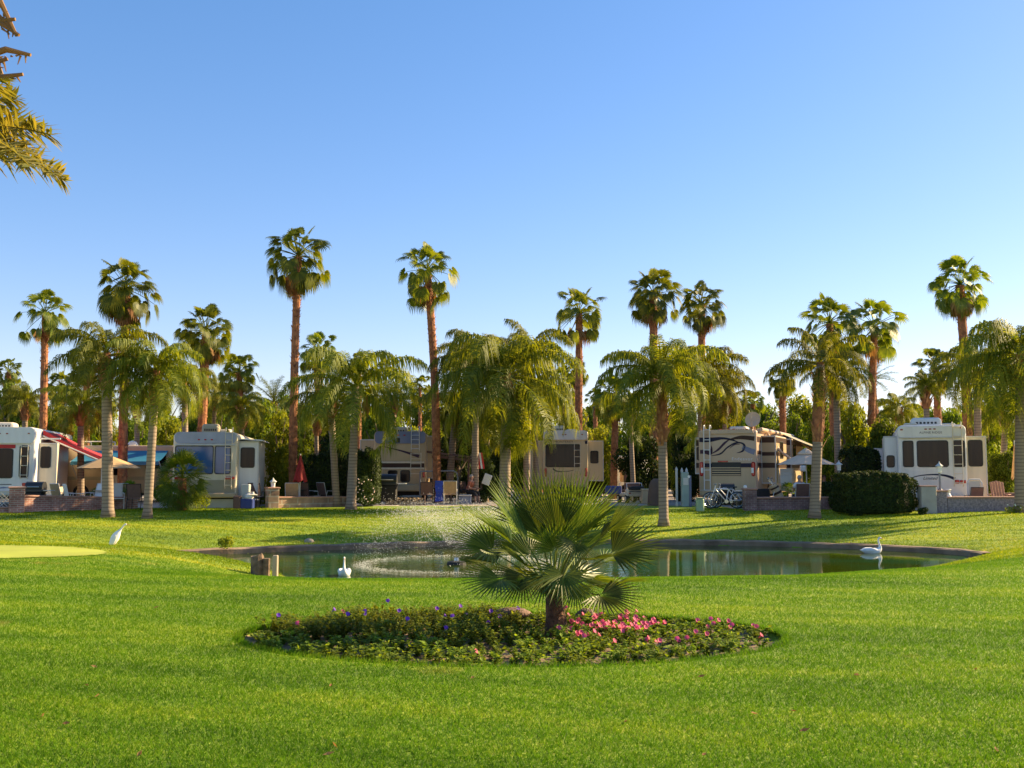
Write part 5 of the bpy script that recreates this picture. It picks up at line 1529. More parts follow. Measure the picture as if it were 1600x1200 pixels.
# ---- cream fifth wheel behind the bed palm (d = 56)
def rv_cream():
    D = 56; px0 = 884; base = Vector((X(px0, D), D, .11)); zz = lambda py: Z(py, D) - base.z; top = zz(672.5); s = 1600 / D
    t = thing('fifth_wheel_trailer', 'cream fifth wheel trailer with a big dark rear window behind the bed palm', 'camper', base, math.radians(-2), 'campers parked on the lots')
    w = 2.45; b = body_shell(w, .45, top, 9, .2).build('body', m_cream, t); smooth_angle(b)
    cap = MB(); cap.prism(rrect(0, (top + zz(687)) / 2, w - .05, top - zz(687), .18), -.10, .1); smooth_angle(cap.build('rear_cap', m_white, t))
    window(t, -.15, zz(712), 1.84, zz(695) - zz(729), 0, r=.08); ladder(t, .63, zz(760), zz(690), -.12, .32, 7, m_ivory, hook=False)
    for x_ in (-.15, .0, .9): small(t, 'clearance_light', (x_, -.115, zz(679)), (.09, .03, .05), m_amber, .008)
    for x_ in (-1.1, 1.12): small(t, 'vent', (x_, -.015, zz(691)), (.12, .03, .18), m_navy); 
    for x_ in (-1.1, 1.1): small(t, 'tail_light', (x_, -.02, zz(738)), (.12, .05, .45), m_redl, .02)
    lettering(t, 'MONTEREY', (-.1, -.01, zz(692)), .17, m_text, spacing=1.2)
    ribbon(t, [(-.7, zz(732)), (-.5, zz(736)), (0, zz(737)), (.5, zz(734))], [.08, .06, .03, .02], m_text)
    small(t, 'bumper', (0, -.12, .5), (w - .1, .2, .16), m_frame)
    slideout(t, -w / 2 - .72, -w / 2 + .02, .5, 3.5, zz(765), zz(688), m_cream); slideout(t, w / 2 - .02, w / 2 + .86, .5, 4, zz(752), zz(688), m_cream, (w / 2 + .36, zz(714), .38, zz(705) - zz(723)))
    aircon(t, (-.4, .9, top - .01), .75, .8, .3, m_ivory)
    v = MB(); v.box((.35, .8, top + .03), (.6, .6, .1), bev=.04); v.build('roof_vent', m_white, t)
    for x_ in (-1.1, 1.1): wheel(t, (x_, 3.6, .38), .38)
    u = MB(); u.box((0, 4.5, .42), (2.2, 8.6, .2)); u.build('chassis', m_under, t)
rv_cream()

# ---- small far white trailer and brown cargo trailer (d = 64..68)
def rv_far():
    D = 66; px0 = 966; base = Vector((X(px0, D), D, .12)); zz = lambda py: Z(py, D) - base.z
    t = thing('camper_trailer', 'small sunlit white camper far back between the cream trailer and the ficus', 'camper', base, math.radians(-32), 'campers parked on the lots')
    b = body_shell(1.1, .5, zz(712), 5, .14).build('body', m_white, t); smooth_angle(b)
    window(t, -.28, zz(726), .22, .62, 0); window(t, .2, zz(726), .24, .62, 0); window(t, 1.2, zz(724), .7, .5, axis='x', at=.55)
    small(t, 'tail_light', (.4, -.02, zz(742)), (.16, .05, .14), m_redl, .02); small(t, 'bumper', (0, -.1, .5), (1.0, .16, .14), m_frw)
    wheel(t, (.5, 2.4, .36), .36)
    D = 60; base = Vector((X(990, D), D, .12)); zz2 = lambda py: Z(py, D) - base.z
    t = thing('cargo_trailer', 'brown cargo trailer with white lettering behind the golf cart', 'trailer', base, math.radians(4))
    mb = MB(); mb.box((0, .7, zz2(744)), (1.15, 1.4, .72), bev=.05); mb.box((0, .7, zz2(734)), (1.2, 1.45, .07), bev=.02); mb.build('body', mat('rust_brown_paint', (.26, .13, .08), .5), t)
    lettering(t, 'CARGO', (.08, -.006, zz2(742)), .17, m_textw)
    for x_ in (-.5, .5): wheel(t, (x_, .8, .3), .3, .18)
rv_far()

# ================================================================== WALLS, POSTS, LAMPS
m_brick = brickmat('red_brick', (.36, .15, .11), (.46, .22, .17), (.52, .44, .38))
m_brickd = brickmat('shade_toned_brick', (.20, .10, .10), (.27, .15, .14), (.32, .27, .26))  # brick with the wall's purple shade mixed into its colours
m_cap = mat('brick_cap', (.42, .24, .18), .85, .15, 6, bmp=.3)
m_flag = brickmat('flagstone', (.42, .28, .20), (.26, .15, .11), (.48, .40, .32), 3.2)
m_stucco = mat('stucco', (.36, .34, .31), .95, .1, 3, bmp=.5, bscale=60)
m_granite = mat('speckled_stone', (.13, .11, .13), .9, scale=14, col2=(.34, .28, .30), bmp=.4, bscale=50)
def wall(p0, p1, h0, h1, th, m, label, cap=True, z0=None, z1=None, name='garden_wall'):
    p0, p1 = Vector(p0), Vector(p1); d = (p1 - p0); L_ = d.length; ang = math.atan2(d.y, d.x)
    za = tz(p0.x, p0.y) if z0 is None else z0; zb = tz(p1.x, p1.y) if z1 is None else z1
    t = thing(name, label, 'wall', (p0.x, p0.y, 0), ang)
    mb = MB(); n = max(2, int(L_ / .8)); vs = []
    for i in range(n + 1):
        f = i / n; x = L_ * f; q = p0.lerp(p1, f); zt = (za + h0) * (1 - f) + (zb + h1) * f; zl = tz(q.x, q.y) - .25
        vs += [(x, -th / 2, zl), (x, th / 2, zl), (x, th / 2, zt), (x, -th / 2, zt)]
    fs = [(0, 1, 2, 3), (n * 4 + 3, n * 4 + 2, n * 4 + 1, n * 4)]
    for i in range(n):
        for k in range(4):
            j = (k + 1) % 4; fs.append((i * 4 + k, i * 4 + j, (i + 1) * 4 + j, (i + 1) * 4 + k))
    mb.add(vs, fs); mb.build('wall_face', m, t)
    if cap:
        c = MB(); a = math.atan2((zb + h1) - (za + h0), L_)
        c.box((L_ / 2, 0, ((za + h0) + (zb + h1)) / 2 + .032), (L_ + .04, th + .09, .06), bev=.012, ry=-a); c.build('coping', m_cap, t)
    return t
def pillar(x, y, w, h, m, label, rz=0, cap=True, z=None):
    z = tz(x, y) if z is None else z
    t = thing('brick_pillar', label, 'pillar', (x, y, z), rz)
    mb = MB(); mb.box((0, 0, h / 2 - .15), (w, w, h + .3), bev=.012); mb.build('shaft', m, t)
    if cap: c = MB(); c.box((0, 0, h + .03), (w + .08, w + .08, .06), bev=.015); c.build('coping', m_cap, t)
    return z + h + .06
lw0 = (X(36, 36.6), 36.6); lw1 = (X(214, 40.6), 40.6)
zc = pillar(X(28, 36.3), 36.3, .50, .86, m_brick, 'pinkish brick pillar at the left end of the left garden wall', rz=.45)
wall(lw0, lw1, .56, .40, .24, m_brick, 'low pinkish brick wall in front of the left patio')
wall((X(-60, 35.6), 35.6), (X(16, 36.3), 36.3), .16, .16, .24, m_brick, 'low brick footing under the lattice panel at the left edge', cap=True)
lt = MB()
for k in range(14):
    a = -.05 + k * .13
    lt.box((a, 0, .42), (.035, .02, .75), ry=.78); lt.box((a, .022, .42), (.035, .02, .75), ry=-.78)
o = MB(); 
t = thing('lattice_panel', 'cream lattice panel left of the brick pillar', 'fence panel', (X(-66, 36.0), 36.0, tz(X(-66, 36), 36) + .06), .27)
lt.v = [(a, b_, min(max(c, .16), .68)) for a, b_, c in lt.v]
lt.build('lattice', m_skirt, t); fr = MB(); fr.box((.8, 0, .70), (1.9, .05, .06)); fr.box((.8, 0, .14), (1.9, .05, .06)); fr.build('frame', m_skirt, t)

zc2 = pillar(X(426, 41.2), 41.2, .44, .78, m_flag, 'flagstone pillar with a lantern on it, left of the stone wall', rz=.5)
wall((X(434, 41.4), 41.4), (X(538, 43.4), 43.4), .40, .36, .28, m_flag, 'low reddish flagstone wall in front of the red umbrella patio')
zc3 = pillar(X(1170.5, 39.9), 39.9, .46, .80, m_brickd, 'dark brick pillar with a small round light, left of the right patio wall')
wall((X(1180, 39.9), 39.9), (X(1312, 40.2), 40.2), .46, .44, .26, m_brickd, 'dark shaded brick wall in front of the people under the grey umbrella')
mb = MB(); mb.ball((0, 0, .05), .075, 10); mb.lathe([(.05, 0), (.05, .03)], n=10); tag(mb.build('globe_light', m_wlens, None, (X(1164, 39.9), 39.9, zc3), smooth=True), 'small round white light on the dark brick pillar', 'light')
t = thing('stucco_block', 'grey stucco gate block beside the low hedge', 'wall', (X(1447, 37.1), 37.1, tz(X(1447, 37.1), 37.1)))
mb = MB(); mb.box((0, 0, .42), (.55, .4, 1.1), bev=.02); mb.build('block', m_stucco, t); mb = MB(); mb.box((0, 0, .985), (.6, .45, .04), bev=.01); mb.build('coping', m_cap, t)
zc4 = pillar(X(1466, 37.3), 37.3, .42, .76, m_granite, 'low purple brick pillar under the white post lantern')
wall((X(1476, 37.3), 37.3), (X(1680, 38.4), 38.4), .52, .50, .26, m_granite, 'long speckled stone wall in front of the white fifth wheel')
pb = MB(); pb.box((0, 0, .1), (.5, .3, .36), bev=.02)
def lantern(x, y, z, h, label, glass=m_wlens, post=0):
    t = thing('lantern', label, 'lamp', (x, y, z))
    if post: mb = MB(); mb.tube([(0, 0, 0), (0, 0, post)], [.045, .035], 8); mb.lathe([(.08, 0), (.06, .05)], n=10); mb.build('post', m_rail, t)
    mb = MB(); mb.lathe([(.07, post), (.09, post + h * .08), (.08, post + h * .12), (.10, post + h * .55), (.08, post + h * .56)], n=8); mb.build('lamp_glass', glass, t)
    mb = MB(); mb.lathe([(.15, post + h * .55), (.145, post + h * .60), (.04, post + h * .82), (.012, post + h)], n=8); mb.build('lamp_cap', m_frw, t)
    return t
lantern(X(427, 41.2), 41.2, zc2, .38, 'square white lantern on the flagstone pillar')
lantern(X(1468, 37.3), 37.3, zc4, .42, 'white pagoda lantern on a slim post by the white trailer', post=.62)
lantern(X(1311, 41.5), 41.5, .09, .42, 'pale lantern on a post right of the grey umbrella', post=1.5)
t = thing('garden_urn', 'small white urn on the speckled wall', 'urn', (X(1480, 37.3), 37.3, tz(X(1480, 37.3), 37.3) + .58))
mb = MB(); mb.lathe([(.12, 0), (.10, .05), (.06, .12), (.09, .2), (.13, .25), (.10, .27)], n=12); mb.build('bowl', m_white, t)
mb = MB(); mb.box((0, 0, .2), (.75, .3, .34), bev=.02); t = thing('planter_box', 'orange terracotta planter box behind the speckled wall', 'planter', (X(1498, 38.6), 38.6, .14)); mb.build('box', mat('terracotta', (.42, .14, .06), .85, bmp=.3), t)
mb = MB(); mb.box((0, 0, .35), (.8, .34, .03)); mb.build('soil', m_bed, t)

# picket posts, utility pedestal, green box
for i, (px, h) in enumerate(((1057, 1.50), (1066, 1.46), (1074, 1.46))):
    t = thing('picket_post', ('tall pale picket post at the left of the utility pedestal', 'pale picket post behind the pedestal, middle of three', 'pale picket post behind the pedestal, right one of three')[i], 'post', (X(px, 43.5), 43.5 + .1 * i, .09), 0, 'picket posts by the utility pedestal')
    mb = MB(); mb.box((0, 0, h / 2), (.09, .09, h), bev=.01); mb.build('post', m_frw, t); mb = MB(); mb.lathe([(.055, h), (.06, h + .05), (.03, h + .12), (.005, h + .17)], n=8); mb.build('finial', m_frw, t)
t = thing('utility_pedestal', 'grey green electrical pedestal left of the brown motorhome', 'utility box', (X(1070, 43), 43, .09))
mb = MB(); mb.box((0, 0, .72), (.30, .2, 1.44), bev=.02); mb.build('cabinet', mat('pale_green_enamel', (.30, .38, .34), .6), t)
mb = MB(); mb.box((.02, -.11, 1.05), (.22, .03, .3), bev=.01); mb.build('door', m_frw, t); mb = MB(); mb.tube([(.2, 0, 0), (.2, 0, 1.3)], .07, 8); mb.build('conduit', m_bluep, t)
mb = MB(); mb.lathe([(.06, -.02), (.06, .02)], n=12); ob = mb.build('meter', m_wlens, t, (.14, -.14, 1.25)); ob.rotation_euler = (math.pi / 2, 0, 0)
mb = MB(); mb.box((0, 0, .24), (.30, .26, .52), bev=.05); t = thing('junction_box', 'small pale green utility box on the lawn edge by the bicycles', 'utility box', (X(1093, 39.6), 39.6, tz(X(1093, 39.6), 39.6))); mb.build('housing', mat('sage_enamel', (.30, .42, .26), .55), t)
mb = MB(); mb.box((0, 0, .515), (.32, .28, .03), bev=.01); mb.build('lid', mat('sage_enamel_lid', (.36, .48, .32), .5), t)

# ------------------------------------------------------------------ umbrellas
m_tanc = mat('tan_canvas', (.52, .33, .15), .85, .08, 4)
m_greyc = mat('grey_canvas', (.72, .52, .36), .85, .08, 4)
def umbrella(x, y, z, rad, zr, ztop, m, label, vent=False, n=8, rot=.2):
    t = thing('patio_umbrella', label, 'umbrella', (x, y, z), rot, 'open patio umbrellas')
    p = MB(); p.tube([(0, 0, 0), (0, 0, ztop - z + .05)], .025, 8); p.build('pole', m_frw, t)
    c = MB(); vs = [(0, 0, ztop - z)]; K = 4
    for i in range(1, K + 1):
        f = i / K
        for k in range(n * 2):
            a = math.pi * k / n; rr = rad * f * (1 if k % 2 == 0 else .955); zz_ = (ztop - z) + (zr - ztop) * (f ** 1.08) - (.0 if k % 2 == 0 else .02 * f)
            vs.append((rr * math.cos(a), rr * math.sin(a), zz_))
    m_ = n * 2; fs = [(0, 1 + k, 1 + (k + 1) % m_) for k in range(m_)]
    for i in range(K - 1):
        for k in range(m_): j = (k + 1) % m_; fs.append((1 + i * m_ + k, 1 + (i + 1) * m_ + k, 1 + (i + 1) * m_ + j, 1 + i * m_ + j))
    c.add(vs, fs); c.build('canopy', m, t, fix=False)
    if vent:
        v = MB(); v.lathe([(rad * .30, ztop - z - .11), (rad * .28, ztop - z - .04), (.02, ztop - z + .16)], n=8); v.build('vent_cap', m, t)
    r = MB()
    for k in range(n):
        a = 2 * math.pi * k / n; r.tube([(0, 0, ztop - z - .03), (rad * .97 * math.cos(a), rad * .97 * math.sin(a), zr - z - .015)], .012, 4)
    r.build('ribs', m_frw, t)
    b_ = MB(); b_.lathe([(.28, 0), (.28, .05), (.05, .1)], n=14); b_.build('base', m_frame, t)
    return t
umbrella(X(170, 38.9), 38.9, .1, 48 / 1600 * 38.9, Z(731, 38.9), Z(711.5, 38.9), m_tanc, 'open tan umbrella over the left patio')
umbrella(X(1260, 42), 42, .1, 44 / 1600 * 42, Z(725.5, 42), Z(706, 42), m_greyc, 'open grey umbrella with a vent over the seated people', vent=True, rot=.45)
umbrella(X(1308, 50), 50, .1, 1.1, Z(716, 50), Z(708, 50), m_bluep, 'far blue grey umbrella edge behind the queen palm trunk')
def closed_umbrella(px, d, ptop, pbot, wpx, m, label, seed):
    z0 = .09; t = thing('folded_umbrella', label, 'umbrella', (X(px, d), d, z0)); zt, zb = Z(ptop, d) - z0, Z(pbot, d) - z0; w = wpx / 1600 * d / 2
    p = MB(); p.tube([(0, 0, 0), (0, 0, zt + .05)], .025, 8); p.build('pole', m_frw, t)
    c = MB(); vs = []; n = 20; K = 7
    for i in range(K + 1):
        f = i / K
        for k in range(n):
            a = 2 * math.pi * k / n; rr = w * (.10 + .90 * f ** 1.1) * (1 + .28 * math.sin(a * 5 + seed)); vs.append((rr * math.cos(a), rr * math.sin(a), zt + (zb - zt) * f + (.06 * math.sin(a * 5) if i == K else 0)))
    fs = [tuple(range(n))]
    for i in range(K):
        for k in range(n): j = (k + 1) % n; fs.append((i * n + k, (i + 1) * n + k, (i + 1) * n + j, i * n + j))
    c.add(vs, fs); c.build('canopy', m, t); b_ = MB(); b_.lathe([(.26, 0), (.26, .06), (.05, .1)], n=14); b_.build('base', m_frame, t)
closed_umbrella(469, 42.3, 711, 752, 19, mat('dark_red_canvas', (.26, .015, .015), .8, .15, 5), 'folded dark red umbrella in front of the hedge', 1)
closed_umbrella(1587, 40, 690, 748, 11, m_tanc, 'folded beige umbrella at the right edge', 2)

# ------------------------------------------------------------------ furniture
m_sling = mat('tan_sling_fabric', (.42, .28, .15), .8, .1, 12)
m_slingb = mat('brown_sling_fabric', (.16, .09, .07), .8, .1, 12)
m_whitepl = mat('white_plastic', (.72, .70, .66), .5, .05, 5)
def chair(px, d, fm, sm, label, rz=0, z=.1, s=1.0, dx=0):
    t = thing('patio_chair', label, 'chair', (X(px, d) + dx, d, z), rz, 'patio chairs on the lots'); t.scale = (s, s, s)
    f = MB()
    for sx in (-.27, .27):
        f.tube([(sx, -.25, 0), (sx, -.27, .42), (sx, -.27, .62), (sx, .2, .64), (sx, .26, .42), (sx, .34, 0)], .016, 6)
        f.tube([(sx, -.27, .42), (sx, .24, .40), (sx, .38, .98)], .016, 6)
    f.tube([(-.27, .38, .98), (.27, .38, .98)], .016, 6); f.tube([(-.27, -.27, .42), (.27, -.27, .42)], .016, 6)
    f.build('frame', fm, t)
    b = MB(); b.add([(-.25, .25, .46), (.25, .25, .46), (.25, .38, .97), (-.25, .38, .97), (-.25, .275, .46), (.25, .275, .46), (.25, .405, .97), (-.25, .405, .97)], [(0, 1, 2, 3), (7, 6, 5, 4), (0, 4, 5, 1), (2, 6, 7, 3), (1, 5, 6, 2), (0, 3, 7, 4)]); b.build('backrest', sm, t)
    s_ = MB(); s_.box((0, -.02, .42), (.5, .5, .03), bev=.01); s_.build('seat', sm, t)
    return t
def table(px, d, w, h, m, label, z=.1, round_=True, rz=0):
    t = thing('patio_table', label, 'table', (X(px, d), d, z), rz, 'patio tables on the lots')
    a = MB()
    if round_: a.lathe([(w / 2, h - .03), (w / 2, h)], n=24)
    else: a.box((0, 0, h - .015), (w, w * .6, .03), bev=.01)
    a.build('tabletop', m, t)
    for i in range(4):
        an = math.pi / 4 + i * math.pi / 2; l = MB(); l.tube([(math.cos(an) * w * .33, math.sin(an) * w * (.33 if round_ else .22), h - .03), (math.cos(an) * w * .4, math.sin(an) * w * (.4 if round_ else .26), 0)], .02, 6); l.build('leg', m_frame, t)
# left patio
chair(118, 38.9, m_whitepl, m_whitepl, 'white chair left of the queen palm trunk on the left patio', 2.2); chair(146, 40.2, m_frw, m_whitepl, 'pale chair just left of the thick queen palm trunk', -.6)
chair(182, 39.7, m_whitepl, m_whitepl, 'white plastic chair right of the thick queen palm trunk', .5); chair(196, 41.2, m_frw, m_sling, 'tan sling chair under the tan umbrella', math.pi)
chair(215, 39.4, m_frame, m_slingb, 'dark brown chair between the two queen palm trunks', math.pi); chair(99, 40.2, m_frw, m_sling, 'tan chair beneath the red awning', 2.6)
table(170, 40.9, 1.15, .72, m_sling, 'round tan table under the tan umbrella'); table(128, 40.6, .9, .5, m_slingb, 'low dark table beside the awning post')
def grill(px, d, label, rz=0, z=.1, s=1.0, m=m_black):
    t = thing('barbecue_grill', label, 'grill', (X(px, d), d, z), rz, 'barbecue grills'); t.scale = (s, s, s)
    b = MB(); b.box((0, 0, .42), (.62, .45, .5), bev=.02); b.build('cabinet', m_under, t)
    l = MB(); l.tube([(-.33, 0, .86), (.33, 0, .86)], [.22, .22], 14, sq=(1, 1)); l.box((0, 0, .74), (.68, .46, .12), bev=.02); l.build('lid', m, t)
    h = MB(); h.tube([(-.22, -.24, .88), (.22, -.24, .88)], .015, 6); h.build('handle', m_alu, t)
    sh = MB(); 
    for sx in (-.5, .5): sh.box((sx, 0, .74), (.3, .4, .03), bev=.01)
    sh.build('side_shelf', m_alu, t)
    for sx in (-.28, .28): wheel(t, (sx, .2, .09), .09, .05, m=m_frw)
grill(57, 39.0, 'black barbecue grill behind the left brick wall'); 
grill(606, 44.9, 'dark covered grill with a white wheel in the shade left of the blue motorhome', z=.1, s=1.25)
grill(1135, 42.1, 'small black grill standing behind the bicycles', s=.9)
def box_thing(name, px, d, sz, m, label, cat, z=.1, lid=None, rz=0):
    t = thing(name, label, cat, (X(px, d), d, z), rz)
    b = MB(); b.box((0, 0, sz[2] / 2), sz, bev=.03); b.build('body', m, t)
    if lid: l = MB(); l.box((0, 0, sz[2] + .03), (sz[0] + .03, sz[1] + .03, .06), bev=.02); l.build('lid', lid, t)
    return t
m_blue = mat('blue_plastic', (.02, .04, .20), .5, .1, 5)
box_thing('storage_bin', 388, 40.6, (.50, .4, .38), m_blue, 'blue storage bin with a white lid next to the tan motorhome', 'bin', lid=None)
t = thing('trash_bag', 'white bag standing on the blue bin', 'bag', (X(390, 40.6), 40.6, .48)); mb = MB(); mb.lathe([(.15, 0), (.19, .06), (.17, .16), (.06, .24), (.09, .28)], n=10); mb.build('sack', m_whitepl, t)
box_thing('utility_cabinet', 385, 41.3, (.34, .3, .95), mat('pale_cabinet', (.5, .52, .48), .6), 'pale upright cabinet below the slide out window', 'cabinet')
box_thing('plant_pot', 372, 40.5, (.28, .28, .5), m_slingb, 'brown pot at the rear corner of the tan motorhome', 'pot')
mb = MB(); mb.lathe([(.16, 0), (.19, .03), (.05, .06), (.04, .14)], n=12); tag(mb.build('garden_lamp', m_whitepl, None, (X(396, 40.6), 40.6, .62)), 'white saucer shaped lamp beside the blue bin', 'lamp')
chair(405, 41.8, m_frame, m_slingb, 'dark folding chair right of the blue bin', .8)
chair(458, 42.6, m_frw, m_sling, 'tan sling chair behind the flagstone wall', math.pi + .1, s=1.0); chair(478, 43.2, m_frame, m_slingb, 'dark sling chair right of the folded red umbrella', math.pi - .2); chair(489, 43.6, m_frw, m_sling, 'tan chair turned sideways at the end of the stone wall patio', 1.6); chair(512, 43.9, m_frw, m_slingb, 'dark chair with pale rails in front of the hedge', 2.4)
table(468, 43.0, .8, .7, m_frame, 'small dark table under the folded red umbrella')
# middle patio
chair(704, 45.6, m_frw, m_sling, 'tan lounge chair in the middle of the shaded patio', math.pi, s=1.05); chair(668, 45.9, m_frame, m_slingb, 'brown chair left of the blue towel', math.pi); table(690, 46.8, 1.4, .74, m_slingb, 'long dark table with fruit bowl on the shaded patio', round_=False)
t = thing('beach_towel', 'bright blue towel hanging over the chair in the shaded patio', 'towel', (X(686, 45.4), 45.4, .1)); mb = MB(); L_, R_ = [], []
for i in range(9):
    f = i / 8; L_.append((-.16 - .02 * math.sin(i), .04 * math.sin(i * 1.3), 1.05 - .92 * f)); R_.append((.17 + .03 * math.sin(i * 2), .03 * math.cos(i), 1.03 - .88 * f))
mb.strip(L_, R_); mb.strip([(a, b_ + .03, c) for a, b_, c in L_], [(a, b_ + .03, c) for a, b_, c in R_]); mb.build('cloth', mat('blue_towel', (.03, .07, .45), .9), t)
t = thing('fruit_bowl', 'bowl of orange fruit on the dark table', 'bowl', (X(700, 46.8), 46.8, .86)); mb = MB(); mb.lathe([(.10, -.02), (.2, .06), (.22, .1)], n=14); mb.build('bowl', m_slingb, t)
mb = MB(); rg = random.Random(2)
for k in range(9): mb.ball((rg.uniform(-.13, .13), rg.uniform(-.1, .1), .12 + rg.uniform(0, .08)), .055, 8)
o = mb.build('fruit', mat('orange_peel', (.60, .22, .03), .5), t); o['kind'] = 'stuff'
# stacked logs / timber rack at the patio
t = thing('firewood_rack', 'low rack of stacked pale logs on the shaded patio edge', 'log rack', (X(634, 45.0), 45.0, .1)); mb = MB(); rg = random.Random(5)
for i in range(9):
    for j in range(2): mb.tube([(-.72 + i * .17 + .05 * j, -.2, .11 + j * .14), (-.72 + i * .17 + .05 * j, .2, .11 + j * .14)], rg.uniform(.055, .075), 8)
o = mb.build('logs', mat('cut_wood', (.38, .26, .15), .9), t); o['kind'] = 'stuff'; mb = MB(); mb.box((0, 0, .03), (1.7, .4, .04)); mb.box((-.84, 0, .2), (.04, .4, .4)); mb.box((.84, 0, .2), (.04, .4, .4)); mb.build('frame', m_slingb, t)
# handrail and curved bar
t = thing('handrail', 'grey curved handrail in front of the blue windscreen motorhome', 'railing', (X(690, 48), 48, .1)); mb = MB(); mb.tube([(-1.0, 0, 1.45), (.55, 0, 1.48), (.72, 0, 1.38), (.76, 0, 1.1), (.76, 0, 0)], .035, 8); mb.tube([(-1.0, 0, 1.45), (-1.0, 0, 0)], .035, 8); mb.build('rail', m_rail, t)
# patio roof beam
t = thing('pergola', 'brown wooden patio beam between the palm trunks of the shaded lot', 'pergola', (X(700, 50), 50, .1)); mb = MB(); mb.box((0, 0, 2.12), (2.9, .12, .14), ry=.12); mb.box((.2, -.6, 2.25), (2.6, .08, .1), ry=.12); mb.build('beam', m_slingb, t)
for sx in (-1.1, 1.0): mb = MB(); mb.tube([(sx, 0, 0), (sx, 0, 2.1)], .05, 6); mb.build('post', m_slingb, t)
# flag
t = thing('garden_flag', 'small red and white flag hanging between the palm trunks', 'flag', (X(744, 47), 47, .1)); mb = MB(); mb.tube([(0, 0, 0), (0, 0, 2.35), (.1, 0, 2.4)], .018, 6); mb.build('pole', m_frw, t)
for j, mm_ in enumerate((m_redp, m_whitepl, m_redp)):
    mb = MB(); L_, R_ = [], []
    for i in range(6): f = i / 5; L_.append((.02 + j * .09 + .12 * f, .03 * math.sin(i + j), 2.32 - .75 * f)); R_.append((.11 + j * .09 + .10 * f, .03 * math.sin(i + j + 1), 2.30 - .72 * f))
    mb.strip(L_, R_); mb.build('stripe', mm_, t)
box_thing('sign_board', 758, 47.0, (.36, .04, .5), m_frw, 'pale leaning board on the patio behind the seated man', 'board', z=.95).rotation_euler = (0, .35, 0)
box_thing('cooler', 727, 46.0, (.55, .35, .36), m_bluep, 'blue grey cooler beside the seated man', 'cooler', lid=m_frw)
# centre-right: golf cart, blue table, hamper, covered grill
def golf_cart():
    D = 47.5; t = thing('golf_cart', 'white and dark golf cart parked in front of the brown cargo trailer', 'golf cart', (X(985, D), D, .12), math.radians(12)); t.scale = (.72, .72, .72)
    b = MB(); b.box((0, .1, .52), (1.15, 2.1, .22), bev=.06); b.box((0, -.75, .72), (1.1, .55, .35), bev=.08); b.build('body', m_ivory, t)
    s_ = MB(); s_.box((0, -.05, .78), (1.05, .45, .14), bev=.04); s_.box((0, -.32, 1.06), (1.05, .12, .45), bev=.04); s_.build('seat', m_slingb, t)
    f = MB()
    for sx in (-.5, .5):
        f.tube([(sx, -.85, .7), (sx, -.7, 1.25)], .02, 6); f.tube([(sx, .9, .7), (sx, .7, 1.25)], .02, 6)
    f.tube([(-.5, -.7, 1.25), (.5, -.7, 1.25)], .02, 6); f.build('frame', m_alu, t)
    r = MB(); r.box((0, -1.1, .95), (1.0, .3, .22), bev=.03); r.box((0, -1.26, .72), (1.02, .03, .05)); r.build('rear_rack', m_frame, t)
    for sx in (-.5, .5): small(t, 'tail_light', (sx * .8, -1.04, .62), (.12, .03, .07), m_redl, .01)
    sw = MB(); sw.tube([(-.25, .5, .9), (-.25, .3, 1.1)], .02, 6); sw.tube([(-.4, .28, 1.1), (-.1, .28, 1.12)], .02, 6); sw.build('steering_wheel', m_frame, t)
    for x_ in (-.5, .5):
        for y in (-.75, .8): wheel(t, (x_, y, .26), .26, .2)
golf_cart()
box_thing('folding_table', 958, 48, (.75, .5, .38), m_blue, 'blue covered table beside the golf cart', 'table', z=.5)
for sx, px in ((0, 953), (1, 964)): pass
box_thing('wicker_hamper', 1009, 46.3, (.42, .36, .62), m_tanp, 'tan wicker hamper with a pale rim near the grill', 'hamper', lid=m_cream)
def covered(px, d, w, h, m, label):
    t = thing('covered_grill', label, 'grill', (X(px, d), d, .1)); mb = MB(); vs = []; n = 16
    for f, zz_ in ((1.05, 0), (1.0, .35), (.9, .75), (.62, .93), (.3, 1.0)):
        for k in range(n):
            a = 2 * math.pi * k / n; r = w / 2 * f * (1 + .07 * math.sin(5 * a + zz_ * 3)); vs.append((r * math.cos(a), r * .7 * math.sin(a), h * zz_))
    fs = [tuple(reversed(range(n))), tuple(range(4 * n, 5 * n))]
    for i in range(4):
        for k in range(n): j = (k + 1) % n; fs.append((i * n + k, i * n + j, (i + 1) * n + j, (i + 1) * n + k))
    mb.add(vs, fs); smooth_angle(mb.build('cover', m, t))
    lg = MB()
    for sx in (-1, 1): lg.tube([(sx * w * .35, 0, .0), (sx * w * .35, 0, .1)], .03, 6)
    lg.build('foot', m_frame, t)
covered(1025, 44.2, .72, 1.15, mat('brown_grill_cover', (.13, .08, .06), .8), 'brown covered grill just left of the central queen palm trunk')
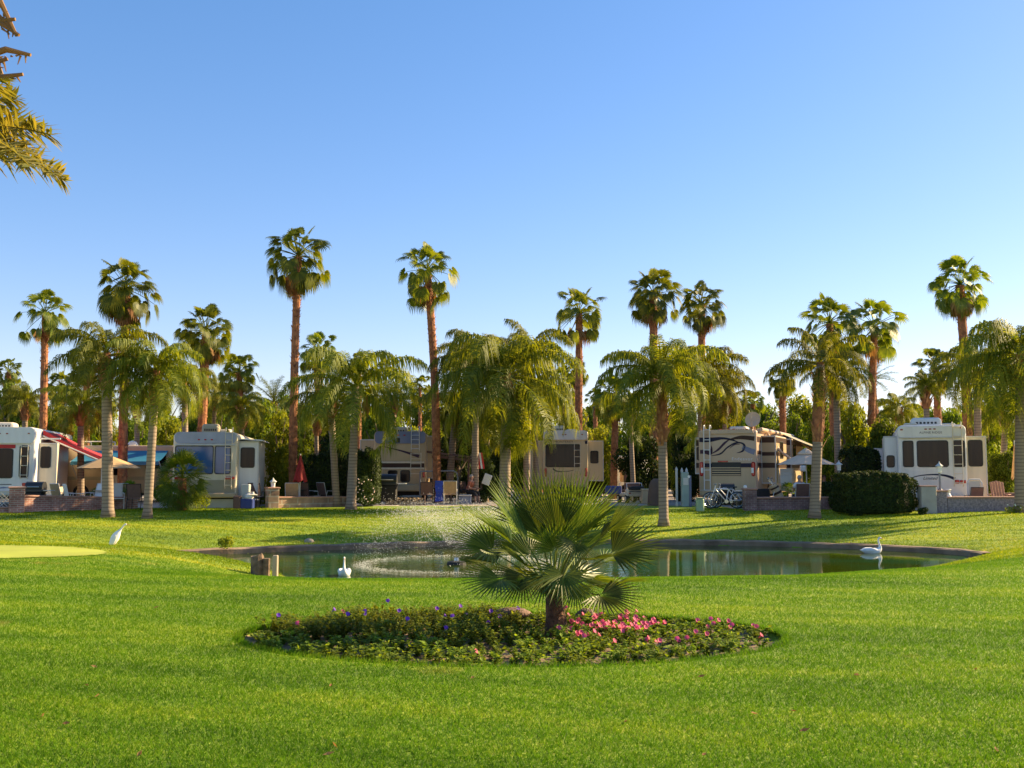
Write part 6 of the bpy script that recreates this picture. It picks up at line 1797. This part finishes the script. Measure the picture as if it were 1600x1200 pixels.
# right patio
chair(1250, 41.0, m_frw, m_slingb, 'brown sling chair holding the person in the white shirt', math.pi, s=1.0); chair(1300, 41.4, m_frame, m_slingb, 'dark chair holding the person in the green shirt', math.pi - .5); table(1272, 42.0, 1.1, .72, m_slingb, 'round brown table under the grey umbrella')
def golf_bag():
    D = 41.0; t = thing('golf_bag', 'tan and brown golf bag leaning behind the dark brick wall', 'golf bag', (X(1212, D), D, .1)); mb = MB(); mb.tube([(.3, 0, .08), (.1, 0, .5), (-.12, 0, .92)], [.17, .18, .17], 12); mb.build('bag', m_tanp, t)
    s_ = MB(); s_.tube([(.06, 0, .58), (.02, 0, .66)], [.19, .19], 12); s_.tube([(-.05, 0, .78), (-.08, 0, .84)], [.186, .186], 12); s_.build('band', m_brown, t)
    c = MB(); rg = random.Random(3)
    for k in range(6):
        o = Vector((-.12, 0, .92)); e = o + Vector((-.1 + rg.uniform(-.1, .1), rg.uniform(-.08, .08), rg.uniform(.2, .32))); c.tube([o, e], .01, 5); c.ball(e, .035, 6)
    c.build('golf_club', m_chrome, t); st = MB(); st.tube([(-.05, -.1, .8), (-.35, -.3, 0)], .012, 5); st.tube([(-.05, -.1, .8), (-.2, .2, 0)], .012, 5); st.build('stand', m_alu, t)
golf_bag()
box_thing('tool_stand', 1192, 42.4, (.5, .3, .75), m_under, 'dark low cabinet beside the right side of the brown motorhome', 'cabinet')
t = thing('wall_lamp', 'lit white patio lamp shade under the grey umbrella', 'lamp', (X(1255, 44), 44, .1)); mb = MB(); mb.tube([(0, 0, 0), (0, 0, 1.45)], .02, 6); mb.build('stand', m_frame, t); mb = MB(); mb.box((0, 0, 1.58), (.26, .16, .26), bev=.04); mb.build('lamp_shade', m_wlens, t)
t = thing('hanging_shirt', 'pale towel hanging beside the umbrella pole near the brown motorhome', 'towel', (X(1228, 43.6), 43.6, .1)); mb = MB(); mb.tube([(-.3, 0, 0), (-.3, 0, 1.6), (.3, 0, 1.6), (.3, 0, 0)], .015, 5); mb.build('rack', m_frw, t)
mb = MB(); L_ = [(-.25, -.02 + .03 * math.sin(i), 1.58 - .16 * i) for i in range(7)]; R_ = [(.25, .03 * math.sin(i + 1), 1.58 - .16 * i) for i in range(7)]; mb.strip(L_, R_); mb.build('cloth', m_skirt, t)
# far right patio
t = thing('arched_screen', 'white arched frame screen in front of the white trailer slide out', 'screen', (X(1522, 38.8), 38.8, .14)); mb = MB(); mb.tube([(-.26, 0, 0), (-.26, 0, 1.0), (-.2, 0, 1.12), (.2, 0, 1.12), (.27, 0, 1.0), (.30, 0, 0)], .03, 8); mb.build('frame', m_whitepl, t); mb = MB(); mb.box((0, .02, .75), (.44, .02, .62)); mb.build('panel', m_skirt, t)
chair(1520, 38.3, m_frame, m_slingb, 'brown chair inside the white arched screen', math.pi, z=.14, s=.85)
def adirondack(px, d, label, rz):
    t = thing('adirondack_chair', label, 'chair', (X(px, d), d, .14), rz, 'wooden garden chairs'); m = mat('pink_cedar', (.50, .28, .20), .7, bmp=.2); b = MB()
    for i in range(5): b.box((-.2 + i * .1, .25 + .0, .68), (.085, .02, .72 + .05 * (2 - abs(i - 2))), rx=-.35)
    b.build('backrest', m, t); s_ = MB(); s_.box((0, -.05, .34), (.52, .5, .03), rx=.15); s_.build('seat', m, t)
    for sx in (-.32, .32):
        a = MB(); a.box((sx, -.05, .56), (.13, .62, .025)); a.build('armrest', m, t); l = MB(); l.box((sx, -.28, .28), (.03, .09, .55)); l.box((sx, .2, .26), (.03, .08, .52)); l.build('leg', m, t)
adirondack(1561, 38.9, 'reddish wooden garden chair behind the speckled wall at right', 2.4)
box_thing('wicker_chest', 1582, 38.9, (.56, .4, .62), m_slingb, 'dark wicker chest at the right end of the patio', 'chest', z=.14)
t = thing('white_flower_pot', 'clump of white flowers and yellow leaves below the speckled wall', 'plant', (X(1588, 36.4), 36.4, tz(X(1588, 36.4), 36.4)))
o = link('foliage', leaf_cloud(44, [(-.3, 0, .1, .16), (0, 0, .13, .2), (.35, 0, .1, .18), (.6, 0, .1, .15)], 900, .03, m_bushy, 'foliage'), t)
mb = MB(); rg = random.Random(6)
for k in range(14): mb.ball((rg.uniform(-.45, .6), rg.uniform(-.2, .05), rg.uniform(.16, .32)), .03, 6)
mb.build('flowers', m_whitep, t)['kind'] = 'stuff'

def potted(px, d, h, label, z=.1, kind='fan', m=m_fanb, sc=1.0, trunk=.35):
    t = thing('potted_palm', label, 'potted plant', (X(px, d), d, z)); mb = MB(); mb.lathe([(.13, 0), (.19, .3), (.2, .33), (.17, .33)], n=12); mb.build('pot', m_slingb, t)
    rng = random.Random(int(px)); c = MB()
    tr = MB(); tr.tube([(0, 0, .3), (0, 0, .3 + trunk)], [.05, .035], 6); tr.build('stem', m_bark, t)
    for i in range(22):
        tt = i / 22; el = math.radians(80 - 110 * tt); az = i * 2.4; ax = Vector((math.cos(az) * math.cos(el), math.sin(az) * math.cos(el), math.sin(el)))
        fan_leaf(c, Vector((0, 0, .3 + trunk)), ax, .22 * sc, .26 * sc, rng, 9, 90, .5, .2, .018, 0, stem=.006)
    c.build('crown', m, t, fix=False)
potted(203, 40.9, 1, 'small bright potted palm right of the thick queen palm trunk', trunk=.5); potted(152, 41.4, 1, 'green potted plant left of the thick queen palm trunk', m=m_fan, trunk=.2)
potted(1230, 43.4, 1, 'potted palm behind the golf bag', trunk=.4)
# flowering shrub by the hedge
t = thing('flowering_shrub', 'shrub with small pink and white blossoms at the hedge foot', 'shrub', (X(573, 41.9), 41.9, tz(X(573, 41.9), 41.9)))
link('foliage', leaf_cloud(51, [(0, 0, .4, .35), (.1, 0, .8, .3), (-.1, 0, 1.1, .22)], 1400, .035, m_hedge, 'foliage'), t); mb = MB(); rg = random.Random(9)
for k in range(26): a = rg.uniform(0, 6.28); mb.ball((math.cos(a) * .34, -.1 - abs(math.sin(a)) * .25, rg.uniform(.25, 1.25)), .03, 6)
mb.build('blossoms', mat('blush_petal', (.7, .5, .42), .7), t)['kind'] = 'stuff'
for i, (px, d, w, h, k, lab) in enumerate(((1335, 37.0, .5, .25, m_hedge, 'ground cover tuft left of the low hedge foot'), (355, 27.9, .38, .34, m_bushy, 'weed growing out of the pond curb at left'), (316, 40.3, .55, .5, m_bushy, 'bright leafy plant right of the young fan palm'), (1440, 36.7, .3, .3, m_hedge, 'small plant at the foot of the grey stucco block'))):
    x = X(px, d); t = thing('small_plant', lab, 'plant', (x, d, max(tz(x, d), WATER + .2)), 0)
    link('foliage', leaf_cloud(60 + i, [(0, 0, h * .4, w * .5), (w * .3, 0, h * .6, w * .35), (-w * .3, 0, h * .5, w * .3)], 500, .035, k, 'foliage'), t)
    mb = MB(); mb.tube([(0, 0, 0), (0, 0, h * .6)], .012, 5); mb.build('stem', m_bark, t)

# ------------------------------------------------------------------ bicycles
def bicycle(px, d, col, label, rz=0, z=.1):
    t = thing('bicycle', label, 'bicycle', (X(px, d), d, z), rz, 'bicycles behind the brown motorhome'); r = .31
    for xw in (-.52, .52):
        w = MB(); n = 24; pts = [(xw + r * math.cos(2 * math.pi * k / n), 0, r + .02 + r * math.sin(2 * math.pi * k / n)) for k in range(n + 1)]; w.tube(pts, .022, 6, cap=False); wo = w.build('wheel', m_rubber, t)
        h = MB(); pts = [(xw + (r - .03) * math.cos(2 * math.pi * k / n), 0, r + .02 + (r - .03) * math.sin(2 * math.pi * k / n)) for k in range(n + 1)]; h.tube(pts, .012, 5, cap=False)
        for k in range(12): a = math.pi * k / 6; h.tube([(xw, 0, r + .02), (xw + (r - .03) * math.cos(a), 0, r + .02 + (r - .03) * math.sin(a))], .003, 3)
        h.build('rim', m_chrome, wo)
    f = MB(); A = (-.52, 0, r + .02); B = (-.1, 0, .28); C_ = (-.2, 0, .75); D_ = (.34, 0, .78); E = (.52, 0, r + .02)
    for a, b_ in ((A, B), (A, C_), (B, C_), (C_, D_), (B, D_), (D_, E), (D_, (.31, 0, .9))): f.tube([a, b_], .02, 7)
    f.build('frame', col, t); s_ = MB(); s_.box((-.24, 0, .84), (.24, .13, .05), bev=.02); s_.tube([(-.2, 0, .72), (-.23, 0, .82)], .015, 6); s_.build('saddle', m_frame, t)
    h = MB(); h.tube([(.31, 0, .9), (.30, -.02, .95), (.34, -.28, .97)], .014, 6); h.tube([(.30, 0, .95), (.34, .28, .97)], .014, 6); h.build('handlebar', m_chrome, t)
    c = MB(); c.tube([(-.1, -.05, .28), (-.1, .05, .28)], .08, 12); c.tube([(-.1, -.06, .28), (.04, -.07, .2)], .012, 5); c.build('crank', m_chrome, t)
bicycle(1130, 40.7, m_alu, 'silver bicycle with both wheels visible, in front of the brown motorhome', math.pi); bicycle(1137, 41.05, mat('white_bike_paint', (.6, .6, .65), .4), 'white bicycle leaning behind the silver one', math.pi - .12)

# ------------------------------------------------------------------ stump posts at the shore
def stump():
    x, y = X(416, 20.6), 20.6; t = thing('tree_stump', 'weathered log stump at the left shore of the pond', 'stump', (x, y, -.50)); rg = random.Random(4)
    m = mat('weathered_wood', (.07, .045, .03), .95, scale=9, col2=(.24, .16, .10), bmp=1, bscale=18)
    mb = MB(); mb.tube([(-.13, 0, -.2), (-.12, 0, .15), (-.15, .02, .40)], [.17, .15, .13], 10); mb.v = [(a * rg.uniform(.93, 1.07), b_ * rg.uniform(.93, 1.07), c + (rg.uniform(-.03, .05) if c > .35 else 0)) for a, b_, c in mb.v]; mb.build('trunk', m, t)
    mb = MB(); mb.tube([(.05, -.06, -.2), (.06, -.06, .36)], [.075, .07], 8); mb.build('log', m, t)
    t = thing('wooden_post', 'pale square post right of the log stump', 'post', (X(433, 20.3), 20.3, -.52)); mb = MB(); mb.box((0, 0, .12), (.10, .10, .68), bev=.012); mb.build('post', mat('pale_timber', (.42, .32, .22), .9, bmp=.5), t)
stump()

# ------------------------------------------------------------------ birds
m_feather = mat('white_feathers', (.80, .78, .74), .8, .05, 12, bmp=.2, bscale=60)
m_beak = mat('orange_beak', (.50, .20, .06), .5, .1, 8); m_blackb = mat('black_skin', (.015, .015, .015), .5, .1, 8)
def sweep_body(spec, n=14):
    """spec: (x, z, half width, half height); rings perpendicular to the path in the xz plane"""
    mb = MB(); vs = []; P = [Vector((a, 0, b_)) for a, b_, _, _ in spec]
    for i, (x, z, rw, rh) in enumerate(spec):
        t = (P[min(i + 1, len(P) - 1)] - P[max(i - 1, 0)]).normalized(); nn = Vector((-t.z, 0, t.x))
        for k in range(n):
            a = 2 * math.pi * k / n; vs.append(P[i] + Vector((0, math.cos(a) * rw, 0)) + nn * (math.sin(a) * rh))
    fs = [tuple(range(n)), tuple(reversed(range((len(P) - 1) * n, len(P) * n)))]
    for i in range(len(P) - 1):
        for k in range(n): j = (k + 1) % n; fs.append((i * n + k, (i + 1) * n + k, (i + 1) * n + j, i * n + j))
    mb.add(vs, fs); return mb
def subd(o, lv=1):
    m = o.modifiers.new('sub', 'SUBSURF'); m.levels = lv; m.render_levels = lv
def swan(px, py, d, rz, s, label):
    x = X(px, d); t = thing('swan', label, 'swan', (x, d, WATER), rz, 'white swans on the pond'); t.scale = (s, s, s)
    b = sweep_body([(-.50, .13, .01, .01), (-.44, .125, .05, .025), (-.34, .10, .12, .08), (-.18, .07, .19, .13), (0, .06, .22, .155), (.16, .07, .20, .15), (.27, .11, .15, .13), (.335, .19, .085, .09), (.335, .28, .05, .055),
                    (.30, .37, .037, .04), (.27, .46, .032, .035), (.265, .54, .031, .033), (.285, .60, .034, .036), (.325, .625, .04, .04), (.37, .615, .034, .034), (.40, .60, .016, .018)], 14)
    o = b.build('body', m_feather, t, smooth=True); subd(o)
    bk = sweep_body([(.385, .605, .02, .018), (.43, .592, .018, .012), (.475, .575, .006, .005)], 8); bk.build('beak', m_beak, t, smooth=True)
    for sy in (-1, 1):
        w = MB(); w.ball((-.12, sy * .155, .13), 1, 12, sc=(.30, .075, .10)); w.v = [(a, b_ - (max(0, -.12 - a) * .35 * sy), c) for a, b_, c in w.v]; w.build('wing', m_feather, t, smooth=True)
        e = MB(); e.ball((.345, sy * .034, .632), .009, 6); e.build('eye', m_blackb, t)
swan(1359, 862, 28.6, 0, .68, 'white swan at the right of the pond seen from its side, facing right')
swan(540, 893, 22.6, math.radians(-82), .64, 'white swan at the left of the pond facing the viewer')
def egret():
    D = 26.4; x = X(188, D); t = thing('egret', 'white egret standing on the bank at the left end of the curb', 'bird', (x, D, tz(x, D) + .05), 0); t.scale = (1.25,) * 3
    b = sweep_body([(-.16, .13, .008, .008), (-.14, .17, .045, .04), (-.10, .25, .08, .08), (-.06, .33, .09, .09), (-.02, .40, .07, .07), (.02, .45, .036, .036), (.05, .49, .019, .019), (.08, .53, .016, .016), (.105, .565, .016, .017), (.125, .585, .022, .022), (.15, .592, .021, .020), (.17, .588, .010, .010)], 12)
    o = b.build('body', m_feather, t, smooth=True); subd(o)
    bk = sweep_body([(.165, .588, .009, .009), (.21, .578, .005, .005), (.25, .568, .002, .002)], 6); bk.build('beak', m_beak, t)
    for sy, dx in ((-.025, 0), (.025, .03)):
        l = MB(); l.tube([(-.08, sy, .24), (-.085 + dx, sy, .12), (-.07 + dx, sy, 0)], [.012, .007, .007], 6)
        for a in (-.5, 0, .5): l.tube([(-.07 + dx, sy, .005), (-.07 + dx + .05 * math.cos(a), sy + .05 * math.sin(a), .002)], [.005, .003], 4)
        l.build('leg', m_beak, t)
    for sy in (-1, 1):
        w = MB(); w.ball((0, 0, 0), 1, 12, sc=(.055, .02, .14)); w.v = [(a * math.cos(.45) + c * math.sin(.45) - .085, b_ + sy * .062, -a * math.sin(.45) + c * math.cos(.45) + .27) for a, b_, c in w.v]; w.build('wing', m_feather, t, smooth=True)
        e = MB(); e.ball((.14, sy * .019, .597), .005, 5); e.build('eye', m_blackb, t)
egret()

# ------------------------------------------------------------------ people (seated), one skinned surface each
m_skin = mat('skin', (.42, .22, .15), .6, .05, 10)
def skin_obj(name, verts, edges, radii, m, parent, root=0, lv=1):
    me = bpy.data.meshes.new(name); me.from_pydata(verts, edges, []); me.materials.append(m); o = link(name, me, parent)
    md = o.modifiers.new('skin', 'SKIN'); md.use_smooth_shade = True
    for i, r in enumerate(radii): me.skin_vertices[0].data[i].radius = (r, r * .9) if not hasattr(r, '__len__') else r
    me.skin_vertices[0].data[root].use_root = True
    subd(o, lv); return o
def person(px, d, z, rz, label, shirt, trousers, hair, lean=.08, seat=.47, cap=None, armup=0):
    t = thing('person', label, 'person', (X(px, d), d, z), rz)
    # facing -y locally; seated
    V = [(0, 0, seat + .03), (0, .03, seat + .22), (0, .03 - lean, seat + .42), (0, .02 - lean, seat + .52), (0, 0 - lean, seat + .60), (0, -.01 - lean, seat + .69), (0, -.01 - lean, seat + .79)]
    E = [(i, i + 1) for i in range(6)]; Rr = [.15, .145, .165, .09, .055, .085, .075]
    def chain(start, pts, rr):
        p = start
        for q, r in zip(pts, rr): V.append(q); Rr.append(r); E.append((p, len(V) - 1)); p = len(V) - 1
        return p
    hands = []
    for s in (-1, 1):
        chain(0, [(s * .10, -.05, seat + .02), (s * .15, -.42, seat + .04), (s * .15, -.44, .10), (s * .15, -.47, .05), (s * .16, -.60, .035)], [.09, .062, .045, .04, .03])
        e = chain(3, [(s * .19, .02 - lean, seat + .50), (s * .25, -.02 - lean, seat + .24), (s * .17, -.25 - lean, seat + .20 + armup), (s * .155, -.33 - lean, seat + .20 + armup)], [.062, .045, .032, .028]); hands.append(e)
    body = skin_obj('body', V, E, Rr, m_skin, t)
    # fingers: short chains rooted in the palm
    hm = MB()
    for s, e in zip((-1, 1), hands):
        p = Vector(V[e])
        for k in range(4): hm.tube([p + Vector((s * (.018 - .012 * k), -.005, 0)), p + Vector((s * (.022 - .014 * k), -.045 - .006 * (k in (1, 2)), .004)), p + Vector((s * (.022 - .014 * k), -.068 - .008 * (k in (1, 2)), -.012))], [.009, .008, .006], 5)
        hm.tube([p + Vector((-s * .02, .01, 0)), p + Vector((-s * .045, -.012, .006)), p + Vector((-s * .05, -.035, .002))], [.010, .009, .007], 5)
    hm.build('fingers', m_skin, t, smooth=True)
    SV = [(0, 0, seat + .05), (0, .03, seat + .22), (0, .03 - lean, seat + .42), (0, .02 - lean, seat + .51)]; SE = [(0, 1), (1, 2), (2, 3)]; SR = [.165, .16, .178, .085]
    for s in (-1, 1):
        i0 = len(SV); SV += [(s * .19, .02 - lean, seat + .495), (s * .235, -.01 - lean, seat + .32)]; SE += [(3, i0), (i0, i0 + 1)]; SR += [.078, .066]
    skin_obj('shirt', SV, SE, SR, shirt, t)
    TV = [(0, 0, seat + .03)]; TE = []; TR_ = [.165]
    for s in (-1, 1):
        i0 = len(TV); TV += [(s * .10, -.06, seat + .02), (s * .15, -.42, seat + .04), (s * .15, -.445, seat - .16)]; TE += [(0, i0), (i0, i0 + 1), (i0 + 1, i0 + 2)]; TR_ += [.10, .075, .06]
    skin_obj('trousers', TV, TE, TR_, trousers, t)
    h = MB(); h.ball((0, .012 - lean, seat + .765), 1, 12, sc=(.086, .096, .088)); h.v = [v for v in h.v]; h.v = [(a, b_ if b_ > -.04 - lean else -.04 - lean, c) for a, b_, c in h.v]; h.build('hair', hair, t, smooth=True)
    f = MB(); f.tube([(0, -.085 - lean, seat + .735), (0, -.108 - lean, seat + .712)], [.009, .013], 6); f.build('nose', m_skin, t)
    for s in (-1, 1):
        e = MB(); e.ball((s * .03, -.082 - lean, seat + .74), .010, 6); e.build('eye', m_blackb, t); e = MB(); e.ball((s * .083, -.0 - lean, seat + .73), 1, 8, sc=(.012, .02, .03)); e.build('ear', m_skin, t)
    mo = MB(); mo.box((0, -.083 - lean, seat + .685), (.042, .01, .008)); mo.build('mouth', mat('lips', (.30, .10, .08), .6), t)
    if cap: c = MB(); c.ball((0, .005 - lean, seat + .79), 1, 12, sc=(.093, .10, .07)); c.box((0, -.12 - lean, seat + .78), (.13, .1, .012), bev=.004); c.build('cap', cap, t, smooth=True)
m_wshirt = mat('white_shirt', (.72, .74, .78), .85, .04, 9); m_gshirt = mat('green_shirt', (.12, .17, .10), .85, .1, 9); m_oshirt = mat('rust_shirt', (.32, .10, .05), .85, .1, 9)
m_jeans = mat('blue_jeans', (.05, .07, .16), .9, .15, 12); m_dark = mat('dark_trousers', (.03, .028, .03), .9, .1, 9); m_hairg = mat('grey_hair', (.35, .32, .30), .9, .1, 20); m_hairb = mat('brown_hair', (.07, .04, .025), .9, .15, 20)
person(1250, 41.0, .1, math.pi + .1, 'person in a white shirt seated with their back to the pond under the grey umbrella', m_wshirt, m_dark, m_hairg)
person(1300, 41.4, .1, math.pi - .6, 'person in a green shirt seated right of the fibrous palm trunk', m_gshirt, m_jeans, m_hairb)
person(1286, 43.0, .1, .1, 'person in dark clothes seated across the table facing the pond', m_jeans, m_dark, m_hairb)
chair(1286, 43.05, m_frame, m_slingb, 'chair holding the person facing the pond across the table', 0)
person(733, 46.8, .1, math.radians(60), 'grey haired person in a rust shirt seated at the shaded patio', m_oshirt, m_dark, m_hairg, lean=.14)
chair(733, 46.85, m_frame, m_slingb, 'chair holding the person in the rust shirt', math.radians(60))

# ------------------------------------------------------------------ fountain
def fountain():
    t = thing('fountain_float', 'dark floating fountain head in the middle of the spray ring', 'fountain', (FX + .0, FY, WATER))
    mb = MB(); mb.lathe([(.20, -.06), (.24, .0), (.22, .07), (.10, .09)], n=16); mb.build('float', m_rubber, t); mb = MB(); mb.lathe([(.07, .09), (.06, .16), (.04, .17)], n=10); mb.build('nozzle', m_chrome, t)
    m, nt, b, L = newmat('water_drops'); b.inputs['Base Color'].default_value = (.92, .93, .90, 1); b.inputs['Roughness'].default_value = .15; b.inputs['Specular IOR Level'].default_value = .8
    tr = nt.nodes.new('ShaderNodeBsdfTranslucent'); tr.inputs['Color'].default_value = (.95, .92, .85, 1); mx = nt.nodes.new('ShaderNodeMixShader'); mx.inputs[0].default_value = .5
    L.new(b.outputs[0], mx.inputs[1]); L.new(tr.outputs[0], mx.inputs[2]); tp = nt.nodes.new('ShaderNodeBsdfTransparent'); m2 = nt.nodes.new('ShaderNodeMixShader'); m2.inputs[0].default_value = .35; L.new(mx.outputs[0], m2.inputs[1]); L.new(tp.outputs[0], m2.inputs[2]); L.new(m2.outputs[0], nt.nodes['Material Output'].inputs['Surface'])
    rg = np.random.default_rng(5); n = 17000
    az = rg.random(n) * 2 * np.pi; u = .08 + .92 * rg.random(n) ** .9
    R0 = 2.25 + rg.normal(0, .10, n); H = 1.18 + rg.normal(0, .10, n)
    jit = .02 + .20 * u
    x = FX + np.cos(az) * R0 * u + rg.normal(0, 1, n) * jit; y = FY + np.sin(az) * R0 * u + rg.normal(0, 1, n) * jit
    z = WATER + .15 + 4 * H * u * (1 - u) * .97 + rg.normal(0, 1, n) * jit * .6
    # wind drift of the fine spray, to the left
    k = rg.random(n) < .22; dr = rg.random(n) * k; x -= dr * 1.0; z += dr * .25
    z = np.maximum(z, WATER + .01)
    r = .0022 + .0045 * rg.random(n) ** 2
    # splash ring
    n2 = 4200; a2 = rg.random(n2) * 2 * np.pi; r2 = 2.3 + rg.normal(0, .12, n2)
    x = np.concatenate([x, FX + np.cos(a2) * r2]); y = np.concatenate([y, FY + np.sin(a2) * r2]); z = np.concatenate([z, WATER + .01 + np.abs(rg.normal(0, .02, n2))]); r = np.concatenate([r, .003 + .006 * rg.random(n2)])
    oct_ = np.array([(1, 0, 0), (-1, 0, 0), (0, 1, 0), (0, -1, 0), (0, 0, 1), (0, 0, -1)], float); of = np.array([(0, 2, 4), (2, 1, 4), (1, 3, 4), (3, 0, 4), (2, 0, 5), (1, 2, 5), (3, 1, 5), (0, 3, 5)])
    c = np.stack([x, y, z], 1); N = len(c); st = rg.uniform(1, 2.2, N); st[n:] = .8
    v = c[:, None, :] + oct_[None] * np.stack([r, r, r * st], 1)[:, None, :]; f = (of[None] + (np.arange(N) * 6)[:, None, None]).reshape(-1, 3)
    me = bpy.data.meshes.new('spray'); v = v.reshape(-1, 3); me.vertices.add(len(v)); me.vertices.foreach_set('co', v.ravel()); me.loops.add(len(f) * 3); me.loops.foreach_set('vertex_index', f.ravel())
    me.polygons.add(len(f)); me.polygons.foreach_set('loop_start', np.arange(len(f)) * 3); me.materials.append(m); me.update(calc_edges=True)
    struct(link('fountain_spray', me), 'stuff', 'sunlit droplets of the fountain falling in a ring')
fountain()
